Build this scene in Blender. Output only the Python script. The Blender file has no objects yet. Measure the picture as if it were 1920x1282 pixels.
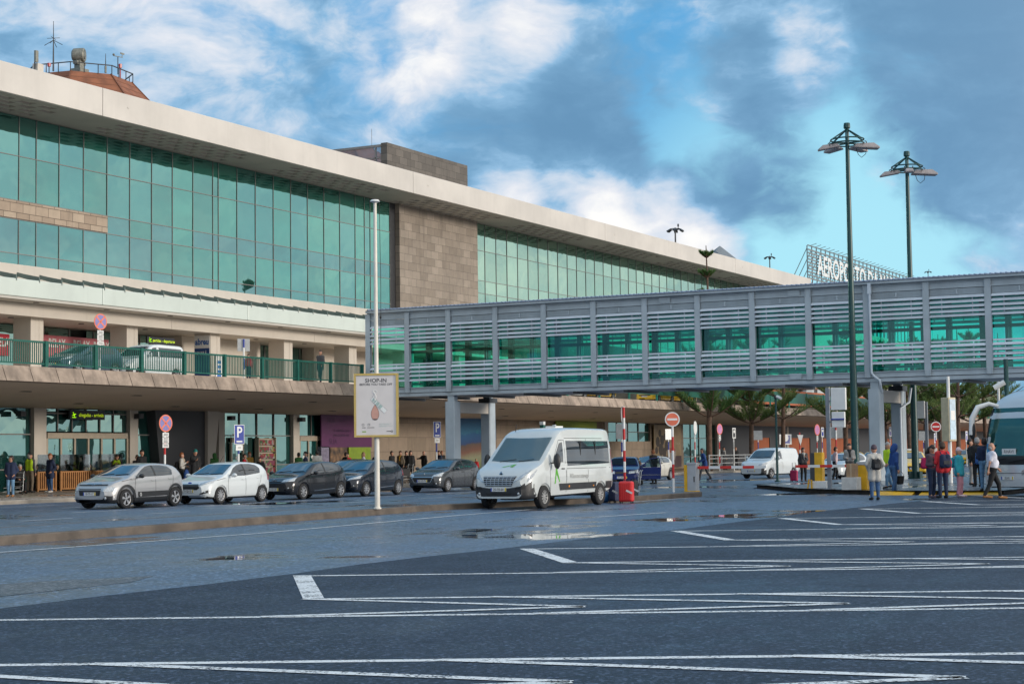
import bpy, bmesh, math, random
import numpy as np
from mathutils import Vector, Matrix
from mathutils.bvhtree import BVHTree
rnd = random.Random(7)
SC = bpy.context.scene
COL = SC.collection
R_ = math.radians

# ---------------------------------------------------------------- camera
# world axes: X runs along the terminal front (away from the camera), Y towards the terminal, Z up, metres
F_PX, CX, CY, CAM_H = 3250.0, 960.0, 641.0, 1.6
_phi, _th, _ro = R_(27.5), math.atan(211/3250.0), 0.0133
_f0 = np.array([math.cos(_phi), math.sin(_phi), 0]); _r0 = np.array([math.sin(_phi), -math.cos(_phi), 0]); _u0 = np.array([0, 0, 1.0])
_fw = _f0*math.cos(_th)+_u0*math.sin(_th); _up = -_f0*math.sin(_th)+_u0*math.cos(_th)
_R = _r0*math.cos(_ro)-_up*math.sin(_ro); _U = _up*math.cos(_ro)+_r0*math.sin(_ro)
_C = np.array([0, 0, CAM_H])
cam_d = bpy.data.cameras.new('camera'); cam = bpy.data.objects.new('camera', cam_d); COL.objects.link(cam)
m = Matrix.Identity(4)
for i in range(3):
    m[i][0] = _R[i]; m[i][1] = _U[i]; m[i][2] = -_fw[i]; m[i][3] = _C[i]
cam.matrix_world = m
cam_d.sensor_fit = 'HORIZONTAL'; cam_d.sensor_width = 36; cam_d.lens = F_PX/1920*36
cam_d.clip_start = 0.1; cam_d.clip_end = 6000
SC.camera = cam
def _ray(px, py): return _fw+_R*(px-CX)/F_PX+_U*(CY-py)/F_PX
def gnd(px, py, z=0.0):
    d = _ray(px, py); p = _C+d*((z-CAM_H)/d[2]); return p[0], p[1]
def aty(px, py, y):
    d = _ray(px, py); p = _C+d*(y/d[1]); return p[0], p[2]      # (X, Z) on the plane Y=y
def atx(px, py, x):
    d = _ray(px, py); p = _C+d*(x/d[0]); return p[1], p[2]

# ---------------------------------------------------------------- sky, sun, exposure
SUN_AZ, SUN_EL = (0.16, -0.985), R_(9)
world = bpy.data.worlds.new('World'); SC.world = world; world.use_nodes = True
nt = world.node_tree; nt.nodes.clear()
class NG:
    def __init__(s, tree): s.t = tree
    def n(s, typ, **kw):
        nd = s.t.nodes.new(typ)
        for k, v in kw.items(): setattr(nd, k, v)
        return nd
    def l(s, a, b): s.t.links.new(a, b)
    def val(s, node, name, v):
        if hasattr(v, 'default_value') or isinstance(v, bpy.types.NodeSocket): s.l(v, node.inputs[name])
        else: node.inputs[name].default_value = v
    def math(s, op, a, b=None, clamp=False):
        nd = s.n('ShaderNodeMath', operation=op); nd.use_clamp = clamp
        s.val(nd, 0, a)
        if b is not None: s.val(nd, 1, b)
        return nd.outputs[0]
    def mix(s, f, a, b, blend='MIX'):
        nd = s.n('ShaderNodeMix', data_type='RGBA', blend_type=blend); nd.clamp_factor = True
        for i, v in ((0, f), (6, a), (7, b)):
            if isinstance(v, bpy.types.NodeSocket): s.l(v, nd.inputs[i])
            elif i == 0: nd.inputs[0].default_value = v
            else: nd.inputs[i].default_value = (*v[:3], 1)
        return nd.outputs[2]
    def ramp(s, v, stops, interp='EASE'):
        nd = s.n('ShaderNodeValToRGB'); cr = nd.color_ramp; cr.interpolation = interp
        while len(cr.elements) < len(stops): cr.elements.new(0.5)
        for e, (p, c) in zip(cr.elements, stops):
            e.position = p; e.color = (*c, 1) if len(c) == 3 else c
        s.l(v, nd.inputs[0]); return nd.outputs[0]
    def maprange(s, v, a, b, c=0.0, d=1.0):
        nd = s.n('ShaderNodeMapRange'); nd.clamp = True; nd.interpolation_type = 'SMOOTHSTEP'
        s.l(v, nd.inputs[0]); 
        for i, x in enumerate((a, b, c, d)): nd.inputs[i+1].default_value = x
        return nd.outputs[0]
    def noise(s, vec, scale, detail=6, rough=.55, dist=0.0):
        nd = s.n('ShaderNodeTexNoise'); nd.inputs['Scale'].default_value = scale; nd.inputs['Detail'].default_value = detail
        nd.inputs['Roughness'].default_value = rough; nd.inputs['Distortion'].default_value = dist
        if vec is not None: s.l(vec, nd.inputs['Vector'])
        return nd.outputs['Fac']
g = NG(nt)
sky = g.n('ShaderNodeTexSky', sky_type='NISHITA'); sky.sun_disc = False
sky.sun_elevation = SUN_EL; sky.sun_rotation = math.atan2(SUN_AZ[0], SUN_AZ[1])
sky.air_density = 1.0; sky.dust_density = 0.6; sky.ozone_density = 2.0
tc = g.n('ShaderNodeTexCoord'); D = tc.outputs['Generated']
def dirv(px, py):
    d = _ray(px, py); return d/np.linalg.norm(d)
def blob(px, py, rx, soft=1.0):                                   # soft patch of the sky round a fixed direction, 1 at its middle
    v = dirv(px, py); nd = g.n('ShaderNodeVectorMath', operation='DOT_PRODUCT'); g.l(D, nd.inputs[0]); nd.inputs[1].default_value = tuple(v)
    a = math.cos(rx/F_PX)
    return g.maprange(nd.outputs['Value'], a, 1.0)
def mapped(scale, loc=(0, 0, 0), rot=(0, 0, 0)):
    mp = g.n('ShaderNodeMapping'); g.l(D, mp.inputs[0]); mp.inputs['Scale'].default_value = scale; mp.inputs['Location'].default_value = loc; mp.inputs['Rotation'].default_value = rot
    return mp.outputs[0]
def madd(base, terms):
    for f, k in terms: base = g.math('ADD', base, g.math('MULTIPLY', f, k))
    return base
v1 = mapped((1, 1, 1.9), (.3, 1.2, .4))
warp = g.n('ShaderNodeTexNoise'); g.l(v1, warp.inputs['Vector']); warp.inputs['Scale'].default_value = 7; warp.inputs['Detail'].default_value = 5
wadd = g.n('ShaderNodeVectorMath', operation='MULTIPLY_ADD'); g.l(warp.outputs['Color'], wadd.inputs[0]); wadd.inputs[1].default_value = (.12, .12, .12); g.l(v1, wadd.inputs[2])
V = wadd.outputs[0]
nA = g.noise(V, 9, 8, .55); nB = g.noise(V, 26, 7, .58); nC = g.noise(mapped((1, 1, 2.0), (4, 2, 7)), 9, 7, .54)
def ctr(n, k): return g.math('MULTIPLY', g.math('SUBTRACT', n, .5), k)
# cloud cover: mostly overcast blue-grey, opening to clear sky at the right
cover = madd(g.math('ADD', g.math('ADD', ctr(nA, 2.7), ctr(nB, .7)), .55), [
    (blob(1560, 500, 400), -.60), (blob(1280, 150, 170), -.40), (blob(1660, 200, 230), -.52), (blob(1260, 250, 130), -.25),
    (blob(1010, 200, 330), .40), (blob(1960, 40, 520), .95), (blob(1480, 345, 130), .55), (blob(1330, 345, 110), .5), (blob(1430, 110, 180), .70), (blob(1790, 350, 130), .38), (blob(1650, 335, 60), .3), (blob(300, 60, 700), .35), (blob(1120, 420, 230), .8), (blob(1330, 460, 110), .55)])
cover = g.maprange(cover, .10, .86)
# brightness inside the cloud
lit = madd(g.math('ADD', g.math('ADD', ctr(nC, 1.05), ctr(nB, .85)), .40), [
    (blob(540, 0, 420), .17), (blob(100, 0, 200), .14), (blob(860, 110, 230), .20), (blob(1000, 55, 100), .30), (blob(740, 60, 160), .12), (blob(1050, 410, 170), .36), (blob(1210, 425, 150), .42), (blob(1340, 458, 90), .42), (blob(940, 355, 90), .25), (blob(1655, 330, 50), .45), (blob(1520, 90, 110), .32), (blob(1140, 160, 90), .18), (blob(330, 130, 300), .10),
    (blob(1920, 100, 420), -.25), (blob(520, 270, 260), -.14), (blob(930, 280, 200), -.20), (blob(1120, 210, 160), -.30), (blob(1400, 130, 110), -.24), (blob(1440, 345, 180), -.25)])
K = 10.0
KF = 8.0
def kc(c): return tuple(x*K for x in c)
def kf(c): return tuple(x*KF for x in c)
cl = g.ramp(g.maprange(lit, -.05, 1.15), [(0.0, kf((.115, .25, .41))), (.28, kf((.155, .315, .49))), (.44, kf((.24, .42, .61))), (.62, kf((.46, .56, .68))), (.82, kf((.64, .67, .73))), (1.0, kf((.84, .83, .81)))], 'LINEAR')
clear = g.mix(.88, sky.outputs[0], g.mix(blob(1560, 580, 600), kf((.085, .34, .64)), kf((.36, .71, .84))))
skyc = g.mix(cover, clear, cl)
# behind the camera the overcast carries an added pale, warm glow as fill light
sd = Vector((SUN_AZ[0]*math.cos(SUN_EL), SUN_AZ[1]*math.cos(SUN_EL), math.sin(SUN_EL))).normalized()
nd = g.n('ShaderNodeVectorMath', operation='DOT_PRODUCT'); g.l(D, nd.inputs[0]); nd.inputs[1].default_value = tuple(sd)
nd.inputs[1].default_value = (-.20, -.94, .26)
glow = g.maprange(nd.outputs['Value'], -.42, .45)
skyc = g.mix(g.math('MULTIPLY', glow, .85), skyc, g.mix(g.maprange(nC, .35, .7), kc((.62, .66, .70)), kc((1.0, .95, .88))))
bg = g.n('ShaderNodeBackground'); bg.inputs[1].default_value = 0.1; g.l(skyc, bg.inputs[0])
wo = g.n('ShaderNodeOutputWorld'); g.l(bg.outputs[0], wo.inputs[0])

sun_d = bpy.data.lights.new('sun', 'SUN'); sun_d.energy = 1.5; sun_d.angle = R_(10); sun_d.color = (1.0, .90, .78)
sun = bpy.data.objects.new('sun', sun_d); COL.objects.link(sun)
sun.rotation_euler = (-sd).to_track_quat('-Z', 'Y').to_euler()
SC.view_settings.view_transform = 'Standard'; SC.view_settings.look = 'None'; SC.view_settings.gamma = 1; SC.view_settings.exposure = 0.62
try: SC.view_settings.use_curve_mapping = False
except Exception: pass
SC.cycles.max_bounces = 8; SC.cycles.diffuse_bounces = 6; SC.cycles.transparent_max_bounces = 16; SC.cycles.caustics_reflective = False; SC.cycles.caustics_refractive = False

# ---------------------------------------------------------------- materials
MATS = {}
def pm(name, col, rough=.5, metal=0.0, var=.12, scale=4.0, bump=0.0, bscale=30.0, spec=.5, coat=0.0, emit=None, streak=0.0, world_co=False):
    if name in MATS: return MATS[name]
    mt = bpy.data.materials.new(name); mt.use_nodes = True; t = mt.node_tree; t.nodes.clear(); q = NG(t)
    out = q.n('ShaderNodeOutputMaterial'); b = q.n('ShaderNodeBsdfPrincipled'); q.l(b.outputs[0], out.inputs[0])
    if world_co: co = q.n('ShaderNodeNewGeometry').outputs['Position']
    else: co = q.n('ShaderNodeTexCoord').outputs['Object']
    n1 = q.noise(co, scale, 5, .6)
    dark = tuple(max(0, c*(1-var)) for c in col); lite = tuple(min(1, c*(1+var)) for c in col)
    c = q.mix(q.maprange(n1, .3, .7), dark, lite)
    if streak > 0:                                                  # rain streaks running down
        mp = q.n('ShaderNodeMapping'); q.l(co, mp.inputs[0]); mp.inputs['Scale'].default_value = (1, 1, .06)
        c = q.mix(q.math('MULTIPLY', q.maprange(q.noise(mp.outputs[0], 2.2, 6, .65), .48, .75), streak), c, tuple(x*.45 for x in col))
    q.l(c, b.inputs['Base Color'])
    q.l(q.math('ADD', q.math('MULTIPLY', n1, .16), max(0, rough-.08)), b.inputs['Roughness'])
    b.inputs['Metallic'].default_value = metal; b.inputs['Specular IOR Level'].default_value = spec; b.inputs['Coat Weight'].default_value = coat; b.inputs['Coat Roughness'].default_value = .04
    if bump > 0:
        bn = q.n('ShaderNodeBump'); bn.inputs['Strength'].default_value = bump; bn.inputs['Distance'].default_value = .02
        q.l(q.noise(co, bscale, 4, .6), bn.inputs['Height']); q.l(bn.outputs[0], b.inputs['Normal'])
    if emit: b.inputs['Emission Color'].default_value = (*emit[:3], 1); b.inputs['Emission Strength'].default_value = emit[3]
    MATS[name] = mt; return mt
def custom(name):
    mt = bpy.data.materials.new(name); mt.use_nodes = True; mt.node_tree.nodes.clear(); q = NG(mt.node_tree)
    out = q.n('ShaderNodeOutputMaterial'); MATS[name] = mt
    return mt, q, out

# ---------------------------------------------------------------- mesh helpers
def _frame(d):
    d = d.normalized(); a = Vector((0, 0, 1)) if abs(d.z) < .95 else Vector((1, 0, 0))
    u = d.cross(a).normalized(); return u, d.cross(u).normalized()
class MB:
    def __init__(s): s.v = []; s.f = []; s.m = []
    def add(s, vs, fs, mi=0):
        o = len(s.v); s.v.extend([tuple(p) for p in vs])
        for f in fs: s.f.append([i+o for i in f]); s.m.append(mi)
    def box(s, x0, x1, y0, y1, z0, z1, mi=0):
        s.add([(x0,y0,z0),(x1,y0,z0),(x1,y1,z0),(x0,y1,z0),(x0,y0,z1),(x1,y0,z1),(x1,y1,z1),(x0,y1,z1)],
              [(0,3,2,1),(4,5,6,7),(0,1,5,4),(1,2,6,5),(2,3,7,6),(3,0,4,7)], mi)
    def quad(s, a, b, c, d, mi=0): s.add([a, b, c, d], [(0,1,2,3)], mi)
    def poly(s, pts, mi=0): s.add(pts, [tuple(range(len(pts)))], mi)
    def prism(s, poly, axis, lo, hi, mi=0):                        # poly in the two other axes, in cyclic order
        n = len(poly)
        def P(a, b, c): return {'x': (c, a, b), 'y': (a, c, b), 'z': (a, b, c)}[axis]
        s.add([P(a, b, lo) for a, b in poly]+[P(a, b, hi) for a, b in poly],
              [tuple(range(n))[::-1], tuple(range(n, 2*n))]+[(i, (i+1) % n, n+(i+1) % n, n+i) for i in range(n)], mi)
    def tube(s, pts, r, n=8, mi=0, cap=True):
        pts = [Vector(p) for p in pts]; k = len(pts)
        rs = r if isinstance(r, (list, tuple)) else [r]*k
        vs = []; fs = []; u = None
        for i, p in enumerate(pts):
            d = (pts[min(i+1, k-1)]-pts[max(i-1, 0)])
            if d.length < 1e-9: d = Vector((0, 0, 1))
            d.normalize()
            if u is None: u, w = _frame(d)
            else:
                u = (u-d*u.dot(d)); u = u.normalized() if u.length > 1e-6 else _frame(d)[0]
                w = d.cross(u)
            for j in range(n):
                a = 2*math.pi*j/n; vs.append(p+(u*math.cos(a)+w*math.sin(a))*rs[i])
        for i in range(k-1):
            for j in range(n): fs.append((i*n+j, i*n+(j+1) % n, (i+1)*n+(j+1) % n, (i+1)*n+j))
        if cap: fs += [tuple(range(n))[::-1], tuple(range((k-1)*n, k*n))]
        s.add(vs, fs, mi)
    def bar(s, a, b, w, h, mi=0):                                   # square bar from a to b
        a = Vector(a); b = Vector(b); u, v = _frame(b-a); u = u*w/2; v = v*h/2
        vs = [p+x for p in (a, b) for x in (-u-v, u-v, u+v, -u+v)]
        s.add(vs, [(0,3,2,1),(4,5,6,7),(0,1,5,4),(1,2,6,5),(2,3,7,6),(3,0,4,7)], mi)
    def ell(s, c, r, n=10, k=6, mi=0):
        vs = []; fs = []
        for i in range(k+1):
            t = math.pi*i/k
            for j in range(n):
                a = 2*math.pi*j/n; vs.append((c[0]+r[0]*math.sin(t)*math.cos(a), c[1]+r[1]*math.sin(t)*math.sin(a), c[2]+r[2]*math.cos(t)))
        for i in range(k):
            for j in range(n): fs.append((i*n+j, (i+1)*n+j, (i+1)*n+(j+1) % n, i*n+(j+1) % n))
        s.add(vs, fs, mi)
    def lathe(s, prof, c, axis='z', n=20, mi=0):                    # prof: (radius, along)
        vs = []; fs = []
        for r, h in prof:
            for j in range(n):
                a = 2*math.pi*j/n; x, y = r*math.cos(a), r*math.sin(a)
                vs.append({'z': (c[0]+x, c[1]+y, c[2]+h), 'y': (c[0]+x, c[1]+h, c[2]+y), 'x': (c[0]+h, c[1]+x, c[2]+y)}[axis])
        for i in range(len(prof)-1):
            for j in range(n): fs.append((i*n+j, i*n+(j+1) % n, (i+1)*n+(j+1) % n, (i+1)*n+j))
        s.add(vs, fs, mi)
    def disc(s, c, r, normal, n=24, mi=0, ry=None):
        c = Vector(c); nn = Vector(normal).normalized(); u = Vector((0,0,1)).cross(nn)
        u = u.normalized() if u.length > 1e-6 else Vector((1,0,0)); w = nn.cross(u)
        s.add([c+u*r*math.cos(2*math.pi*j/n)+w*(ry or r)*math.sin(2*math.pi*j/n) for j in range(n)], [tuple(range(n))], mi)
    def text(s, txt, o, u, v, size, mi=0, align='CENTER', bold=0.0, sx=1.0):   # flat lettering at o, running along u, up v
        vs, fs = text_geo(txt, align, bold); o = Vector(o); u = Vector(u).normalized(); v = Vector(v).normalized()
        s.add([o+u*(a*size*sx)+v*(b*size) for a, b in vs], fs, mi)
_TXT = {}
def text_geo(txt, align, bold):
    k = (txt, align, bold)
    if k not in _TXT:
        cu = bpy.data.curves.new('t', 'FONT'); cu.body = txt; cu.size = 1.0; cu.align_x = align; cu.align_y = 'CENTER'; cu.resolution_u = 3; cu.offset = bold
        ob = bpy.data.objects.new('t', cu); COL.objects.link(ob)
        me = bpy.data.meshes.new_from_object(ob.evaluated_get(bpy.context.evaluated_depsgraph_get()))
        _TXT[k] = ([(v.co.x, v.co.y) for v in me.vertices], [tuple(p.vertices) for p in me.polygons])
        bpy.data.objects.remove(ob); bpy.data.curves.remove(cu); bpy.data.meshes.remove(me)
    return _TXT[k]
def build(mb, name, mats, parent=None, smooth=None, bevel=0.0, loc=None, rotz=0.0):
    me = bpy.data.meshes.new(name); me.from_pydata(mb.v, [], mb.f); 
    mats = mats if isinstance(mats, (list, tuple)) else [mats]
    for x in mats: me.materials.append(x)
    if len(mats) > 1: me.polygons.foreach_set('material_index', mb.m)
    if smooth is not None:
        me.shade_smooth()
        try: me.set_sharp_from_angle(angle=R_(smooth))
        except Exception: pass
    me.update()
    o = bpy.data.objects.new(name, me); COL.objects.link(o)
    if parent is not None: o.parent = parent
    if loc is not None: o.location = loc
    o.rotation_euler.z = rotz
    if bevel > 0:
        md = o.modifiers.new('bevel', 'BEVEL'); md.width = bevel; md.segments = 2; md.limit_method = 'ANGLE'
    return o
def thing(name, label, cat, loc=(0, 0, 0), rotz=0.0, group=None):
    o = bpy.data.objects.new(name, None); COL.objects.link(o); o.empty_display_size = .2
    o.location = loc; o.rotation_euler = (0, 0, rotz); o['label'] = label; o['category'] = cat
    if group: o['group'] = group
    return o
def tag(o, label, cat, group=None):
    o['label'] = label; o['category'] = cat
    if group: o['group'] = group
    return o
def struct(o): o['kind'] = 'structure'; return o
def unparent_offset(o, parent):                                     # a part modelled in world coordinates
    o.matrix_parent_inverse = Matrix.Translation(-Vector(parent.location)); return o
def wbuild(mb, name, mats, parent, **kw): return unparent_offset(build(mb, name, mats, parent, **kw), parent)
def kids(o): return [c for c in bpy.data.objects if c.parent is o]
def dup(root, loc, rotz=0.0, label=None, group=None, scale=None):
    r = root.copy(); COL.objects.link(r); r.location = loc; r.rotation_euler = (0, 0, rotz)
    if scale: r.scale = (scale,)*3 if not isinstance(scale, tuple) else scale
    if label: r['label'] = label
    if group: r['group'] = group
    for ch in list(root.children):
        c = ch.copy(); COL.objects.link(c); c.parent = r
        for gch in ch.children:
            d = gch.copy(); COL.objects.link(d); d.parent = c
    return r
# shared plain materials
M_CONC = pm('concrete', (.36, .31, .26), .8, var=.18, scale=.7, bump=.25, bscale=9, streak=.5, world_co=True)
M_CREAM = pm('cream_panel', (.51, .465, .405), .55, var=.05, scale=.5, streak=.12, world_co=True)
M_FASCIA = pm('fascia_panel', (.56, .525, .48), .5, var=.08, scale=.25, streak=.10, world_co=True)
M_STEEL = pm('grey_steel_paint', (.40, .465, .51), .42, var=.10, scale=.8, spec=.5, streak=.18, world_co=True)
M_STEEL_L = pm('light_steel_slat', (.62, .69, .76), .35, metal=.0, var=.08, scale=1)
M_DKMETAL = pm('dark_metal', (.03, .032, .036), .45, var=.2)
M_GREEN = pm('green_paint', (.008, .10, .075), .4, var=.15, scale=3)
M_LAMPGREEN = pm('lamp_green_paint', (.006, .055, .055), .38, var=.2, scale=2)
M_WHITE = pm('white_paint', (.72, .72, .70), .45, var=.06)
M_BLACK = pm('black_rubber', (.012, .012, .013), .7, var=.25)
M_MULL = pm('mullion', (.20, .19, .18), .5, var=.1)
# ================================================================ the setting: ground, roads, islands, pavements
def ground_mat(name, base, wet_lo, wet_hi, agg, puddle, spec=.5, seed=0.0, tint=(1, 1, 1), bs=.45):
    mt, q, out = custom(name); b = q.n('ShaderNodeBsdfPrincipled'); q.l(b.outputs[0], out.inputs[0])
    P = q.n('ShaderNodeNewGeometry').outputs['Position']
    mp = q.n('ShaderNodeMapping'); q.l(P, mp.inputs[0]); mp.inputs['Location'].default_value = (seed, seed*2, 0)
    P2 = mp.outputs[0]
    big = q.noise(P2, .16, 6, .6)
    ms = q.n('ShaderNodeMapping'); q.l(P2, ms.inputs[0]); ms.inputs['Scale'].default_value = (.22, 1.0, 1)      # wear runs with the traffic, along X
    mid = q.math('ADD', q.math('MULTIPLY', q.noise(P2, 1.1, 6, .65), .5), q.math('MULTIPLY', q.noise(ms.outputs[0], 1.0, 6, .62), .5))
    vor = q.n('ShaderNodeTexVoronoi'); vor.inputs['Scale'].default_value = agg; q.l(P2, vor.inputs['Vector'])
    sc_ = q.n('ShaderNodeSeparateColor'); q.l(vor.outputs['Color'], sc_.inputs[0])
    stone = sc_.outputs[0]; fine = q.noise(P2, agg*2.0, 2, .5)
    c = q.ramp(stone, [(0, tuple(x*.22 for x in base)), (.55, tuple(x*.75 for x in base)), (.80, tuple(x*1.5 for x in base)), (1.0, tuple(min(1, x*5.0) for x in base))], 'LINEAR')
    c = q.mix(q.math('MULTIPLY', q.maprange(fine, .40, .60), .35), c, tuple(x*.3 for x in base))
    c = q.mix(q.math('MULTIPLY', q.maprange(mid, .36, .64), .45), c, tuple(x*1.6 for x in base))
    oil = q.maprange(q.noise(P2, .55, 5, .7), .60, .72)
    c = q.mix(q.math('MULTIPLY', oil, .5), c, tuple(x*.3 for x in base))
    pud = q.maprange(q.math('ADD', q.math('MULTIPLY', big, .8), q.math('MULTIPLY', mid, .28)), puddle, puddle+.05)
    pud = q.math('SUBTRACT', 1.0, pud)
    c = q.mix(q.math('MULTIPLY', pud, .75), c, tuple(x*.38 for x in base))
    q.l(c, b.inputs['Base Color'])
    wet = q.maprange(q.math('ADD', q.math('MULTIPLY', mid, .55), q.math('MULTIPLY', big, .55)), .38, .68)
    rg = q.math('ADD', q.math('MULTIPLY', wet, wet_hi-wet_lo), wet_lo)
    rg = q.math('MULTIPLY', rg, q.math('SUBTRACT', 1.0, q.math('MULTIPLY', pud, .93)))
    q.l(rg, b.inputs['Roughness']); b.inputs['Specular IOR Level'].default_value = spec
    b.inputs['Specular Tint'].default_value = (*tint, 1)
    bn = q.n('ShaderNodeBump'); bn.inputs['Distance'].default_value = .012
    q.l(q.math('MULTIPLY', q.math('SUBTRACT', 1.0, pud), bs), bn.inputs['Strength'])
    q.l(q.math('ADD', stone, q.math('MULTIPLY', fine, .5)), bn.inputs['Height']); q.l(bn.outputs[0], b.inputs['Normal'])
    return mt
M_ROAD = ground_mat('wet_road_asphalt', (.058, .086, .135), .18, .48, 26, .430, .9, 3.0, (.66, .86, 1.0), .22)
M_PARK = ground_mat('coarse_parking_asphalt', (.024, .032, .050), .36, .68, 36, .20, .32, 11.0, (.62, .84, 1.0), 1.0)
M_PAVE = ground_mat('wet_pavement', (.30, .25, .20), .2, .5, 12, .44, .5, 21.0)
M_PLAZA = ground_mat('wet_plaza_paving', (.10, .115, .135), .16, .42, 9, .47, .7, 31.0, (.75, .9, 1.0))
M_KERB = pm('kerb_stone', (.105, .085, .068), .75, var=.35, scale=1.6, bump=.3, bscale=14, world_co=True)
M_KERBL = pm('pale_kerb_stone', (.30, .265, .22), .75, var=.25, scale=1.6, bump=.3, bscale=14, world_co=True)
M_LINE = None
def line_mat():
    mt, q, out = custom('worn_road_paint'); b = q.n('ShaderNodeBsdfPrincipled'); tr = q.n('ShaderNodeBsdfTransparent'); mx = q.n('ShaderNodeMixShader')
    P = q.n('ShaderNodeNewGeometry').outputs['Position']
    w = q.maprange(q.math('ADD', q.math('MULTIPLY', q.noise(P, 30, 3, .6), .7), q.math('MULTIPLY', q.noise(P, 2.5, 4, .6), .4)), .42, .55)
    q.l(q.math('ADD', .04, q.math('MULTIPLY', w, .96)), mx.inputs[0]); q.l(tr.outputs[0], mx.inputs[1]); q.l(b.outputs[0], mx.inputs[2]); q.l(mx.outputs[0], out.inputs[0])
    q.l(q.mix(q.noise(P, 8, 4, .6), (.62, .65, .67), (.86, .88, .88)), b.inputs['Base Color']); b.inputs['Roughness'].default_value = .5
    return mt
M_LINE = line_mat()
M_GRND = pm('far_ground', (.075, .075, .07), .8, var=.3, scale=.05, world_co=True)
mb = MB(); mb.quad((-60, -300, -.03), (2500, -300, -.03), (2500, 1500, -.03), (-60, 1500, -.03)); struct(build(mb, 'ground', M_GRND))
mb = MB(); mb.quad((-20, -40, 0), (330, -40, 0), (330, 62, 0), (-20, 62, 0)); struct(build(mb, 'road', M_ROAD))
# the coarse parking surface with a slightly wandering edge
edge = [(-20, 13.9)]+[(x, 13.9+.14*math.sin(x*.31)+.08*math.sin(x*.9)) for x in np.arange(-16, 62, 2.0)]
mb = MB()
for (xa, ya), (xb, yb) in zip(edge, edge[1:]): mb.quad((xa, -40, .004), (xb, -40, .004), (xb, yb, .004), (xa, ya, .004))
struct(build(mb, 'parking_lot', M_PARK))
M_PATCH = ground_mat('asphalt_patch', (.075, .08, .092), .25, .5, 28, .40, .5, 47.0, (.85, .95, 1))
mb = MB(); mb.poly([(2, 15.0), (17.9, 15.0), (19, 15.5), (17.5, 16.4), (15, 16.9), (2, 17.2)], 0); mb.v = [(p[0], p[1], .004) for p in mb.v]
struct(build(mb, 'asphalt_patch', M_PATCH))
# painted markings -------------------------------------------------------------
def stripe(mb, a, b, w, z):
    a = np.array(a, float); b = np.array(b, float); d = (b-a)/np.linalg.norm(b-a); n = np.array([-d[1], d[0]])*w/2
    mb.quad((*(a-n), z), (*(b-n), z), (*(b+n), z), (*(a+n), z))
mb = MB(); dv = np.array([.447, -.895]); nv = np.array([.895, .447]); PIT = 6.69
for k in range(-3, 8):
    Rk = np.array([19.53+PIT*k, 13.54]); Lk = np.array([16.38+PIT*k, 11.22]); L2 = np.array([16.38+PIT*(k+1), 11.22])
    stripe(mb, Rk, Rk+dv*12.6, .15, .007); stripe(mb, Lk, Lk+dv*10.1, .15, .007)
    stripe(mb, Lk+(Rk-Lk)*.0+np.array([.12, -.05]), Rk+np.array([.12, -.05]), .24, .009)
    for j in range(4):
        T = np.array([23.21-PIT+PIT*k, 7.79])+PIT*np.array([1, 0])+dv*2.75*j
        for ang in (96.0, 129.0):
            e = np.array([math.cos(R_(ang)), math.sin(R_(ang))])
            O = Rk if ang > 100 else L2
            # run until the bay line is met
            A = np.array([[e[0], -dv[0]], [e[1], -dv[1]]]); t_, u_ = np.linalg.solve(A, O-T)
            end = O if u_ < 0 else T+e*min(t_, 4.6)
            stripe(mb, T, end, .15, .011)
    stripe(mb, Lk+dv*10.1, Rk+dv*12.6, .15, .009)
struct(build(mb, 'parking_lot_lines', M_LINE))
mb = MB()
def dashes(y, x0, x1, ln, gap, w=.12):
    x = x0
    while x < x1: stripe(mb, (x, y), (min(x+ln, x1), y), w, .008); x += ln+gap
pts = [(2, 22.0), (23.1, 22.2), (30.3, 21.9), (40.5, 22.75), (45, 22.9)]
for a, b in zip(pts, pts[1:]): stripe(mb, a, b, .12, .008)
stripe(mb, (52.2, 22.9), (57.2, 22.75), .12, .008); stripe(mb, (39.9, 18.4), (43.1, 17.85), .14, .008)
dashes(30.4, 24.6, 70, 2.1, 2.6); dashes(33.2, 30.0, 120, 2.0, 3.2)
dashes(36.6, 41.0, 46, 2.6, .8); dashes(36.55, 47, 78, 4.2, .9)
dashes(40.6, 40, 120, 2.0, 3.0); dashes(43.6, 40, 48, 8, 4); dashes(28.6, 76, 140, 2, 3)
struct(build(mb, 'road_markings', M_LINE))
# kerbed islands and pavements --------------------------------------------------
def raised(name, poly, z, mat_top, mat_kerb, kw=.25):
    mb = MB(); n = len(poly); c = np.mean(np.array(poly), 0)
    inner = []
    for i in range(n):
        p0, p1, p2 = (np.array(poly[(i+k) % n]) for k in (-1, 0, 1))
        d1 = (p1-p0)/np.linalg.norm(p1-p0); d2 = (p2-p1)/np.linalg.norm(p2-p1)
        nrm = np.array([-(d1+d2)[1], (d1+d2)[0]]); nrm /= max(1e-6, np.linalg.norm(nrm)); cosv = max(.4, nrm@np.array([-d1[1], d1[0]]))
        inner.append(tuple(p1+nrm*kw/cosv))
    for i in range(n):
        a, b = poly[i], poly[(i+1) % n]; ia, ib = inner[i], inner[(i+1) % n]
        mb.quad((*a, 0), (*b, 0), (*b, z-.02), (*a, z-.02), 1)
        ca = tuple(np.array(a)*.9+np.array(ia)*.1); cb = tuple(np.array(b)*.9+np.array(ib)*.1)
        mb.quad((*a, z-.02), (*b, z-.02), (*cb, z), (*ca, z), 1); mb.quad((*ca, z), (*cb, z), (*ib, z), (*ia, z), 1)
    mb.poly([(*p, z) for p in inner], 0)
    return struct(build(mb, name, [mat_top, mat_kerb]))
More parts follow.
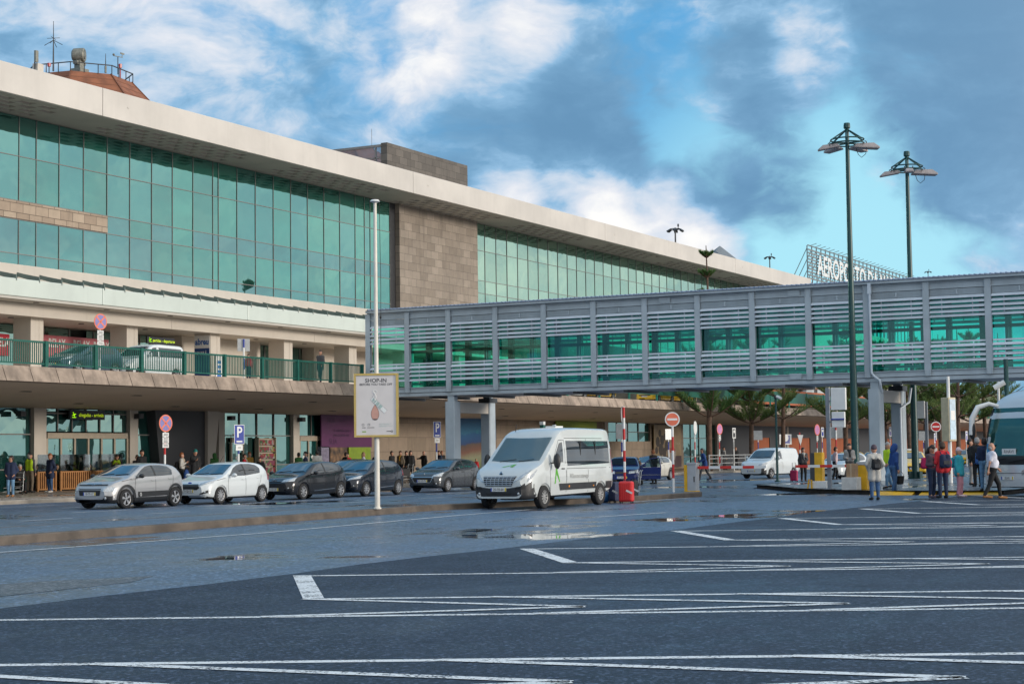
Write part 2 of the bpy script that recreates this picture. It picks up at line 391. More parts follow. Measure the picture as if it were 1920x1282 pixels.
isl = [(5, 24.0), (25, 24.1), (35.3, 25.0), (44, 25.6), (50, 24.0), (52.8, 23.2), (58.6, 22.95), (59.4, 23.2), (59.7, 23.8), (59.3, 25.2), (50, 27.7), (35, 27.6), (5, 27.2)]
raised('traffic_island', isl, .17, M_ROAD, M_KERB)
ri = [(110, 12.7), (110, 25.6), (74, 25.9), (72.1, 25.6), (71.3, 24.9), (65.3, 21.5), (62.6, 18.9), (61.2, 17.2), (60.9, 15.6), (60.9, 12.7)]
raised('plaza_island', ri[::-1], .15, M_PLAZA, M_KERB)
raised('pavement', [(20, 46.6), (330, 46.6), (330, 60.2), (20, 60.2)], .15, M_PAVE, M_KERBL, .35)
M_YEL = pm('yellow_paint', (.72, .40, .012), .5, var=.15, scale=2)
mb = MB()
for i in range(6):
    y0 = 12.75+i*.75
    mb.prism([(60.30, 0.004), (60.86, .13), (60.86, 0.004)], 'y', y0, y0+(.75 if i in (0, 4, 5) else .5), 0)
o = tag(build(mb, 'kerb_ramp', M_YEL), 'yellow kerb ramp edging the wet plaza below the waiting group', 'kerb ramp')
# hill far behind, beyond the airport
M_HILL = None
mt, q, out = custom('scrub_hillside'); b = q.n('ShaderNodeBsdfPrincipled'); q.l(b.outputs[0], out.inputs[0])
P = q.n('ShaderNodeNewGeometry').outputs['Position']
q.l(q.ramp(q.noise(P, .09, 8, .7), [(.3, (.055, .085, .03)), (.48, (.10, .125, .045)), (.6, (.24, .19, .10)), (.75, (.13, .14, .06))], 'LINEAR'), b.inputs['Base Color']); b.inputs['Roughness'].default_value = .9
M_HILL = mt
mb = MB(); NX, NY = 50, 16; vs = []; fs = []
for i in range(NX+1):
    for j in range(NY+1):
        x = 380+i*9; y = -20+j*16
        h = 15*min(1, i/14)*(.75+.25*math.sin(i*.5+j*.7))*(1.0-.35*abs(j/NY-.4)) + 3*math.sin(i*1.3+j*2.1)*min(1, i/6)+ 12*min(1, max(0, i-14)/30)
        vs.append((x, y, max(-.02, h-.5 if i else -.03)))
for i in range(NX):
    for j in range(NY): fs.append((i*(NY+1)+j, (i+1)*(NY+1)+j, (i+1)*(NY+1)+j+1, i*(NY+1)+j+1))
mb.add(vs, fs); struct(build(mb, 'hill', M_HILL, smooth=60))
# ================================================================ the terminal
def glass_mat(name, body, refl, fac, wav=.015, rough=.015):
    mt, q, out = custom(name); b = q.n('ShaderNodeBsdfPrincipled'); gl = q.n('ShaderNodeBsdfGlossy'); mx = q.n('ShaderNodeMixShader')
    P = q.n('ShaderNodeNewGeometry').outputs['Position']
    mp = q.n('ShaderNodeMapping'); q.l(P, mp.inputs[0]); mp.inputs['Scale'].default_value = (.12, .12, .35)
    n = q.noise(mp.outputs[0], 2.0, 4, .6)
    q.l(q.mix(q.maprange(n, .3, .7), tuple(x*.6 for x in body), tuple(x*1.35 for x in body)), b.inputs['Base Color'])
    b.inputs['Roughness'].default_value = .4; b.inputs['Specular IOR Level'].default_value = .1
    gl.inputs['Color'].default_value = (*refl, 1); gl.inputs['Roughness'].default_value = rough
    bn = q.n('ShaderNodeBump'); bn.inputs['Strength'].default_value = wav; bn.inputs['Distance'].default_value = 1.0
    q.l(q.noise(P, .45, 2, .5), bn.inputs['Height']); q.l(bn.outputs[0], gl.inputs['Normal'])
    mx.inputs[0].default_value = fac; q.l(b.outputs[0], mx.inputs[1]); q.l(gl.outputs[0], mx.inputs[2]); q.l(mx.outputs[0], out.inputs[0])
    return mt
def clear_glass(name, tint, refl, fac):
    mt, q, out = custom(name); tr = q.n('ShaderNodeBsdfTransparent'); gl = q.n('ShaderNodeBsdfGlossy'); mx = q.n('ShaderNodeMixShader')
    P = q.n('ShaderNodeNewGeometry').outputs['Position']
    q.l(q.mix(q.noise(P, .8, 3, .5), tuple(x*.9 for x in tint), tint), tr.inputs[0]); gl.inputs['Color'].default_value = (*refl, 1); gl.inputs['Roughness'].default_value = .02
    fr = q.n('ShaderNodeFresnel'); fr.inputs[0].default_value = 1.5
    q.l(q.math('ADD', q.math('MULTIPLY', fr.outputs[0], .9), fac, True), mx.inputs[0]); q.l(tr.outputs[0], mx.inputs[1]); q.l(gl.outputs[0], mx.inputs[2]); q.l(mx.outputs[0], out.inputs[0])
    return mt
G_UP = glass_mat('teal_curtain_glass', (.002, .065, .048), (.34, .72, .63), .50)
G_UP2 = glass_mat('pale_curtain_glass', (.004, .05, .04), (.62, .86, .70), .62)  # right-hand glazing: a brighter sky reflection is put into the glass colour
G_UPS = [G_UP, glass_mat('teal_curtain_glass_b', (.003, .075, .055), (.36, .68, .62), .45), glass_mat('teal_curtain_glass_c', (.002, .055, .045), (.33, .66, .62), .53)]
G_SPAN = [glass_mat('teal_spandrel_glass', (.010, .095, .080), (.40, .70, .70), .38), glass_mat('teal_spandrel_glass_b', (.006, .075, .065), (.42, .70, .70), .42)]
G_PALE = [G_UP2, glass_mat('bright_reflection_glass_b', (.006, .06, .045), (.58, .82, .68), .56)]  # both tones carry the brighter reflection in their colour
G_LOW = glass_mat('dark_shopfront_glass', (.006, .05, .047), (.55, .85, .78), .34, .02)
def stone_mat(name, c1, c2, sx, sz, mortar=.012, axis='xz'):
    mt, q, out = custom(name); b = q.n('ShaderNodeBsdfPrincipled'); q.l(b.outputs[0], out.inputs[0])
    P = q.n('ShaderNodeNewGeometry').outputs['Position']; sp = q.n('ShaderNodeSeparateXYZ'); q.l(P, sp.inputs[0]); cb = q.n('ShaderNodeCombineXYZ')
    q.l(sp.outputs[0 if axis == 'xz' else 1], cb.inputs[0]); q.l(sp.outputs[2], cb.inputs[1])
    br = q.n('ShaderNodeTexBrick'); q.l(cb.outputs[0], br.inputs['Vector']); br.offset = .5; br.inputs['Scale'].default_value = 1
    br.inputs['Color1'].default_value = (*c1, 1); br.inputs['Color2'].default_value = (*c2, 1); br.inputs['Mortar'].default_value = (*[x*.35 for x in c1], 1)
    br.inputs['Mortar Size'].default_value = mortar; br.inputs['Brick Width'].default_value = sx; br.inputs['Row Height'].default_value = sz; br.inputs['Bias'].default_value = -.1
    n = q.noise(P, 1.3, 7, .7); mp = q.n('ShaderNodeMapping'); q.l(P, mp.inputs[0]); mp.inputs['Scale'].default_value = (1, 1, .12)
    st = q.maprange(q.noise(mp.outputs[0], 1.4, 6, .7), .5, .75)
    c = q.mix(.75, br.outputs['Color'], q.mix(n, (.55, .55, .55), (1.35, 1.3, 1.25)), 'MULTIPLY')
    q.l(q.mix(q.math('MULTIPLY', st, .45), c, tuple(x*.45 for x in c1)), b.inputs['Base Color']); b.inputs['Roughness'].default_value = .8
    bn = q.n('ShaderNodeBump'); bn.inputs['Strength'].default_value = .35; bn.inputs['Distance'].default_value = .02; q.l(q.noise(P, 14, 4, .6), bn.inputs['Height']); q.l(bn.outputs[0], b.inputs['Normal'])
    return mt
S_WALL = stone_mat('basalt_cladding', (.235, .20, .165), (.33, .285, .24), 1.18, .62)
S_DARK = stone_mat('dark_basalt_cladding', (.10, .09, .08), (.145, .13, .115), 1.2, .6)
S_LOW = stone_mat('arrivals_stone_cladding', (.24, .195, .15), (.31, .25, .195), 2.4, .95, .01)
M_SOFFIT = pm('soffit_panel', (.42, .40, .36), .7, var=.06, scale=.6, world_co=True)
M_SOFFIT_D = pm('coffer_panel', (.34, .32, .29), .8, var=.1, scale=.6, world_co=True)
M_MINT = pm('pale_mint_panel', (.50, .56, .52), .35, var=.05, scale=.4, streak=.10, world_co=True)
M_CHAR = pm('charcoal_panel', (.045, .048, .055), .55, var=.08, scale=.6, world_co=True)
M_ORANGE = pm('orange_render', (.33, .095, .038), .7, var=.10, scale=.4, streak=.2, world_co=True)
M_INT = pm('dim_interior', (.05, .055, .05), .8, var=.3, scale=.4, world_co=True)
M_CEIL = pm('concrete_soffit', (.70, .60, .50), .75, var=.07, scale=.35, bump=.05, bscale=5, world_co=True)

T = thing('terminal_building', 'long airport terminal with teal curtain glass, cream roof fascia and a basalt panel', 'building', (75, 66, 0))
# the roof: fascia panels, soffit with staggered coffers
XA, XB = 30.0, 207.5
mb = MB(); mb.box(XA, XB, 66.35, 100, 21.35, 22.80); roof = wbuild(mb, 'roof', M_FASCIA, T)
seams = [XA, 41.7, 76.4, 111.1, 145.8, 180.5, XB]
for a, b in zip(seams, seams[1:]):
    mb = MB(); mb.box(a+.02, b-.02, 66.0, 66.3, 21.25, 22.88)
    if a > 60: mb.lathe([(.07, 0), (.07, -.03), (0, -.03)], (a+2.2, 65.995, 22.1), 'y', 8)
    build(mb, 'roof_fascia', M_FASCIA, roof, bevel=.03)
mb = MB(); zs, dz = 21.24, .22; rows = [66.75, 67.5, 68.25, 69.0]; cw, pit = 1.05, 1.62
mb.box(XA, XB, 66.3, rows[0], zs, zs+.1); prev = rows[0]
for ri_, y0 in enumerate(rows):
    y1 = y0+.55
    if y0 > prev: mb.quad((XA, prev, zs), (XA, y0, zs), (XB, y0, zs), (XB, prev, zs))
    x = XA; k = 0; off = (ri_ % 2)*pit/2; n = int((XB-XA)/pit)
    for k in range(n):
        cx = XA+off+k*pit+.3
        blk = any(abs(cx-s) < 2.4 for s in (41.7, 76.4, 111.1, 145.8, 180.5, 59, 93.7, 128.4, 163))
        if blk or cx+cw > XB-.5: continue
        mb.quad((x, y0, zs), (x, y1, zs), (cx, y1, zs), (cx, y0, zs)); x = cx+cw
        a, b = cx, cx+cw; i = .16
        mb.quad((a, y0, zs), (a, y1, zs), (a+i, y1-i, zs+dz), (a+i, y0+i, zs+dz), 1); mb.quad((b, y1, zs), (b, y0, zs), (b-i, y0+i, zs+dz), (b-i, y1-i, zs+dz), 1)
        mb.quad((a, y0, zs), (a+i, y0+i, zs+dz), (b-i, y0+i, zs+dz), (b, y0, zs), 1); mb.quad((a, y1, zs), (b, y1, zs), (b-i, y1-i, zs+dz), (a+i, y1-i, zs+dz), 1)
        mb.quad((a+i, y0+i, zs+dz), (a+i, y1-i, zs+dz), (b-i, y1-i, zs+dz), (b-i, y0+i, zs+dz), 1)
    mb.quad((x, y0, zs), (x, y1, zs), (XB, y1, zs), (XB, y0, zs)); prev = y1
mb.quad((XA, prev, zs), (XA, 71, zs), (XB, 71, zs), (XB, prev, zs))
wbuild(mb, 'roof_soffit', [M_SOFFIT, M_SOFFIT_D], T)
# curtain wall: one glass strip per bay of mullions, every pane very slightly out of plane
ZR = [12.0, 12.57, 13.33, 15.29, 16.37, 18.92, 21.2]
left = [73.9-2.07*k for k in range(16, 0, -1)]+[73.9, 75.3, 77.2, 79.3, 81.4, 83.5, 85.6, 87.65, 89.75, 91.85, 92.45, 94.5, 96.6, 98.7, 100.8, 102.9, 105, 107.1, 109.2, 110.5, 111.3, 114.15]
right = [127.6+2.03*k for k in range(40)]
right = [x for x in right if x < 207.4]+[207.4]
def curtain(xs, mat, stone_to=None):
    for a, b in zip(xs, xs[1:]):
        mb = MB()
        for z0, z1 in zip(ZR, ZR[1:]):
            if stone_to and a < stone_to-.1 and abs(z0-15.29) < .1: continue
            d = [rnd.uniform(-.006, .006) for _ in range(4)]
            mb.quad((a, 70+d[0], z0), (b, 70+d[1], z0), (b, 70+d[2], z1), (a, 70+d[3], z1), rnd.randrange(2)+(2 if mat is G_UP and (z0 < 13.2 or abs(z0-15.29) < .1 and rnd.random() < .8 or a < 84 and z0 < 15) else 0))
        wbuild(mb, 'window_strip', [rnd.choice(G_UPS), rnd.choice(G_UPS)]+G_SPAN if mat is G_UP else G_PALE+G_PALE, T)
    mb = MB()
    for x in xs: mb.box(x-.017, x+.017, 69.96, 70.03, ZR[0], ZR[-1])
    for z in ZR[1:-1]: mb.box(xs[0], xs[-1], 69.965, 70.025, z-.022, z+.022)
    wbuild(mb, 'mullion_grid', M_MULL, T)
curtain(left, G_UP, 81.4); curtain(right, G_UP2)
mb = MB(); mb.box(40.5, 81.37, 69.9, 70.05, 15.33, 16.33); wbuild(mb, 'spandrel_stone', stone_mat('strip_stone', (.33, .26, .20), (.44, .36, .28), 1.03, .54, .02), T)
mb = MB(); mb.box(114.2, 114.9, 69.95, 70.6, 12, 21.2); wbuild(mb, 'dark_reveal', M_DKMETAL, T)
mb = MB(); mb.box(114.9, 127.55, 69.55, 71, 5.5, 21.23); wbuild(mb, 'stone_wall', S_WALL, T)
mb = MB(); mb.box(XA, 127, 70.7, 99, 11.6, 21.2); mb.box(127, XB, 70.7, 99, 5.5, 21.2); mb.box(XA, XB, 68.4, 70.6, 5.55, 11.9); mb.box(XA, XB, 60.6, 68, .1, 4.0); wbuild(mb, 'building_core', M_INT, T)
mb = MB(); mb.box(127.6, XB, 69.9, 70.5, 5.5, 12.0); wbuild(mb, 'lower_glazing', G_LOW, T)
# entrance canopy over the departures kerb: mint fascia, sloping glass, fins, rail
CXA, CXB = 36.0, 113.6
mb = MB(); prev = CXA
for j in [45.8, 58.8, 71.8, 84.8, 97.8, CXB]:
    mb.box(prev+.015, j-.015, 62.0, 62.22, 9.86, 10.76); prev = j
canopy = wbuild(mb, 'canopy_fascia', M_MINT, T, bevel=.04)
mb = MB(); mb.quad((CXA, 62.22, 10.6), (CXB, 62.22, 10.6), (CXB, 66.4, 11.78), (CXA, 66.4, 11.78)); wbuild(mb, 'canopy_glass', M_MINT, T)
mb = MB(); mb.box(CXA, CXB, 66.3, 66.5, 11.8, 11.92); mb.box(CXA, CXB, 66.4, 69.9, 11.72, 11.80); wbuild(mb, 'canopy_rail', M_FASCIA, T)
M_FIN = pm('canopy_fin_paint', (.10, .14, .13), .45, var=.1)
x = 37.25
while x < CXB:
    mb = MB(); mb.prism([(62.0, 10.66), (66.3, 11.82), (66.3, 11.98), (63.0, 11.16), (62.0, 10.95)], 'x', x, x+.07); wbuild(mb, 'canopy_fin', M_FIN, T); x += 1.65
mb = MB(); mb.box(CXA, CXB, 62.0, 63.3, 9.72, 9.84); wbuild(mb, 'canopy_underside', M_SOFFIT, T)
mb = MB(); prev = CXA
for j in [50, 64.6, 79.2, 93.8, CXB]: mb.box(prev+.01, j-.01, 63.3, 63.5, 9.06, 9.70); prev = j
wbuild(mb, 'canopy_beam', M_CREAM, T)
mb = MB(); mb.box(CXA, XB, 63.5, 69.5, 9.1, 9.3); mb.box(CXA, CXB, 63.5, 69.8, 9.3, 11.7)
wbuild(mb, 'departures_ceiling', M_CREAM, T)
mb = MB()
for k in range(9):
    for yy in (62.6, 64.9): mb = MB(); mb.lathe([(.16, 0), (.16, -.03), (0, -.03)], (50+5.4*k+yy % 1*2, yy, 9.72 if yy < 63 else 9.1), 'z', 10); wbuild(mb, 'downlight', M_DKMETAL, T)
for k in range(-3, 8):
    x = 68.5+7.62*k; mb = MB(); mb.box(x, x+.95, 64.0, 65.2, 5.5, 9.1); mb.box(x+.62, x+.635, 63.985, 64.0, 5.5, 9.1); wbuild(mb, 'departures_column', M_CREAM, T)
# departures front
for a, b in [(40, 60.8), (61, 68.4), (69.6, 75.9), (77.2, 83.1), (92.6, 99)]:
    mb = MB(); n = max(2, int((b-a)/2)); w = (b-a)/n
    for i in range(n): mb.box(a+i*w+.02, a+(i+1)*w-.02, 67.9, 67.95, 5.55, 9.05)
    wbuild(mb, 'departures_glazing', G_LOW, T)
for a, b in [(40, 68.4), (69.6, 83.1), (92.6, 99)]:
    x = a; mb = MB()
    while x < b: mb.box(x-.03, x+.03, 67.84, 67.9, 5.55, 9.05); x += 2.05
    mb.box(a, b, 67.84, 67.9, 8.1, 8.16)
    wbuild(mb, 'departures_mullion', M_MULL, T)
mb = MB(); mb.box(84.3, 92.4, 66.6, 68, 5.5, 9.1); mb.box(99.2, 114, 67.0, 68, 5.5, 9.1); wbuild(mb, 'departures_cream_wall', M_CREAM, T)
# arrivals front under the elevated road
M_DOORF = pm('bronze_door_frame', (.40, .34, .26), .4, var=.08, metal=.2)
for x0, x1 in [(64.2, 65.05), (71.3, 71.95), (78.9, 79.45), (86.2, 86.85), (57, 57.7), (131.2, 131.9), (157.2, 157.9), (166.3, 167.0), (178, 178.7)]:
    mb = MB(); mb.box(x0, x1, 59.72, 60.3, .15, 4.4); wbuild(mb, 'arrivals_column', M_CREAM, T)
def shopfront(x0, x1, n, z0=.15, z1=4.3, mid=(1.2, 2.9)):
    mb = MB(); w = (x1-x0)/n
    for i in range(n):
        zz = [z0, *mid, z1]
        for a, b in zip(zz, zz[1:]):
            d = [rnd.uniform(-.01, .01) for _ in range(4)]; xa, xb = x0+i*w, x0+(i+1)*w
            mb.quad((xa, 60+d[0], a), (xb, 60+d[1], a), (xb, 60+d[2], b), (xa, 60+d[3], b))
    wbuild(mb, 'arrivals_glazing', G_LOW, T)
    mb = MB()
    for i in range(n+1): mb.box(x0+i*w-.03, x0+i*w+.03, 59.93, 59.99, z0, z1)
    for z in mid: mb.box(x0, x1, 59.935, 59.985, z-.03, z+.03)
    wbuild(mb, 'arrivals_mullion', M_MULL, T)
shopfront(45, 57, 6); shopfront(57.7, 64.2, 3); shopfront(71.95, 73.4, 1); shopfront(79.45, 86.2, 4); shopfront(86.85, 90.0, 2)
shopfront(65.05, 71.3, 6, 3.05, 4.3, (3.95,)); shopfront(131.9, 141, 4, 2.6, 4.2, (3.4,)); shopfront(148.8, 157.2, 4)
def door_set(x0, x1, n, ztop):
    mb = MB(); w = (x1-x0)/n
    for i in range(n+1): mb.box(x0+i*w-.06, x0+i*w+.06, 59.8, 59.92, .15, ztop)
    mb.box(x0, x1, 59.78, 59.92, ztop, ztop+.28)
    fr = wbuild(mb, 'door_frame', M_DOORF, T)
    for i in range(n):
        mb = MB(); mb.box(x0+i*w+.07, x0+(i+1)*w-.07, 59.86, 59.9, .17, ztop-.02)
        mb.disc((x0+(i+.5)*w, 59.855, 1.62), .12, (0, -1, 0), 8, 1)
        wbuild(mb, 'sliding_door', [G_LOW, M_WHITE], T)
door_set(65.2, 71.2, 6, 2.7); door_set(87.0, 89.8, 3, 2.6); door_set(80.2, 81.3, 1, 2.5)
mb = MB(); mb.prism([(72.9, 4.4), (73.5, .15), (77.2, .15), (77.2, 4.4)], 'y', 59.4, 60.3); wbuild(mb, 'charcoal_wall', M_CHAR, T)
mb = MB(); mb.prism([(77.2, 4.4), (77.2, .15), (77.65, .15), (78.3, 4.4)], 'y', 59.2, 60.3); wbuild(mb, 'slanted_pier', M_CREAM, T)
mb = MB(); mb.box(94.9, 131.2, 59.8, 60.4, .15, 4.4); mb.box(131.9, 141, 59.8, 60.3, .15, 2.6); mb.box(141, 148.7, 59.8, 60.4, .15, 4.4); wbuild(mb, 'arrivals_stone_wall', S_LOW, T)
mb = MB(); mb.box(157.9, 166.3, 59.7, 60.3, .15, 4.4); mb.box(167, 178, 59.7, 60.3, 3.0, 4.4); mb.box(178.7, 330, 59.7, 60.3, 3.0, 4.4); mb.box(172.5, 178, 59.72, 60.3, .15, 3.0); mb.box(186, 190, 59.7, 60.3, .15, 3.0); mb.box(205, 212, 59.7, 60.3, .15, 3.0); wbuild(mb, 'charcoal_wall', M_CHAR, T)
mb = MB()
for a, b in [(167.0, 172.5), (178.7, 186), (190, 205), (212, 330)]: mb.box(a, b, 59.8, 60.2, .15, 3.0)
wbuild(mb, 'orange_wall', M_ORANGE, T)
mb = MB()
for x0 in (62.9, 71.6, 79.6, 86.6): mb = MB(); mb.box(x0, x0+.35, 59.35, 59.7, 3.75, 4.0); wbuild(mb, 'floodlight', M_DKMETAL, T)
# things standing on the roof -----------------------------------------------------
B = thing('rooftop_block', 'dark basalt plant block with a glazed side on the terminal roof', 'plant room', (127, 80, 22.8))
mb = MB(); mb.box(120.4, 134.0, 74.0, 74.6, 22.8, 27.3); wbuild(mb, 'stone_wall', S_DARK, B)
mb = MB(); mb.box(120.5, 133.9, 74.6, 87, 22.8, 27.05); wbuild(mb, 'side_glazing', glass_mat('roof_box_glass', (.16, .20, .25), (.8, .85, .9), .35), B)
mb = MB(); mb.box(120.42, 120.5, 74.6, 87.0, 27.0, 27.2); mb.box(120.42, 120.5, 74.6, 87, 26.05, 26.15); mb.box(120.42, 120.5, 75.1, 75.2, 22.8, 27.0); mb.tube([(120.6, 75.6, 27.2), (120.6, 75.6, 28.6)], .02, 5); wbuild(mb, 'glazing_bar', M_MULL, B)
# control tower top
TW = thing('control_tower', 'octagonal brown tower roof with railing behind the cream roof edge', 'control tower', (102.6, 91, 22.8))
M_BROWN = pm('weathered_brown_roof', (.225, .082, .038), .7, var=.25, scale=1.2, streak=.2)
mt = M_BROWN
mb = MB(); n = 8; prof = [(8.2, 3.6), (4.0, 8.1)]
ang0 = R_(22.5+10)
for r, h in prof:
    for j in range(n): mb.v.append((r*math.cos(ang0+2*math.pi*j/n), r*math.sin(ang0+2*math.pi*j/n), h))
for j in range(n): mb.f.append([j, (j+1) % n, n+(j+1) % n, n+j]); mb.m.append(0)
mb.f.append(list(range(n, 2*n))); mb.m.append(0)
for j in range(n):                                                  # plank joints and hips
    a, b = Vector(mb.v[j]), Vector(mb.v[n+j]); a2, b2 = Vector(mb.v[(j+1) % n]), Vector(mb.v[n+(j+1) % n])
    for k in range(1, 9): mb.bar(a.lerp(b, k/9), a2.lerp(b2, k/9), .05, .05, 1)
    mb.bar(a, b, .12, .12, 1)
build(mb, 'tower_roof', [M_BROWN, pm('brown_roof_seam', (.16, .06, .03), .7)], TW)
mb = MB(); mb.lathe([(5.2, 0), (5.2, 3.7)], (0, 0, 0), 'z', 8); build(mb, 'tower_shaft', M_CREAM, TW)
mb = MB(); pts = [(4.1*math.cos(ang0+2*math.pi*j/n), 4.1*math.sin(ang0+2*math.pi*j/n), 8.75) for j in range(n+1)]
for a, b in zip(pts, pts[1:]):
    mb.bar(a, b, .07, .07)
    for k in range(3):
        p = Vector(a).lerp(Vector(b), k/3); mb.bar(p, (p.x, p.y, 8.05), .05, .05)
build(mb, 'railing', M_DKMETAL, TW)
M_DISH = pm('weathered_antenna_metal', (.20, .20, .17), .5, metal=.3, var=.25)
def on_roof(px, py, y): x, z = aty(px, py, y); return Vector((x, y, z))
def mastline(name, label, cat, px, py0, py1, y, r):
    a = on_roof(px, py1, y); b = on_roof(px, py0, y)
    return a, b
a, b = mastline('', '', '', 150, 96, 133, 90)[0:2] if False else (on_roof(149, 133, 90), on_roof(149, 104, 90))
Rd = thing('microwave_drum', 'grey drum antenna on its pedestal on top of the brown tower roof', 'antenna', a)
h = (b-a).z
mb = MB(); mb.box(-.5, .5, -.5, .5, -.3, .12); mb.box(-.28, .28, -.28, .28, .12, h-.35); mb.box(-.5, .5, -.2, .2, h-.75, h-.5); build(mb, 'pedestal', M_DISH, Rd)
mb = MB(); mb.lathe([(0, -.55), (.38, -.55), (.52, -.42), (.55, 0), (.55, .35), (.47, .42), (.3, .36), (.28, .44), (.14, .44), (0, .5)], (0, 0, h), 'y', 24)
mb.v = [tuple((Matrix.Rotation(R_(28), 3, 'Z') @ Vector((x, -y, z-h)))+Vector((0, 0, h))) for x, y, z in mb.v]; build(mb, 'drum', M_DISH, Rd, smooth=40)
def antenna(label, px, pyt, pyb, y, kind):
    a = on_roof(px, pyb, y); b = on_roof(px, pyt, y); H = (b-a).z; E = thing('antenna', label, 'antenna', a)
    mb = MB()
    if kind == 'whip':
        mb.tube([(0, 0, 0), (0, 0, H)], [.07, .02], 6); build(mb, 'mast', M_DKMETAL, E); mb = MB()
        for j in range(4):
            c, s_ = math.cos(j*1.57+.4), math.sin(j*1.57+.4); mb.tube([(0, 0, H*.62), (.7*c, .7*s_, H*.52)], .025, 5); mb.tube([(0, 0, H*.66), (.5*c, .5*s_, H*.66)], .02, 5)
        build(mb, 'ground_plane_rods', M_DKMETAL, E)
    if kind == 'panel':
        mb.tube([(0, 0, 0), (0, 0, H)], .05, 6); build(mb, 'mast', M_DKMETAL, E); mb = MB(); mb.box(-.14, .14, -.25, -.05, H*.35, H*.98); build(mb, 'antenna_panel', M_DISH, E, bevel=.03)
        mb = MB(); mb.box(.1, .7, -.2, .3, -.2, .45); build(mb, 'cabinet', M_CREAM, E)
    if kind == 'rod': mb.tube([(0, 0, 0), (0, 0, H)], [.05, .02], 6); build(mb, 'mast', M_DKMETAL, E); mb = MB(); mb.tube([(0, 0, 0), (0, 0, H*.35)], .09, 6); build(mb, 'mast_sleeve', M_DISH, E)
    if kind == 'wind':
        mb.tube([(0, 0, 0), (0, 0, H*.8)], .04, 6); build(mb, 'mast', M_DKMETAL, E); mb = MB()
        mb.bar((-.5, 0, H*.78), (.55, 0, H*.82), .05, .05); mb.ell((-.5, 0, H*.83), (.1, .1, .1), 6, 4); mb.tube([(.5, 0, H*.8), (.5, 0, H)], .03, 5); mb.box(.3, .75, -.02, .02, H*.95, H*1.02); build(mb, 'wind_vane', M_DISH, E)
        mb = MB(); mb.tube([(.05, -.2, -.3), (.05, -.2, .5)], .05, 6); mb.lathe([(.12, .5), (.14, .8), (0, .85)], (.05, -.2, 0), 'z', 8); build(mb, 'red_beacon', pm('red_beacon_glass', (.35, .03, .03), .3), E)
    return E
antenna('tall thin whip antenna with splayed rods beside the drum antenna', 100, 40, 134, 90, 'whip')
antenna('slim panel antenna with a small cabinet at the far left of the roof', 65, 95, 130, 88, 'panel')
antenna('short plain rod antenna between the drum and the wind vane', 198, 101, 137, 89, 'rod')
antenna('wind vane mast with a red beacon at the tower roof edge', 221, 98, 140, 89, 'wind')
E = thing('beacon', 'small red obstruction beacon left of the whip antenna', 'beacon', on_roof(92, 134, 89)); mb = MB(); mb.tube([(0, 0, -.2), (0, 0, .35)], .04, 6); build(mb, 'mast', M_DKMETAL, E); mb = MB(); mb.lathe([(.12, .35), (.14, .6), (0, .64)], (0, 0, 0), 'z', 8); build(mb, 'beacon_lamp', MATS['red_beacon_glass'], E)
# pointed grey roof behind the terminal roof edge
p = on_roof(1350, 474, 95); mb = MB(); mb.add([(-3.2, -3, -2), (3.4, -3, -2), (3.4, 3, -2), (-3.2, 3, -2), (-2, 0, .1), (0, 0, 1.1), (2.8, 0, -.1)], [(0,1,6,5,4), (2,3,4,5,6), (1,2,6), (3,0,4)])
tag(build(mb, 'tent_roof', pm('grey_membrane', (.13, .16, .19), .6, var=.1, scale=.5), loc=p), 'grey peaked roof showing behind the terminal roof edge', 'roof')
# flood-light masts on the apron side, only heads above the roof
def mast(label, px, py, y, sc):
    p = on_roof(px, py, y); E = thing('floodlight_mast', label, 'floodlight mast', (p.x, p.y, 0), 0, 'floodlight masts behind the terminal'); H = p.z
    mb = MB(); mb.tube([(0, 0, 0), (0, 0, H)], [.4, .16], 8); build(mb, 'mast', M_DKMETAL, E)
    mb = MB(); mb.lathe([(1.1, H-.35), (1.1, H-.2)], (0, 0, 0), 'z', 12); mb.bar((-1.1, 0, H-.3), (1.1, 0, H-.3), .1, .1); mb.bar((0, -1.1, H-.3), (0, 1.1, H-.3), .1, .1); build(mb, 'head_ring', M_DKMETAL, E)
    for j in range(6):
        a = j*1.047+.3; mb = MB(); c, s_ = math.cos(a), math.sin(a); mb.bar((1.1*c, 1.1*s_, H-.35), (1.75*c, 1.75*s_, H-.75), .75, .22); build(mb, 'floodlight', M_DKMETAL, E)
    mb = MB(); mb.tube([(1.6, 0, H-.3), (1.6, 0, H+1.0)], .07, 5); mb.box(1.45, 1.75, -.12, .12, H+.4, H+.9); build(mb, 'camera_mast', M_DKMETAL, E)
mast('floodlight mast head over the roof nearest the white cloud', 1266, 427, 130, 1); mast('floodlight mast head between the peaked roof and the lattice sign', 1443, 480, 170, 1); mast('floodlight mast head right of the second green lamp post', 1740, 508, 200, 1)
# roof lettering on a lattice
x0, zb = 219.0, 24.4; SG = thing('roof_sign', 'rooftop lettering in white on a metal lattice frame', 'sign', (219, 70, 18))
M_LATT = pm('galvanised_lattice', (.20, .22, .22), .5, metal=.4, var=.15)
mb = MB(); W = 52.0; Hh = 4.0
for z in np.arange(0, Hh+.01, .42): mb.box(0, W, -.05, .0, 6.2+z-.1, 6.2+z+.1)
for x in np.arange(0, W+.1, 2.0): mb.bar((x, .1, 0), (x, .1, 6.2+Hh+.3), .12, .12); mb.bar((x, .1, 6.2+Hh), (x, 2.2, 6.2), .08, .08); mb.bar((x, 2.2, 0), (x, 2.2, 6.2), .1, .1)
for x in np.arange(0, W-1.9, 2.0): mb.bar((x, 2.2, 0), (x+2, 2.2, 6.2), .07, .07)
mb.bar((0, 0, 6.2+Hh+.35), (W, 0, 6.2+Hh+.35), .12, .12)
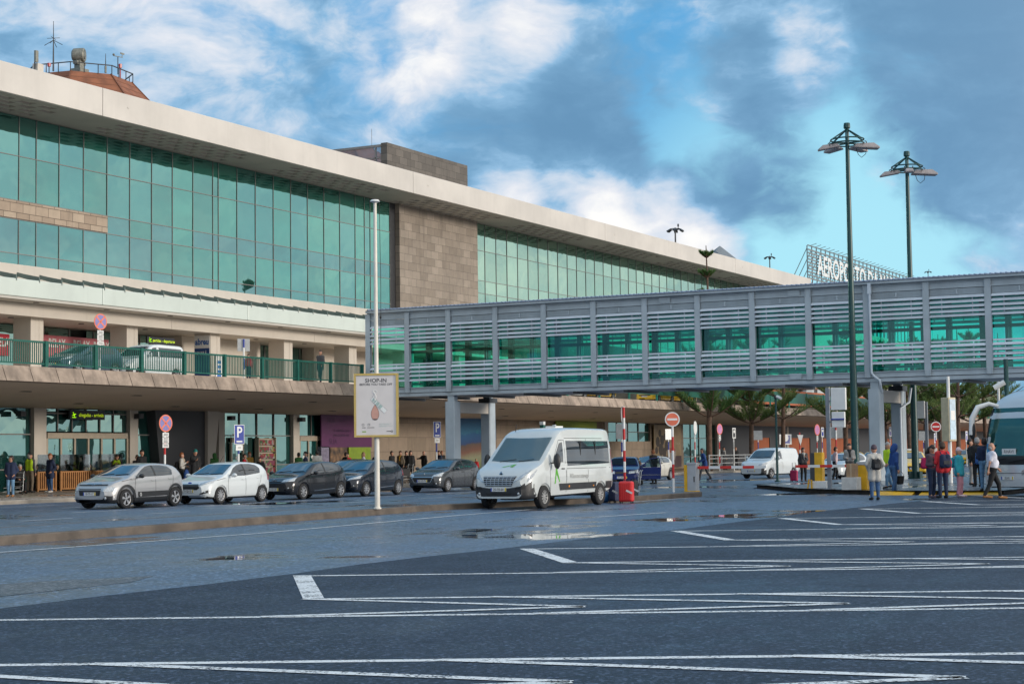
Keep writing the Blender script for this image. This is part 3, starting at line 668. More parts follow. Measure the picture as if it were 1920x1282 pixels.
for x in np.arange(1, W, 2.0): mb.bar((x, 0, 6.2+Hh+.35), (x, -.9, 6.2+Hh+.6), .06, .06)
build(mb, 'lattice', M_LATT, SG)
mb = MB(); mb.text('AEROPORTO DA MADEIRA', (26.5, -.25, 8.1), (1, 0, 0), (0, 0, 1), 3.75, 0, 'CENTER', .02, 1.02); build(mb, 'lettering', pm('weathered_white_letter', (.66, .68, .67), .5), SG)
# orange building beyond the terminal
OB = thing('orange_building', 'orange banded low building with strip windows beyond the terminal', 'building', (207, 72, 0))
mb = MB(); mb.box(186, 300, 68.6, 90, 5.5, 7.0); wbuild(mb, 'wall', M_CREAM, OB)
mb = MB(); mb.box(186, 300, 66.0, 66.4, 7.0, 8.75); mb.box(186, 300, 66.2, 70, 5.6, 6.2); wbuild(mb, 'orange_band', M_ORANGE, OB)
mb = MB()
for k in range(18): x = 187+k*6.2; mb.box(x, x+4.8, 66.9, 67.0, 8.75, 9.75)
wbuild(mb, 'strip_window', pm('pale_window', (.45, .50, .50), .2, var=.2, scale=.3), OB)
mb = MB(); mb.box(186, 300, 67.0, 90, 8.75, 9.9); wbuild(mb, 'upper_wall', M_CHAR, OB)
mb = MB(); mb.box(186, 302, 65.5, 90, 9.9, 10.5); wbuild(mb, 'roof', M_SOFFIT, OB)
mb = MB(); mb.box(214, 275, 69, 76, 10.5, 18.0); wbuild(mb, 'sign_plinth', M_CREAM, OB)

# ================================================================ the elevated road with its parapet, railing and green windbreak
mb = MB(); mb.prism([(50.62, 4.95), (50.62, 5.46), (63, 5.46), (63.05, 5.62), (68.1, 5.62), (68.1, 4.6), (60.4, 4.14), (57.5, 4.34), (54, 4.62)], 'x', 20, 330)
struct(build(mb, 'elevated_road', M_CEIL))
mb = MB(); x = 20.0
while x < 330:
    mb.prism([(50.36, 4.86), (50.62, 4.82), (50.85, 5.5), (50.62, 5.5)], 'x', x+.02, x+1.53); x += 1.55
struct(build(mb, 'road_parapet', pm('stained_concrete', (.31, .245, .195), .85, var=.32, scale=1.1, bump=.35, bscale=7, streak=.7, world_co=True)))
mb = MB()
for k in range(14):
    for y in (54.0, 57.6): mb = MB(); mb.lathe([(.34, 0), (.34, -.02), (0, -.02)], (50+k*7.4, y, 4.64 if y < 55 else 4.35), 'z', 12); wbuild(mb, 'soffit_light', M_DKMETAL, T)
RL = thing('railing', 'green railing of close upright bars along the elevated road', 'railing', (60, 50.75, 5.5))
for k in range(-6, 9):
    x = 55.2+3.07*k; mb = MB(); mb.box(x-.08, x+.08, 50.67, 50.83, 5.3, 6.6); wbuild(mb, 'post', M_GREEN, RL)
    mb = MB(); xe = min(x+3.07, 80.0); mb.box(x+.08, xe-.08, 50.71, 50.79, 6.50, 6.58); mb.box(x+.08, xe-.08, 50.72, 50.78, 5.60, 5.66)
    q = x+.17
    while q < xe-.1: mb.box(q-.018, q+.018, 50.735, 50.765, 5.66, 6.50); q += .125
    wbuild(mb, 'baluster_panel', M_GREEN, RL)
    if xe >= 80: break
WB = thing('windbreak', 'tall dark green panelled windbreak along the elevated road beyond the footbridge', 'fence', (140, 50.9, 5.5))
M_WB = pm('green_windbreak_panel', (.012, .105, .075), .45, var=.12, scale=.6, world_co=True); M_WBP = pm('green_post', (.02, .20, .15), .4)
for k in range(46):
    x = 85+5.2*k; mb = MB(); mb.box(x-.05, x+.05, 50.85, 50.98, 5.4, 7.0); wbuild(mb, 'post', M_WBP, WB); mb = MB(); mb.box(x+.05, x+5.15, 50.9, 50.94, 5.95, 6.95); wbuild(mb, 'panel', M_WB, WB)
# ================================================================ the footbridge
BR = thing('footbridge', 'grey steel footbridge with louvred glazing crossing to the terminal on tall piers', 'bridge', (80, 50, 0))
G_BR = clear_glass('bridge_tinted_glass', (.46, .96, .88), (.7, 1, .95), .02)
Y0, Y1 = 3.0, 50.42
posts = [50.42, 47.95]+[45.4-2.83*k for k in range(16)]
posts = [y for y in posts if y > Y0]
X0, X1 = 80.0, 84.2
mb = MB()
for x in (X0, X1):
    for z0, z1, w in ((4.98, 5.02, .16), (5.22, 5.26, .16), (5.02, 5.22, .03)): mb.box(x-w/2, x+w/2, Y0, Y1, z0, z1)
mb.box(X0-.05, X1+.05, Y0, Y1, 4.78, 4.95)
wbuild(mb, 'deck_beam', M_STEEL, BR)
mb = MB(); mb.box(X0+.1, X1-.1, Y0, Y1-.05, 5.05, 5.2)
y = Y1-1
while y > Y0: mb.box(X0, X1, y-.08, y+.08, 4.66, 4.78); y -= 2.83
wbuild(mb, 'deck', M_DKMETAL, BR)
mb = MB()
for x in (X0, X1):
    for z0, z1, w in ((8.98, 9.02, .18), (9.27, 9.31, .2), (9.02, 9.27, .03)): mb.box(x-w/2, x+w/2, Y0, Y1, z0, z1)
wbuild(mb, 'roof_beam', M_STEEL, BR)
mb = MB(); mb.box(X0-.12, X1+.12, Y0, Y1+.05, 9.33, 9.42); mb.box(X0-.28, X0-.12, Y0, Y1+.05, 9.36, 9.50)
mb.box(X1+.12, X1+.28, Y0, Y1+.05, 9.36, 9.50)
bridge_roof = wbuild(mb, 'roof', M_STEEL, BR)
M_RSHEET = pm('roof_sheet', (.30, .38, .52), .35, metal=.3, var=.08)
mb = MB(); y = Y0
mb.add([(X0-.34, Y0, 9.50), (X0-.34, Y1+.1, 9.50), (82.1, Y1+.1, 9.66), (82.1, Y0, 9.66), (X1+.34, Y1+.1, 9.50), (X1+.34, Y0, 9.50)], [(0, 1, 2, 3), (3, 2, 4, 5)])
while y < Y1:
    mb.prism([(X0-.36, 9.50), (82.1, 9.66), (82.1, 9.71), (X0-.36, 9.56)], 'y', y, y+.09); y += .235
wbuild(mb, 'roof_sheet', M_RSHEET, BR)
for y in posts:
    for x, d in ((X0, -1), (X1, 1)):
        mb = MB(); w = .30
        mb.box(x+d*.14-.012, x+d*.14+.012, y-w/2, y+w/2, 4.97, 9.32); mb.box(x-.02*d-.012, x-.02*d+.012, y-w/2, y+w/2, 5.27, 8.97)
        mb.box(x-.1, x+.1, y-.012, y+.012, 5.27, 8.97)
        for e in (-1, 1): mb.box(x+d*.165-.012, x+d*.165+.012, y+e*.11-.012, y+e*.11+.012, 4.97, 5.27); mb.box(x+d*.165-.012, x+d*.165+.012, y+e*.11-.012, y+e*.11+.012, 8.95, 9.32)
        wbuild(mb, 'post', M_STEEL, BR)
for ya, yb in zip(posts, posts[1:]):                                 # yb < ya
    a, b = yb+.16, ya-.16
    for x, d in ((X0, -1), (X1, 1)):
        mb = MB(); mb.box(x+.10*-d-.006, x+.10*-d+.006, a, b, 5.27, 8.65); wbuild(mb, 'window', G_BR, BR)
        mb = MB(); mb.box(x-.03, x+.03, a, b, 8.66, 8.96)
        if d < 0:
            for k in range(8): mb.box(x-.05, x-.03, a, b, 8.67+k*.036, 8.685+k*.036)
            mb.box(x-.09, x-.03, (a+b)/2-.04, (a+b)/2+.04, 8.70, 8.92)
        wbuild(mb, 'ribbed_panel', M_STEEL, BR)
        for zs_, z0_, z1_ in (((8.56, 8.34, 8.12, 7.90, 7.70), 7.65, 8.65), ((6.32, 6.10, 5.88, 5.64), 5.5, 6.5)):
            mb = MB()
            for z in zs_: mb.prism([(x+d*.02, z+.065), (x+d*.05, z+.085), (x+d*.20, z-.045), (x+d*.17, z-.06)], 'y', a, b)
            for yy in (a+.55, b-.55): mb.box(x+d*.06-.01, x+d*.06+.01, yy-.02, yy+.02, z0_, z1_)
            wbuild(mb, 'louvre', M_STEEL_L, BR)
        mb = MB(); mb.box(x+d*.03-.03, x+d*.03+.03, a, b, 6.48, 6.56); wbuild(mb, 'window_sill', M_STEEL_L, BR)
    mb = MB(); ym = (a+b)/2-.3; mb.box(X1-.5, X1-.22, ym-.14, ym+.14, 5.2, 8.8); mb.box(X1-.52, X1-.2, a-.2, b+.2, 7.35, 7.5); wbuild(mb, 'inner_column', pm('dark_green_steel', (.01, .05, .05), .5), BR)
mb = MB(); mb.box(X0+.12, X1-.12, Y0, Y1, 8.75, 8.9); wbuild(mb, 'ceiling', M_STEEL, BR)
for yc in (45.35, 22.5):
    for x in (X0+.05, 84.0):
        mb = MB(); w = .29
        mb.prism([(x-.15, yc-w), (x+.45, yc-w), (x+.5, yc-w+.05), (x+.5, yc+w-.05), (x+.45, yc+w), (x-.15, yc+w), (x-.2, yc+w-.05), (x-.2, yc-w+.05)], 'z', .1, 4.45)
        mb.box(x-.05, x+.35, yc-w+.1, yc+w-.1, 4.45, 4.78)
        wbuild(mb, 'pier', M_STEEL, BR)
    mb = MB(); mb.box(X0+.56, 83.78, yc-.22, yc+.22, 3.85, 4.42); wbuild(mb, 'cross_beam', M_CREAM, BR)
    mb = MB(); mb.box(83.7, 84.6, yc-.35, yc+.35, 4.46, 4.7); wbuild(mb, 'bearing', M_DKMETAL, BR)
mb = MB(); yp = 22.55; mb.tube([(X0-.24, yp, 9.3), (X0-.24, yp, 5.2), (X0-.24, yp-.14, 5.02), (X0-.24, yp-.38, 4.85), (X0-.2, yp-.4, 4.6), (X0+.1, yp-.36, 4.3)], .06, 8); mb.box(X0-.32, X0-.16, yp-.08, yp+.08, 8.9, 9.4)
wbuild(mb, 'downpipe', M_STEEL_L, BR, smooth=50)
mb = MB(); mb.tube([(84.35, 21.9, 4.6), (84.3, 22.0, 3.9), (83.55, 22.25, 3.6), (83.55, 22.25, .2)], .06, 8); wbuild(mb, 'downpipe', M_STEEL_L, BR, smooth=50)
for yy in (33.0, 26.3, 12.6):                                        # bolted splice plates
    for z in (4.99, 8.99):
        mb = MB(); mb.box(X0-.11, X0-.085, yy-.3, yy+.3, z+.02, z+.3)
        for i in range(4):
            for j in range(2): mb.lathe([(.03, 0), (.03, -.03), (0, -.03)], (X0-.11, yy-.22+i*.15, z+.09+j*.14), 'x', 6)
        wbuild(mb, 'splice_plate', M_STEEL, BR)

# ================================================================ lamp posts, advertising mast
M_LAMPH = pm('floodlight_housing', (.33, .30, .30), .45, var=.12, metal=.2)
def lamp_post(label, x, y, z0, ztop, rad, heads, rot):
    E = thing('lamp_post', label, 'lamp post', (x, y, z0), 0, 'green lamp posts by the footbridge'); H = ztop-z0
    mb = MB(); mb.tube([(0, 0, 0), (0, 0, H*.5), (0, 0, H-.3)], [.185, .14, .09], 14); mb.prism([(-.3, -.3), (.3, -.3), (.3, .3), (-.3, .3)], 'z', 0, .05)
    for j in range(4):
        c, s_ = math.cos(j*1.571+.785), math.sin(j*1.571+.785); mb.prism([(c*.18-.02*s_, s_*.18+.02*c), (c*.38-.02*s_, s_*.38+.02*c), (c*.38+.02*s_, s_*.38-.02*c), (c*.18+.02*s_, s_*.18-.02*c)], 'z', .03, .35)
    build(mb, 'pole', M_LAMPGREEN, E, smooth=40)
    mb = MB(); mb.lathe([(0, H), (.14, H-.02), (.16, H-.12), (.16, H-.25), (.10, H-.3)], (0, 0, 0), 'z', 8); build(mb, 'cap', M_LAMPGREEN, E)
    mb = MB(); R = rad; zr = H-.80
    for zz in (zr, zr-.18):
        ring = [(R*math.cos(a), R*math.sin(a), zz) for a in np.linspace(0, 2*math.pi, 25)]; mb.tube(ring, .035, 6)
    for j in range(6):
        a = j*1.047+.2; c, s_ = math.cos(a), math.sin(a); mb.bar((0, 0, H-.3), (R*c, R*s_, zr), .06, .06); mb.bar((0, 0, zr-.18), (R*c, R*s_, zr-.18), .05, .05)
    build(mb, 'ring_frame', M_LAMPGREEN, E)
    for a, tilt, size in heads:                                     # direction in the plan, degrees
        a = R_(a); c, s_ = math.cos(a), math.sin(a); mb = MB()
        hw, hl, hh = .22*size, .44*size, .15*size
        vs = [(-hl, -hw, 0), (hl, -hw*.9, 0), (hl, hw*.9, 0), (-hl, hw, 0), (-hl*.8, -hw*.75, hh), (hl*.55, -hw*.7, hh*1.3), (hl*.55, hw*.7, hh*1.3), (-hl*.8, hw*.75, hh), (-hl, -hw, .06), (hl, -hw*.9, .08), (hl, hw*.9, .08), (-hl, hw, .06)]
        mb.add(vs, [(0, 3, 2, 1), (0, 1, 9, 8), (1, 2, 10, 9), (2, 3, 11, 10), (3, 0, 8, 11), (8, 9, 5, 4), (9, 10, 6, 5), (10, 11, 7, 6), (11, 8, 4, 7), (4, 5, 6, 7)])
        M = Matrix.Translation((c*(R+.10), s_*(R+.10), zr-.42)) @ Matrix.Rotation(a, 4, 'Z') @ Matrix.Rotation(R_(tilt), 4, 'Y')
        mb.v = [tuple(M @ Vector(p)) for p in mb.v]
        fl = build(mb, 'floodlight', M_LAMPH, E, bevel=.02)
        mb = MB()
        for e in (-1, 1): mb.tube([(c*R-s_*e*.2, s_*R+c*e*.2, zr-.1), (c*(R+.08)-s_*e*.2, s_*(R+.08)+c*e*.2, zr-.12), (c*(R+.10)-s_*e*.2, s_*(R+.10)+c*e*.2, zr-.32)], .025, 5)
        build(mb, 'bracket', M_DKMETAL, fl)
    mb = MB(); mb.tube([(.15, -.3, zr-.2), (.2, -.45, zr-.7), (.2, -.6, zr-.85), (.2, -.8, zr-.7), (.2, -.85, zr-.4)], .015, 5); build(mb, 'cable', M_BLACK, E)
    return E
zt = atx(1591, 230, 77.8)[1]; lamp_post('taller green lamp post in front of the footbridge, four flood heads', 77.8, 22.85, .15, zt, .76, [(118, 10, 1.1), (65, 5, 1.0), (-62, 3, 1.35), (-20, 3, 1.05)], 0)
zt = atx(1699, 283, 85.5)[1]; lamp_post('farther green lamp post rising behind the footbridge, three flood heads', 85.55, 22.1, .15, zt, .76, [(118, 10, 1.1), (200, 5, 1.0), (-62, 3, 1.4)], 0)

AD = thing('advertising_mast', 'white pole on the island carrying a gold framed perfume poster', 'advertising pole', (40.5, 25.3, .17))
M_GOLD = pm('gold_frame', (.55, .40, .13), .35, metal=.6, var=.08); M_POSTER = pm('poster_paper', (.66, .62, .60), .4, var=.04, scale=2)
zt = atx(704.5, 378, 40.5)[1]-.17
mb = MB(); mb.tube([(0, 0, 0), (0, 0, 4.8), (0, 0, zt)], [.075, .058, .045], 14); mb.lathe([(.11, 0), (.11, .03), (.075, .05)], (0, 0, 0), 'z', 14); build(mb, 'pole', pm('weathered_white_pole', (.70, .66, .58), .45, var=.12, scale=1.2, streak=.25), AD, smooth=40)
mb = MB(); mb.lathe([(0, zt+.06), (.10, zt+.05), (.145, zt), (.045, zt-.04)], (0, 0, 0), 'z', 14); build(mb, 'cap', M_WHITE, AD, smooth=40)
mb = MB(); mb.tube([(.05, -.11, zt-.04), (.06, -.13, zt*.72), (.05, -.12, zt*.5)], .008, 5); mb.ell((.05, -.12, zt*.62), (.03, .03, .05), 6, 4); build(mb, 'halyard', M_BLACK, AD)
# poster box: its face looks along n, to the viewer and a little to the right
zc0, zc1 = 2.13-.17, 3.87-.17; wd = 1.21; ang = R_(27.5-2)
u = Vector((math.sin(ang), -math.cos(ang), 0)); nn = Vector((-math.cos(ang), -math.sin(ang), 0))
def onb(a, z, d): return tuple(u*a+nn*d+Vector((0, 0, z)))
def slab(mb, a0, a1, z0, z1, d0, d1, mi=0):
    vs = [onb(a, z, d) for d in (d0, d1) for a, z in ((a0, z0), (a1, z0), (a1, z1), (a0, z1))]
    mb.add(vs, [(0,1,2,3)[::-1], (4,5,6,7), (0,1,5,4), (1,2,6,5), (2,3,7,6), (3,0,4,7)], mi)
mb = MB(); slab(mb, -wd/2, wd/2, zc0, zc1, -.10, .12); box_ = build(mb, 'poster_box', M_GOLD, AD, bevel=.01)
mb = MB(); f = .055
for a0, a1, z0, z1 in ((-wd/2, wd/2, zc0, zc0+f), (-wd/2, wd/2, zc1-f, zc1), (-wd/2, -wd/2+f, zc0+f, zc1-f), (wd/2-f, wd/2, zc0+f, zc1-f)): slab(mb, a0, a1, z0, z1, .121, .15)
build(mb, 'frame', M_GOLD, box_)
M_INK = pm('poster_ink', (.05, .05, .055), .5); M_BOT = pm('poster_pink', (.55, .30, .24), .5, var=.1); M_TAGP = pm('poster_mint', (.36, .48, .45), .5); M_PALE = pm('poster_pale', (.70, .72, .70), .5); M_OLIVE = pm('poster_olive', (.25, .38, .10), .5)
mb = MB(); slab(mb, -wd/2+f, wd/2-f, zc0+f, zc1-f, .121, .128, 0)
def ptext(t, a, z, size, mi, sx=1.0, bold=.0): mb.text(t, onb(a, z, .131), u, (0, 0, 1), size, mi, 'CENTER', bold, sx)
def ppoly(pts, mi, d=.1305): mb.poly([onb(a, z, d) for a, z in pts], mi)
zc = zc0; HH = zc1-zc0
ptext('SHOP-IN', 0, zc+HH*.885, .155, 1, 1.0, .015); ptext('BEFORE YOU TAKE OFF', 0, zc+HH*.825, .085, 1, 1.0, .012); ptext('SHOPPING & DUTY FREE', 0, zc+HH*.785, .035, 2) if False else None
def tear(a0, z0, w, h, mi, d):
    pts = []
    for i in range(28):
        t = 2*math.pi*i/28; r = math.sin(t/2)**1.6 if False else 1
        zz = -math.cos(t); ww = math.sin(t)*(1.0-.38*(zz+1)/2)*(1 if zz < 0 else (1-.55*zz*zz))
        pts.append((a0+ww*w, z0+zz*h))
    ppoly(pts, mi, d)
tear(-.03, zc+HH*.385, .135, .215, 1, .1295); tear(-.03, zc+HH*.385, .125, .205, 2, .131)
ppoly([(-.10, zc+HH*.285), (.04, zc+HH*.285), (.03, zc+HH*.27), (-.09, zc+HH*.27)], 1, .132)
ppoly([(-.055, zc+HH*.52), (-.005, zc+HH*.52), (-.015, zc+HH*.57), (-.045, zc+HH*.57)], 1, .132)
mb.tube([onb(-.035, zc+HH*.57, .131), onb(.0, zc+HH*.63, .131), onb(-.05, zc+HH*.70, .131)], .012, 4, 4); mb.tube([onb(-.025, zc+HH*.57, .131), onb(-.07, zc+HH*.63, .131), onb(.0, zc+HH*.70, .131)], .012, 4, 4)
mb.tube([onb(-.03+.055*math.cos(t), zc+HH*.71+.045*math.sin(t), .131) for t in np.linspace(0, 6.283, 17)], .008, 4, 5)
da = Vector((.70, -.71)); dn = Vector((.71, .70)); p0 = Vector((-.07, zc+HH*.585))
def strip(a, b, w, mi, d): ppoly([tuple(p0+da*a-dn*w), tuple(p0+da*b-dn*w), tuple(p0+da*b+dn*w), tuple(p0+da*a+dn*w)][::-1], mi, d)
strip(-.07, .48, .062, 1, .1325); strip(-.068, .478, .058, 4, .1335); strip(-.02, .03, .045, 3, .1345); strip(.05, .09, .045, 3, .1345); strip(.115, .20, .05, 3, .1345); strip(.22, .31, .05, 3, .1345); strip(.36, .46, .045, 5, .1345)
for a in (-.36, -.2):
    mb.tube([onb(a+.03*math.cos(t), zc+HH*.195+.03*math.sin(t), .131) for t in np.linspace(0, 6.283, 13)], .004, 4, 1)
for a0, a1, z in ((.08, .42, .205), (.08, .36, .192), (.08, .46, .172), (.08, .28, .16)): ppoly([(a0, zc+HH*z), (a1, zc+HH*z), (a1, zc+HH*z+.007), (a0, zc+HH*z+.007)], 3, .131)
for a0, a1, z in ((-.39, -.29, .145), (-.25, -.05, .145)): ppoly([(a0, zc+HH*z), (a1, zc+HH*z), (a1, zc+HH*z+.014), (a0, zc+HH*z+.014)], 1, .131)
ppoly([(-.39, zc+HH*.075), (-.28, zc+HH*.075), (-.28, zc+HH*.095), (-.39, zc+HH*.095)], 6, .131); ppoly([(.28, zc+HH*.083), (.40, zc+HH*.083), (.40, zc+HH*.093), (.28, zc+HH*.093)], 1, .131)
mb.tube([onb(.43+.025*math.cos(t), zc+HH*.088+.025*math.sin(t), .131) for t in np.linspace(0, 6.283, 9)], .006, 4, 1)
build(mb, 'poster', [M_POSTER, M_INK, M_BOT, M_TAGP, M_WHITE, M_PALE, M_OLIVE], box_)
# ================================================================ road signs
M_RED = pm('sign_red', (.50, .015, .015), .4, var=.08); M_FADED = pm('faded_red', (.72, .165, .09), .45, var=.08); M_BLUE = pm('sign_blue', (.03, .055, .30), .4, var=.1)
M_PURP = pm('sun_bleached_blue', (.20, .18, .42), .45, var=.1); M_PINK = pm('bleached_pink', (.52, .22, .42), .45, var=.1); M_SIGNBACK = pm('sign_back_grey', (.42, .43, .43), .45, metal=.3, var=.1)
M_SIGNW = pm('sign_white', (.74, .74, .72), .45, var=.04)
def striped_pole(E, H, c1, r=.045, band=.55, off=0.0):
    mb = MB(); z = 0.0; k = 0; first = True
    while z < H-1e-6:
        z1 = min(H, z+(band if not first else band*(1-off))); mb.tube([(0, 0, z), (0, 0, z1)], r, 10, k % 2, cap=(first or z1 >= H)); z = z1; k += 1; first = False
    return build(mb, 'pole', [M_SIGNW, c1], E, smooth=40)
def plate(mb, c, w, h, n, mi, thick=.02, back=None):
    c = Vector(c); n = Vector(n).normalized(); u = Vector((0, 0, 1)).cross(n).normalized(); 
    vs = [c+u*a*w/2+Vector((0, 0, b*h/2))+n*d for d in (-thick, 0) for a, b in ((-1, -1), (1, -1), (1, 1), (-1, 1))]
    mb.add(vs, [(4,5,6,7), (0,1,5,4), (1,2,6,5), (2,3,7,6), (3,0,4,7)], mi); mb.add(vs[:4], [(3,2,1,0)], mi if back is None else back)
    return u
def roundel(mb, c, r, n, mi_rim, mi_in, back):
    c = Vector(c); n = Vector(n).normalized()
    mb.disc(c, r, n, 28, mi_rim); mb.disc(c+n*.004, r*.84, n, 28, mi_in); mb.disc(c-n*.015, r, -n, 28, back)
NY_ = (-.17, -.98, 0)                                                # sign faces turned towards the kerb-side traffic
VW = (-.90, -.44, 0)
def sign(kind, label, x, y, z0, ztop, n=NY_, r=.3, pole=M_RED, name='road_sign', **kw):
    E = thing(name, label, 'road sign', (x, y, z0)); H = ztop-z0; n = Vector(n).normalized()
    if pole is not None: striped_pole(E, H-.02, pole, band=kw.get('band', .55))
    mb = MB(); c = n*.06+Vector((0, 0, H-r)); u = Vector((0, 0, 1)).cross(n).normalized()
    if kind == 'nostop':
        roundel(mb, c, r, n, 1, 0, 2)
        for s_ in (1, -1): 
            d = (u*s_+Vector((0, 0, 1))).normalized()*r*.84; w = (u*-s_+Vector((0, 0, 1))).normalized()*.035
            mb.poly([c+n*.008+p for p in (-d-w, d-w, d+w, -d+w)], 1)
        build(mb, 'sign_disc', [M_PURP, M_FADED, M_SIGNBACK], E); mb = MB(); zz = H-2*r-.03
        for h in (.16, .26, .16)[:kw.get('plates', 3)]:
            plate(mb, n*.06+Vector((0, 0, zz-h/2)), .34, h, n, 0, .015, 2)
            for q in range(2 if h < .2 else 4): plate(mb, n*.064+Vector((0, 0, zz-.05-q*.055)), .24, .025, n, 1, .002)
            zz -= h+.03
        build(mb, 'sub_plate', [M_SIGNW, M_INK, M_SIGNBACK], E)
    if kind == 'pink':
        roundel(mb, c, r, n, 1, 0, 2); build(mb, 'sign_disc', [M_PINK, M_FADED, M_SIGNBACK], E); mb = MB(); zz = H-2*r-.03
        for h in (.16, .2): plate(mb, n*.06+Vector((0, 0, zz-h/2)), .3, h, n, 0); plate(mb, n*.064+Vector((0, 0, zz-h/2)), .2, .05, n, 1, .002); zz -= h+.03
        build(mb, 'sub_plate', [M_SIGNW, M_INK], E)
    if kind == 'P':
        w, h = .62, .88; c = n*.06+Vector((0, 0, H-h/2)); plate(mb, c, w, h, n, 1, .015, 2); plate(mb, c+n*.003, w-.05, h-.05, n, 0, .003, 0)
        mb.text('P', c+n*.006+Vector((0, 0, .08)), u, (0, 0, 1), .68, 1, 'CENTER', .02); plate(mb, c+n*.006+Vector((0, 0, -.32)), .36, .07, n, 1, .002)
        build(mb, 'sign_plate', [M_BLUE, M_SIGNW, M_SIGNBACK], E); mb = MB(); plate(mb, n*.06+Vector((0, 0, H-h-.16)), .42, .26, n, 0); plate(mb, n*.064+Vector((0, 0, H-h-.16)), .2, .03, n, 1, .002); build(mb, 'sub_plate', [M_SIGNW, M_INK], E)
    if kind == 'noentry':
        roundel(mb, c, r, n, 1, 0, 2); plate(mb, c+n*.008, r*1.35, r*.27, n, 1, .003)
        build(mb, 'sign_disc', [kw['face'], M_SIGNW, M_SIGNBACK], E)
    if kind == 'plate':
        w, h = kw['w'], kw['h']; plate(mb, n*.06+Vector((0, 0, H-h/2)), w, h, n, 0, .02, 1)
        if kw.get('dark'): plate(mb, n*.064+Vector((0, 0, H-h/2)), w*.7, h*.8, n, 2, .002); mb.disc(n*.07+Vector((0, 0, H-h*.35)), w*.25, n, 14, 0)
        build(mb, 'sign_plate', [kw.get('face', M_SIGNBACK), M_SIGNBACK, kw.get('dark') or M_INK], E, bevel=.0)
    if kind == 'tri':
        pts = [c+u*a+Vector((0, 0, b)) for a, b in ((-.45, .3), (.45, .3), (0, -.48))]; mb.poly(pts, 0); mb.poly([p-n*.02 for p in pts[::-1]], 0)
        build(mb, 'sign_plate', [M_SIGNBACK], E)
    if kind == 'edge':
        roundel(mb, c, r, n, 0, 0, 1); mb.lathe([(r, 0), (r, .02)], (0, 0, 0), 'z', 8, 0) if False else None
        mb.disc(c-n*.012, r, n, 20, 1); build(mb, 'sign_disc', [M_SIGNW, M_SIGNBACK], E)
    return E
def kerb_sign(kind, label, px, pytop, y, **kw):
    z0 = kw.pop('z0', .15); x, z = aty(px, pytop, y); return sign(kind, label, x, y, z0, z, **kw)
def base_sign(kind, label, px, py, pytop, **kw):
    z0 = kw.pop('z0', .15); x, y = gnd(px, py, z0); z = atx(px, pytop, x)[1]; return sign(kind, label, x, y, z0, z, **kw)
kerb_sign('nostop', 'blue and red no-stopping sign with three plates before the charcoal wall', 309, 777, 47.4, r=.37)
kerb_sign('nostop', 'blue and red no-stopping sign standing on the elevated road', 187, 588, 51.6, z0=5.5, r=.36, pole=M_SIGNBACK)
kerb_sign('P', 'blue parking sign above the white hatchback', 447, 796, 47.6, pole=M_BLUE)
kerb_sign('P', 'blue parking sign beside the left footbridge pier', 818, 790, 47.6, pole=M_BLUE)
E = kerb_sign('plate', 'back of a grey plate sign on the elevated road railing', 457, 635, 52.2, z0=5.5, w=.62, h=.62, pole=M_BLUE, n=(.7, .7, 0))
base_sign('noentry', 'faded orange no-entry disc on a striped pole beside the gate cabinet', 1263, 922, 772, n=VW, r=.27, face=M_FADED, band=.5, z0=.17)
base_sign('edge', 'round sign turned edge-on above the red suitcase', 1172, 926, 761, n=(-.25, .97, 0), r=.3, band=.38, z0=.17)
base_sign('plate', 'back of a grey plate sign behind the white minibus', 1167, 902, 794, w=.62, h=.86, pole=M_BLUE, n=VW, z0=.02)
kerb_sign('plate', 'back of a plate sign right of the coffee poster', 1253, 804, 46.9, w=.62, h=.75, pole=M_BLUE, n=(-.5, -.86, 0))
kerb_sign('edge', 'round sign seen nearly edge-on left of the first tall pine', 1302, 789, 46.9, n=(.12, -.99, 0), r=.5, z0=.15)
kerb_sign('pink', 'bleached pink round sign right of the first tall pine', 1348, 794, 46.9, r=.42)
kerb_sign('plate', 'slim dark parking plate in front of the charcoal wall with the two suited men', 1375, 802, 46.9, w=.5, h=.8, face=M_SIGNW, dark=M_CHAR, pole=None if False else M_SIGNBACK, n=NY_)
kerb_sign('plate', 'back of a plate sign at the second pine', 1421, 807, 46.9, w=.7, h=.75, pole=M_BLUE, n=VW)
kerb_sign('tri', 'back of a triangular give-way sign behind the white van', 1499, 810, 40.0, z0=.02, r=.5)
kerb_sign('pink', 'bleached pink sign beyond the yellow gate column', 1531, 795, 46.9, r=.5)
kerb_sign('plate', 'slim parking plate right of the bleached pink sign', 1541, 801, 46.9, w=.5, h=.85, face=M_SIGNW, dark=M_BLUE, n=NY_, pole=M_BLUE)
kerb_sign('plate', 'pale rounded plate back on a striped pole over the white hatchback by the gate', 1567, 800, 30.0, z0=.02, w=.8, h=.66, pole=M_RED, n=(.9, .4, 0))
kerb_sign('plate', 'slim parking plate between the two footbridge piers', 1668, 800, 44, w=.55, h=.9, face=M_SIGNW, dark=M_PURP, n=NY_, pole=M_SIGNBACK)
kerb_sign('plate', 'small plate back right of the far green lamp post', 1731, 808, 40, w=.85, h=.85, n=VW, pole=M_BLUE, z0=.02)
base_sign('noentry', 'bright red no-entry disc by the waiting couple with backpacks', 1757, 884, 790, n=VW, r=.36, face=M_RED, z0=.02)
kerb_sign('plate', 'slim plate sign between the light totem and the coach', 1811, 808, 36, w=.45, h=.95, face=M_SIGNW, dark=M_PURP, n=NY_, pole=M_SIGNBACK, z0=.02)
kerb_sign('plate', 'slim blue plate just left of the red no-entry disc', 1752, 812, 36, w=.4, h=.8, face=M_SIGNW, dark=M_PURP, n=NY_, pole=M_SIGNBACK, z0=.02)
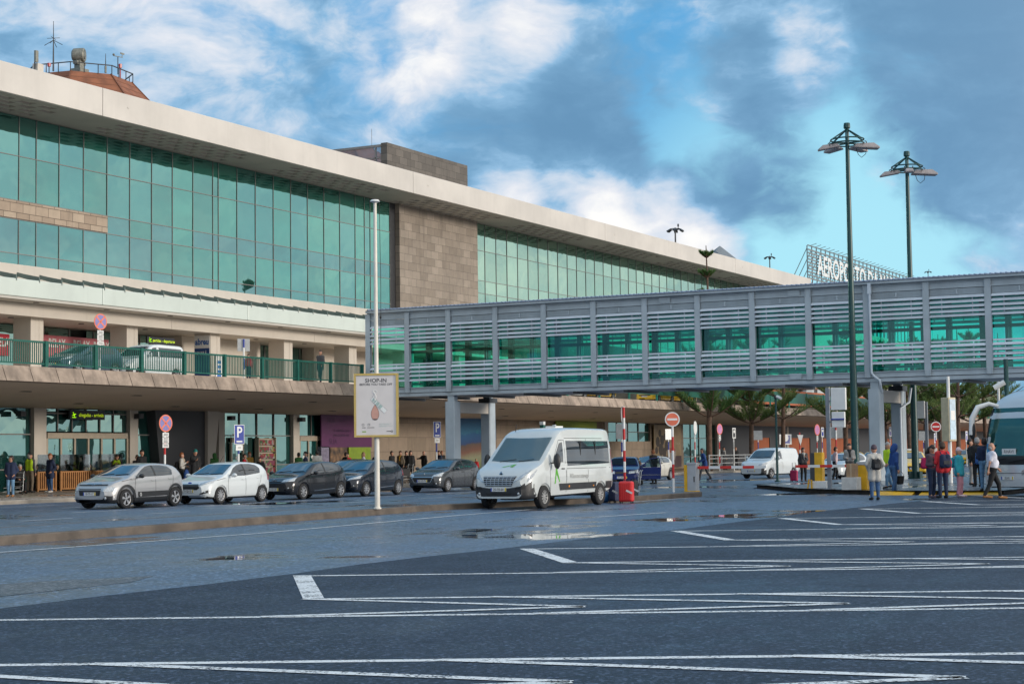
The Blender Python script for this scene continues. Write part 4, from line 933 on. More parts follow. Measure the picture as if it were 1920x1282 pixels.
E = kerb_sign('plate', 'blue and white information board behind the third pine', 1472, 814, 50, w=1.3, h=.9, face=M_SIGNW, dark=M_BLUE, n=(-.6, -.8, 0), pole=M_SIGNBACK)
# posts with cabinets
M_GREYPOST = pm('grey_post_paint', (.21, .23, .26), .45, var=.1)
def box_post(label, px, py, pytop, boxes, x=None):
    X, Y = gnd(px, py, .15); E = thing('cabinet_post', label, 'signal post', (X, Y, .15)); H = atx(px, pytop, X)[1]-.15
    mb = MB(); mb.prism([(-.07, -.07), (.07, -.07), (.07, .07), (-.07, .07)], 'z', 0, H); mb.prism([(-.2, -.16), (.2, -.16), (.2, .16), (-.2, .16)], 'z', 0, .04); build(mb, 'post', M_GREYPOST, E, bevel=.008)
    for (a0, b0, a1, b1) in boxes:                                   # corners in the photo, in the post's plane
        y0, z1 = atx(a0, b0, X-.15); y1, z0 = atx(a1, b1, X-.15); mb = MB(); mb.box(-.16, -.02, y1-Y, y0-Y, z0-.15, z1-.15); build(mb, 'cabinet', M_SIGNW, E, bevel=.02)
        mb = MB(); mb.box(-.04, .02, min(0, (y0+y1)/2-Y), .06, (z0+z1)/2-.25, (z0+z1)/2-.2); build(mb, 'bracket', M_GREYPOST, E)
    return E, X, Y
E, X, Y = box_post('grey post with two white cabinets before the footbridge', 1556, 917, 727, [(1557, 727, 1586, 768), (1559, 772, 1584, 801)])
y0, z0 = atx(1558, 786, X-.2); y1, _ = atx(1583, 786, X-.2); mb = MB(); mb.tube([(-.2, y0-Y, z0-.15), (-.2, y1-Y, z0-.15)], .03, 8); build(mb, 'blue_sleeve', M_BLUE, E)
box_post('grey post with one white cabinet right of the far lamp post', 1740, 897, 753, [(1719, 752, 1734, 784)])
X, Y = gnd(1783, 905, .15); E = thing('light_totem', 'cream light box totem on a white pole over the queue', 'totem', (X, Y, .15), R_(-30)); H1 = atx(1781, 745, X)[1]-.15; H0 = atx(1781, 827, X)[1]-.15
mb = MB(); mb.tube([(0, 0, 0), (0, 0, H0)], .085, 12); build(mb, 'pole', M_SIGNW, E, smooth=40); mb = MB(); mb.tube([(0, 0, H1), (0, 0, H1+.9)], .07, 10); build(mb, 'upper_pole', M_SIGNW, E, smooth=40)
mb = MB(); mb.box(-.22, .22, -.20, .24, H0, H1); build(mb, 'light_box', pm('totem_cream', (.52, .45, .30), .5), E, bevel=.02)
mb = MB(); mb.box(-.17, .17, -.225, -.205, H0+.08, H1-.08); mb.box(-.12, .12, -.23, -.226, H0+.9, H0+1.3, 1); build(mb, 'lit_panel', [pm('totem_panel', (.35, .50, .62), .3, var=.3, scale=2.5), M_SIGNW], E)
X, Y = gnd(1458, 903, .15); E = thing('camera_pole', 'dark green camera pole left of the gate with a white camera on top', 'camera pole', (X, Y, .15)); H = atx(1458, 748, X)[1]-.15
mb = MB(); mb.tube([(0, 0, 0), (0, 0, H)], [.065, .05], 10); mb.lathe([(.14, 0), (.14, .06), (.07, .08)], (0, 0, 0), 'z', 10); build(mb, 'pole', M_LAMPGREEN, E, smooth=40)
mb = MB(); mb.lathe([(0, H+.2), (.07, H+.18), (.09, H+.05), (.05, H)], (0, 0, 0), 'z', 10); build(mb, 'camera_mount', M_DKMETAL, E); mb = MB(); mb.tube([(-.1, -.1, H+.12), (-.25, -.35, H+.02)], .07, 8); build(mb, 'camera', M_SIGNW, E)
X, Y = gnd(1893, 905, .1); E = thing('camera_pole', 'tall dark pole with a long white camera beyond the coach', 'camera pole', (X, Y, 0)); H = atx(1893, 716, X)[1]
mb = MB(); mb.tube([(0, 0, 0), (0, 0, H+1)], .10, 10); build(mb, 'pole', M_LAMPGREEN, E); mb = MB(); mb.tube([(-.1, .05, H), (-.2, .5, H-.25)], .12, 10); build(mb, 'camera', M_SIGNW, E)
x, z = aty(1871, 700, 20); E = thing('slim_pole', 'slim white pole rising behind the coach mirror', 'pole', (x, 20, 0)); mb = MB(); mb.tube([(0, 0, 0), (0, 0, z)], .07, 8); build(mb, 'pole', M_SIGNW, E)
x, z = aty(1017, 790, 47); E = thing('totem_sign', 'slim green post sign just above the white minibus roof', 'sign', (x, 47, .15)); mb = MB(); mb.box(-.12, .12, -.12, .12, 0, z-.35); build(mb, 'green_panel', M_GREEN, E); mb = MB(); mb.box(-.13, .13, -.13, .13, z-.35, z-.15); build(mb, 'cap', M_SIGNW, E)
# ================================================================ barrier gate
M_CAB = pm('cabinet_grey', (.38, .40, .42), .45, var=.08); M_BOOMR = pm('boom_red', (.60, .03, .02), .4)
def boom(E, base, y_end, z, r=.045):
    x, y0 = base; mb = MB(); n = max(2, int(abs(y_end-y0)/.42)); ys = np.linspace(y0, y_end, n+1)
    for k in range(n): mb.box(x-.03, x+.03, min(ys[k], ys[k+1]), max(ys[k], ys[k+1]), z-.05, z+.05, (k+1) % 2)
    return build(mb, 'boom', [M_SIGNW, M_BOOMR], E)
X, Y = gnd(1298, 921, .17); E = thing('barrier_gate', 'grey and yellow gate cabinet with a lowered striped boom at the island tip', 'barrier', (X, Y, .17))
mb = MB(); mb.box(-.17, .17, -.22, .12, .0, .98); mb.prism([(-.19, .98), (.19, .98), (.19, 1.02), (-.19, 1.06)], 'y', -.24, .14); cab = build(mb, 'cabinet', M_CAB, E, bevel=.01)
mb = MB(); mb.box(-.175, .175, .12, .24, 0, .97); mb.box(-.18, .18, -.225, .12, 0, .03); build(mb, 'yellow_panel', M_YEL, E); mb = MB(); mb.box(-.185, -.17, -.17, -.13, .35, .55); build(mb, 'lock', M_BLACK, cab)
ye = atx(1436, 878, X)[0]-Y; boom(E, (0, -.24), ye, .87)
X, Y = gnd(1619, 917, .15); E = thing('barrier_gate', 'yellow gate cabinet next to the concrete block with its boom lowered leftwards', 'barrier', (X, Y, .15))
mb = MB(); mb.box(-.17, .17, -.18, .17, 0, .90); build(mb, 'yellow_panel', M_YEL, E, bevel=.015); mb = MB(); mb.box(-.19, .19, -.20, .19, .90, 1.02); build(mb, 'lid', M_CAB, E, bevel=.01)
ye = atx(1493, 879, X)[0]-Y; boom(E, (-.05, .19), ye, .87)
X, Y = gnd(1536, 915, .15); E = thing('ticket_column', 'tall yellow ticket column on a white concrete base at the gate lane', 'ticket machine', (X, Y, .15))
mb = MB(); mb.box(-.25, .25, -.36, .28, 0, .28); build(mb, 'base', M_WHITE, E, bevel=.02); mb = MB(); mb.box(-.16, .16, -.19, .12, .28, 1.38); build(mb, 'yellow_panel', M_YEL, E, bevel=.015); mb = MB(); mb.box(-.15, .18, .12, .3, .28, 1.36); build(mb, 'side_panel', M_CHAR, E)
mb = MB(); mb.tube([(-.3, .2, 0), (-.3, .2, .32), (-.3, .3, .36), (-.3, .36, 0)], .03, 6); build(mb, 'guard_hoop', M_YEL, E)
X, Y = gnd(1597, 918, .15); E = build(MB(), 'x', M_WHITE) if False else None
mb = MB(); mb.box(-.28, .28, -.28, .30, 0, .46); tag(build(mb, 'concrete_block', pm('white_concrete', (.55, .54, .51), .7, var=.12), bevel=.015, loc=(X, Y, .15)), 'white concrete block beside the yellow gate cabinet', 'block')
M_CARD = pm('cardboard', (.33, .21, .12), .8, var=.12)
E = thing('cardboard_box', 'brown cardboard box standing on the white concrete block', 'box', (X+.05, Y-.02, .61)); mb = MB(); mb.box(-.18, .18, -.17, .17, 0, .5); bx = build(mb, 'carton', M_CARD, E, bevel=.01); mb = MB(); mb.box(-.183, .183, -.03, .03, .01, .503); mb.box(-.184, .184, -.172, .172, .33, .335); build(mb, 'tape', pm('parcel_tape', (.42, .31, .2), .3), bx)
# ================================================================ signs and posters on the terminal
M_BLACKBOX = pm('sign_black', (.008, .009, .012), .35); M_LIME = pm('lit_lime', (.55, .75, .02), .4, emit=(.62, .85, .02, .3)); 
def wall_sign(name, label, x0, x1, z0, z1, y, back, lines, th=.12, cat='sign'):
    E = thing(name, label, cat, ((x0+x1)/2, y, z0)); w = (x1-x0)/2; mb = MB(); mb.box(-w, w, 0, th, 0, z1-z0); build(mb, 'panel', back, E)
    for (txt, a, b, size, mat, sx, bold) in lines:
        mb = MB(); mb.text(txt, (-w+a*(x1-x0), -.012, b*(z1-z0)), (1, 0, 0), (0, 0, 1), size, 0, 'CENTER', bold, sx); build(mb, 'lettering', mat, E)
    return E
def plane_icon(E, a, b, s, flip):
    mb = MB(); P = lambda u, v: (a+u*s, -.014, b+v*s*flip)
    for pts in ([(-1, -.15), (.9, .35), (1.0, .15), (-.8, -.4)], [(-.1, .1), (.1, .1), (-.5, .9), (-.7, .8)], [(-.1, -.1), (.2, 0), (.35, -.75), (.15, -.8)], [(-1, -.9), (1, -.9), (1, -1.08), (-1, -1.08)]):
        mb.poly([P(*p) for p in pts]); mb.poly([P(*p) for p in pts[::-1]])
    build(mb, 'plane_symbol', M_LIME, E)
x0, z1 = aty(133, 769, 59.5); x1, z0 = aty(198, 787, 59.5)
E = wall_sign('arrivals_sign', 'black sign with lime arrivals lettering over the sliding doors', x0, x1, z0, z1+.02, 59.55, M_BLACKBOX, [('chegadas - arrivals', .60, .48, .25, M_LIME, 1.0, .01)]); plane_icon(E, -(x1-x0)/2+.28, .24, .14, 1)
x0, z1 = aty(284, 630, 63.6); x1, z0 = aty(335, 647, 63.6)
E = wall_sign('departures_sign', 'black sign with lime departures lettering over the upper road', x0, x1, z0, z1, 63.9, M_BLACKBOX, [('partidas - departures', .60, .48, .24, M_LIME, .98, .01)]); plane_icon(E, -(x1-x0)/2+.26, .24, .13, 1)
M_SHOPRED = pm('shop_red', (.50, .02, .04), .4, var=.08); M_SHOPPINK = pm('faded_shop_red', (.55, .16, .19), .4, var=.08)
x0, z1 = aty(86, 627, 67.5); x1, z0 = aty(209, 655, 67.5)
E = wall_sign('shop_banner', 'red shop banner with white lettering in the departures windows', x0, x1, z0-.9, z1, 67.7, M_SHOPPINK, [('RELAY', .20, .70, .66, M_SIGNW, .72, .03), ('RELAY', .57, .70, .66, M_SIGNW, .72, .03), ('RELAY', .88, .70, .66, M_SIGNW, .72, .03)], .1)
x0, z1 = aty(-60, 620, 67.5); x1, z0 = aty(23, 636, 67.5)
wall_sign('shop_banner', 'red shop banner cut by the left edge of the photo', x0, x1, z0-.9, z1, 67.7, M_SHOPRED, [('RELAY', .86, .6, .66, M_SIGNW, .72, .03)], .1)
# travel agency banner hangs on the left side of a departures column
xc = 68.5+7.62*2; M_NAVY = pm('banner_navy', (.015, .06, .20), .45); M_TRB = pm('banner_blue', (.02, .13, .42), .45)
E = thing('column_banner', 'white and navy travel banner on a departures column', 'banner', (xc-.02, 64.6, 5.5)); mb = MB(); mb.box(-.02, 0, -.56, .56, .4, 3.5); build(mb, 'white_panel', M_SIGNW, E); mb = MB(); mb.box(-.028, -.021, -.56, .56, .4, 2.72); build(mb, 'navy_panel', M_NAVY, E)
mb = MB(); mb.text('abreu', (-.03, 0, 3.1), (0, -1, 0), (0, 0, 1), .52, 0, 'CENTER', .03, .85); build(mb, 'lettering', M_TRB, E); mb = MB(); mb.text('VIAJAR É...', (-.036, 0, 2.42), (0, -1, 0), (0, 0, 1), .30, 0, 'CENTER', .015, .72); build(mb, 'lettering', M_SIGNW, E)
# blue-white upright kiosk panel next to it
x0, z = aty(407, 660, 63.4); E = thing('information_stand', 'slim white and blue upright panel beside the travel banner column', 'panel', (x0, 63.3, 5.6)); mb = MB(); mb.box(-.3, .3, -.05, .05, 0, 2.2); build(mb, 'board', M_SIGNW, E); mb = MB()
for k in range(6): mb.box(-.2, .2, -.056, -.051, .25+k*.28, .42+k*.28)
build(mb, 'blue_marks', M_TRB, E)
M_MAG = pm('banner_magenta', (.09, .014, .08), .5, var=.12, scale=.5); M_MAGD = pm('banner_dark_ink', (.045, .006, .05), .5)
x0, z1 = aty(600, 777, 59.6); x1, z0 = aty(690, 838, 59.6)
E = wall_sign('purple_banner', 'large purple banner with dark lettering behind the poster pole', x0, x1+.3, z0, z1, 59.5, M_MAG, [('NOS', .18, .83, .40, M_MAGD, 1, .03), ('Alegria', .40, .83, .25, M_MAGD, 1, .0), ('A televisão que é', .40, .52, .28, M_MAGD, 1, .01), ('para si pode ser', .38, .38, .28, M_MAGD, 1, .01), ('SUA', .22, .17, .5, M_MAGD, 1, .0)], .1, 'banner')
x0, _ = aty(600, 850, 59.6); x1, z0 = aty(690, 868, 59.6)
E = thing('counter', 'blue shop counter with lime and photo panels under the purple banner', 'counter', (x0, 59.4, .15)); w = x1-x0+.2; mb = MB(); mb.box(0, w, 0, .5, 0, .95); build(mb, 'base_panel', M_NAVY, E); mb = MB(); mb.box(w*.55, w, .12, .5, 1.0, 2.1); build(mb, 'lime_panel', pm('lime_panel', (.20, .30, .015), .5), E)
mb = MB(); mb.box(w*.18, w*.52, .12, .5, 1.0, 2.1); build(mb, 'photo_panel', pm('brown_photo', (.14, .08, .04), .4, var=.8, scale=2.5), E); mb = MB(); mb.box(0, w*.15, .1, .5, 1.0, 2.1); build(mb, 'lilac_panel', pm('lilac_photo', (.20, .18, .26), .4, var=.3), E)
# shop display of small coloured goods
x0, _ = aty(481, 850, 59.8); x1, _ = aty(512, 850, 59.8)
def shelf_mat():
    mt, q, out = custom('shop_goods'); b = q.n('ShaderNodeBsdfPrincipled'); q.l(b.outputs[0], out.inputs[0]); P = q.n('ShaderNodeTexCoord').outputs['Object']
    v = q.n('ShaderNodeTexVoronoi'); v.inputs['Scale'].default_value = 6; q.l(P, v.inputs['Vector']); hsv = q.n('ShaderNodeSeparateColor'); q.l(v.outputs['Color'], hsv.inputs[0])
    q.l(q.ramp(hsv.outputs[0], [(0, (.22, .02, .03)), (.3, (.25, .22, .2)), (.5, (.16, .03, .06)), (.7, (.05, .11, .04)), (.9, (.2, .17, .04))], 'CONSTANT'), b.inputs['Base Color']); return mt
M_GOODS = shelf_mat()
E = thing('display_shelf', 'shop shelves of red, white and green goods in the arrivals window', 'shelf', (x0, 59.6, .15)); mb = MB(); mb.box(0, x1-x0, .2, .3, 0, 2.6); mb.box(-.05, 0, 0, .3, 0, 2.65); mb.box(x1-x0, x1-x0+.05, 0, .3, 0, 2.65); build(mb, 'frame', M_DOORF, E)
mb = MB()
for k in range(6): mb.box(.03, x1-x0-.03, .05, .2, .2+k*.4, .50+k*.4)
build(mb, 'goods', M_GOODS, E)
# coast poster (generic seaside), lime shop sign, coffee poster
def coast():
    mt, q, out = custom('seaside_poster'); b = q.n('ShaderNodeBsdfPrincipled'); q.l(b.outputs[0], out.inputs[0]); P = q.n('ShaderNodeTexCoord').outputs['Object']; s_ = q.n('ShaderNodeSeparateXYZ'); q.l(P, s_.inputs[0])
    h = q.math('ADD', q.math('MULTIPLY', s_.outputs[2], .25), q.math('MULTIPLY', q.math('SUBTRACT', q.noise(P, .8, 5, .6), .5), .16))
    h = q.math('SUBTRACT', h, q.math('MULTIPLY', s_.outputs[0], .02))
    c = q.ramp(h, [(0, (.03, .05, .05)), (.06, (.10, .13, .06)), (.24, (.20, .21, .13)), (.36, (.14, .06, .04)), (.47, (.07, .05, .04)), (.50, (.01, .04, .13)), (.66, (.01, .08, .20)), (.70, (.02, .12, .22)), (.95, (.01, .09, .22))], 'LINEAR')
    q.l(q.mix(q.noise(P, 6, 5, .7), c, (.06, .05, .04), 'MIX') if False else q.mix(.35, c, q.mix(q.noise(P, 5, 5, .7), (.3, .3, .3), (1.7, 1.7, 1.7)), 'MULTIPLY'), b.inputs['Base Color']); b.inputs['Roughness'].default_value = .5; return mt
x0, z1 = aty(861, 784, 59.6); x1, z0 = aty(931, 872, 59.6)
E = thing('wall_poster', 'large seaside poster with blue sky between the two left footbridge piers', 'poster', (x0, 59.6, .3)); mb = MB(); mb.box(0, x1-x0, 0, .1, 0, z1-.3); build(mb, 'print', coast(), E)
mb = MB(); mb.text('at your j', ((x1-x0)*.6, -.01, 3.0), (1, 0, 0), (0, 0, 1), .5, 0); build(mb, 'lettering', pm('poster_teal', (.03, .20, .25), .5), E)
x0, z1 = aty(1042, 789, 59.6); x1, z0 = aty(1118, 806, 59.6); M_LIMEP = pm('lime_sign', (.22, .30, .02), .5)
E = wall_sign('lime_sign', 'lime shop sign with pale lettering above the white minibus', x0, x1, 2.6, z1, 59.55, M_LIMEP, [('trigo do loso', .64, .35, .8, pm('lime_pale', (.45, .52, .2), .5), 1.1, 0)], .1)
x0, z1 = aty(1225, 796, 59.6); x1, z0 = aty(1277, 872, 59.6)
E = thing('wall_poster', 'brown coffee poster with a group portrait and a large cup', 'poster', (x0, 59.55, .3)); W_ = x1-x0; mb = MB(); mb.box(0, W_, 0, .1, 1.0, z1-.3); mb.box(0, W_, 0, .1, 0, 1.0, 1); build(mb, 'print', [pm('poster_tan', (.30, .22, .12), .5, var=.25, scale=.5), pm('poster_maroon', (.07, .03, .03), .5)], E)
mb = MB()
for a, b, r in ((.16, .60, .42), (.26, .80, .30), (.36, .64, .42), (.48, .72, .28), (.56, .50, .40), (.66, .62, .3), (.3, .42, .5), (.1, .4, .3), (.45, .35, .4)): mb.ell((a*W_*.8, -.01, b*(z1-.3)), (r*1.1, .01, r*1.1), 12, 8)
build(mb, 'portrait_figures', pm('poster_umber', (.045, .030, .02), .5, var=.5, scale=2), E)
mb = MB(); mb.prism([(W_*.45, 1.55), (W_*.80, 1.55), (W_*.75, .65), (W_*.52, .65)][::-1], 'y', -.02, .0); build(mb, 'cup_print', pm('cup_grey', (.30, .27, .25), .5), E); mb = MB(); mb.ell((W_*.625, -.025, 1.52), (W_*.15, .004, .22), 16, 8); build(mb, 'coffee_print', pm('coffee_red', (.30, .07, .04), .5), E)
mb = MB()
mb.text('A ARTE DO ACORDAR', (W_*.72, -.02, 2.1), (1, 0, 0), (0, 0, 1), .30, 0)
build(mb, 'lettering', pm('poster_sand', (.42, .34, .24), .5), E)
# ================================================================ slatted terrace screens, luggage, trolley
M_WOOD = pm('orange_timber', (.33, .15, .045), .55, var=.2, scale=3)
def screen(label, px0, px1):
    y = 58.3; x0 = aty(px0, 900, y)[0]; x1 = aty(px1, 900, y)[0]; E = thing('terrace_screen', label, 'screen', (x0, y, .15), 0, 'slatted timber terrace screens'); W = x1-x0
    mb = MB(); mb.box(0, W, -.03, .03, .06, .12); mb.box(0, W, -.03, .03, .88, .94); mb.box(0, .09, -.05, .05, 0, .95); mb.box(W-.09, W, -.05, .05, 0, .95); build(mb, 'frame', M_WOOD, E)
    mb = MB(); n = int(W/.15)
    for k in range(n): mb.box(.1+k*(W-.2)/n, .1+k*(W-.2)/n+.075, -.035, .02, .12, .88)
    build(mb, 'slats', M_WOOD, E); mb = MB(); mb.box(0.02, W-.02, .04, .06, .06, .92); build(mb, 'backing', pm('dark_red_board', (.10, .02, .015), .6), E)
    mb = MB(); mb.box(.05, W-.05, -.008, .008, .95, 1.75); build(mb, 'glass_top', clear_glass('screen_glass', (.86, .92, .90), (1, 1, 1), .05) if 'screen_glass' not in MATS else MATS['screen_glass'], E)
screen('timber slat screen behind the hi-vis worker', 69, 105); screen('timber slat screen in the middle of the row', 112, 170); screen('timber slat screen half hidden by the silver car', 172, 232)
def suitcase(label, x, y, z, w, d, h, mat, rot=0.0, handle=.0, tagged=True):
    E = thing('suitcase', label, 'suitcase', (x, y, z), rot); mb = MB(); mb.box(-d/2, d/2, -w/2, w/2, .05, h); bo = build(mb, 'shell', mat, E, bevel=.06)
    mb = MB()
    for k in range(5): yy = -w/2+.09+k*(w-.18)/4; mb.box(-d/2-.008, d/2+.008, yy-.012, yy+.012, .12, h-.09)
    build(mb, 'ribs', mat, bo)
    mb = MB()
    for a in (-1, 1):
        for b in (-1, 1): mb.lathe([(.03, -.012), (.03, .012)], (a*d*.35, b*w*.38, .03), 'y', 8)
    build(mb, 'wheels', M_BLACK, E)
    mb = MB(); t = h+handle; mb.tube([(0, -w*.22, h-.02), (0, -w*.22, t+.04), (0, w*.22, t+.04), (0, w*.22, h-.02)], .012, 6); build(mb, 'handle', M_DKMETAL, E)
    if tagged: mb = MB(); mb.add([(-d/2-.015, -.02, h*.55), (-d/2-.015, -.22, h*.42), (-d/2-.015, -.25, h*.50), (-d/2-.015, -.05, h*.63)], [(0, 1, 2, 3)]); build(mb, 'luggage_tag', M_SIGNW, E)
    return E
M_CASER = pm('red_shell', (.62, .028, .03), .35, var=.06); M_CASEN = pm('navy_fabric', (.018, .028, .075), .7, var=.2); M_CASEP = pm('pink_fabric', (.45, .02, .10), .6, var=.1); M_BAGB = pm('blue_bag', (.015, .12, .32), .6); M_CASEK = pm('black_fabric', (.012, .013, .016), .7, var=.2)
suitcase('bright red hard suitcase with a white tag behind the minibus', *gnd(1175, 943), 0, .46, .30, .70, M_CASER, R_(8))
suitcase('navy suitcase standing directly beside the red one', *gnd(1153, 942), 0, .28, .42, .68, M_CASEN, R_(-5)); suitcase('navy suitcase closest to the minibus rear wheel', *gnd(1142, 940.5), 0, .26, .4, .64, M_CASEN, R_(5))
suitcase('black suitcase half hidden behind the red one', *gnd(1189, 938), 0, .22, .4, .68, M_CASEK, R_(5))
X, Y = gnd(1135, 942); E = thing('holdall', 'small blue holdall slumped by the minibus rear wheel', 'bag', (X, Y, 0)); mb = MB(); mb.ell((0, 0, .18), (.25, .16, .18), 12, 8); build(mb, 'bag_body', M_BAGB, E, smooth=60); mb = MB(); mb.tube([(-.1, 0, .34), (-.05, 0, .45), (.05, 0, .45), (.1, 0, .34)], .012, 5); build(mb, 'strap', M_SIGNW, E)
suitcase('pink suitcase pulled by the man at the gate', *gnd(1489, 903), 0, .38, .26, .60, M_CASEP, R_(-5), .35, False)
def trolley(label, x, y, z, rot, s=1.0):
    E = thing('luggage_trolley', label, 'trolley', (x, y, z), rot); mb = MB()
    for a in (-.28, .28): mb.tube([(.45, a, .12), (-.35, a, .16), (-.45, a, .95), (-.5, a, 1.0)], .016, 6); mb.tube([(-.05, a, .3), (.42, a*.9, .3)], .012, 5)
    for h in (.35, .55, .75, .95): mb.tube([(-.40-h*.06, -.28, h), (-.40-h*.06, .28, h)], .012, 5)
    for q in (-.3, -.1, .1, .3): mb.tube([(q, -.28, .15), (q, .28, .15)], .01, 5)
    build(mb, 'frame', M_SIGNBACK, E); mb = MB()
    for a, b in ((.4, 0), (-.35, -.26), (-.35, .26)): mb.lathe([(.08, -.02), (.08, .02)], (a, b, .08), 'y', 10)
    build(mb, 'wheels', M_BLACK, E); return E
trolley('empty wire luggage trolley standing behind the red suitcase', *gnd(1178, 934), .0, R_(120)); X, Y = gnd(25, 927, .15); trolley('luggage trolley beside the seated traveller in black', X, Y, .15, R_(200))
X = aty(757, 878, 51)[0]; E = trolley('luggage trolley loaded with dark bags by the people at the stone wall', X, 51, .15, R_(150)); mb = MB(); mb.box(-.3, .35, -.26, .26, .2, .75); tag(build(mb, 'bag_stack', M_CASEK, bevel=.08, loc=(X, 51, .15), rotz=R_(150)), 'dark bags piled on the trolley by the stone wall', 'bags')
X, Y = aty(1210, 870, 52)[0], 52
E = thing('barrier_fence', 'low pale railing fence at the far kerb by the pines', 'fence', (aty(1330, 870, 47.2)[0], 47.2, .15)); mb = MB(); W = aty(1480, 870, 47.2)[0]-aty(1330, 870, 47.2)[0]
for z in (.25, .6, .95, 1.2): mb.box(0, W, -.02, .02, z-.025, z+.025)
build(mb, 'rails', M_SIGNBACK, E)
x = 0
while x < W: mb = MB(); mb.box(x-.04, x+.04, -.04, .04, 0, 1.25); build(mb, 'post', M_SIGNBACK, E); x += 2.6
# ================================================================ vehicles
G_CAR = None
def car_glass(name, col, refl, fac):
    mt, q, out = custom(name); b = q.n('ShaderNodeBsdfPrincipled'); q.l(b.outputs[0], out.inputs[0]); co = q.n('ShaderNodeTexCoord').outputs['Object']
    q.l(q.mix(q.maprange(q.noise(co, 1.3, 3, .5), .35, .65), tuple(x*.5 for x in col), tuple(x*1.5 for x in col)), b.inputs['Base Color']); b.inputs['Roughness'].default_value = .03; b.inputs['Specular IOR Level'].default_value = refl; b.inputs['Coat Weight'].default_value = fac; b.inputs['Coat Roughness'].default_value = .01
    return mt
G_CAR = car_glass('car_glass', (.016, .022, .026), .8, .6); G_CARS = car_glass('car_windscreen', (.012, .030, .05), .9, .8)
M_PLASTIC = pm('black_trim_plastic', (.02, .021, .023), .5, var=.15); M_CHROME = pm('chrome', (.6, .6, .62), .15, metal=1.0, var=.03); M_ALLOY = pm('alloy_wheel', (.50, .50, .51), .3, metal=.7, var=.06); M_TYRE = pm('tyre', (.014, .014, .015), .75, var=.2)
M_LAMPC = pm('headlight_glass', (.45, .48, .50), .08, metal=.35, var=.25, scale=18, coat=1.0); M_TAIL = pm('tail_light', (.35, .01, .015), .15, var=.1, coat=1.0); M_AMBER = pm('amber_lens', (.6, .22, .02), .2)
M_PLATE = pm('number_plate', (.68, .68, .66), .4, var=.03); M_PBLUE = pm('plate_blue', (.02, .06, .40), .4); M_PYEL = pm('plate_yellow', (.65, .48, .02), .4)
def paint(name, col, metal=.0, rough=.28, coat=1.0): return pm(name, col, rough, metal=metal, var=.03, scale=1.5, coat=coat if max(col) > .2 else .55, spec=.5 if max(col) > .2 else .25)
def sm(xs, ys, d, w=.10):
    d = np.asarray(d, float); acc = 0
    for k in (-1, -.5, 0, .5, 1): acc = acc+np.interp(d+k*w, xs, ys)
    return acc/5
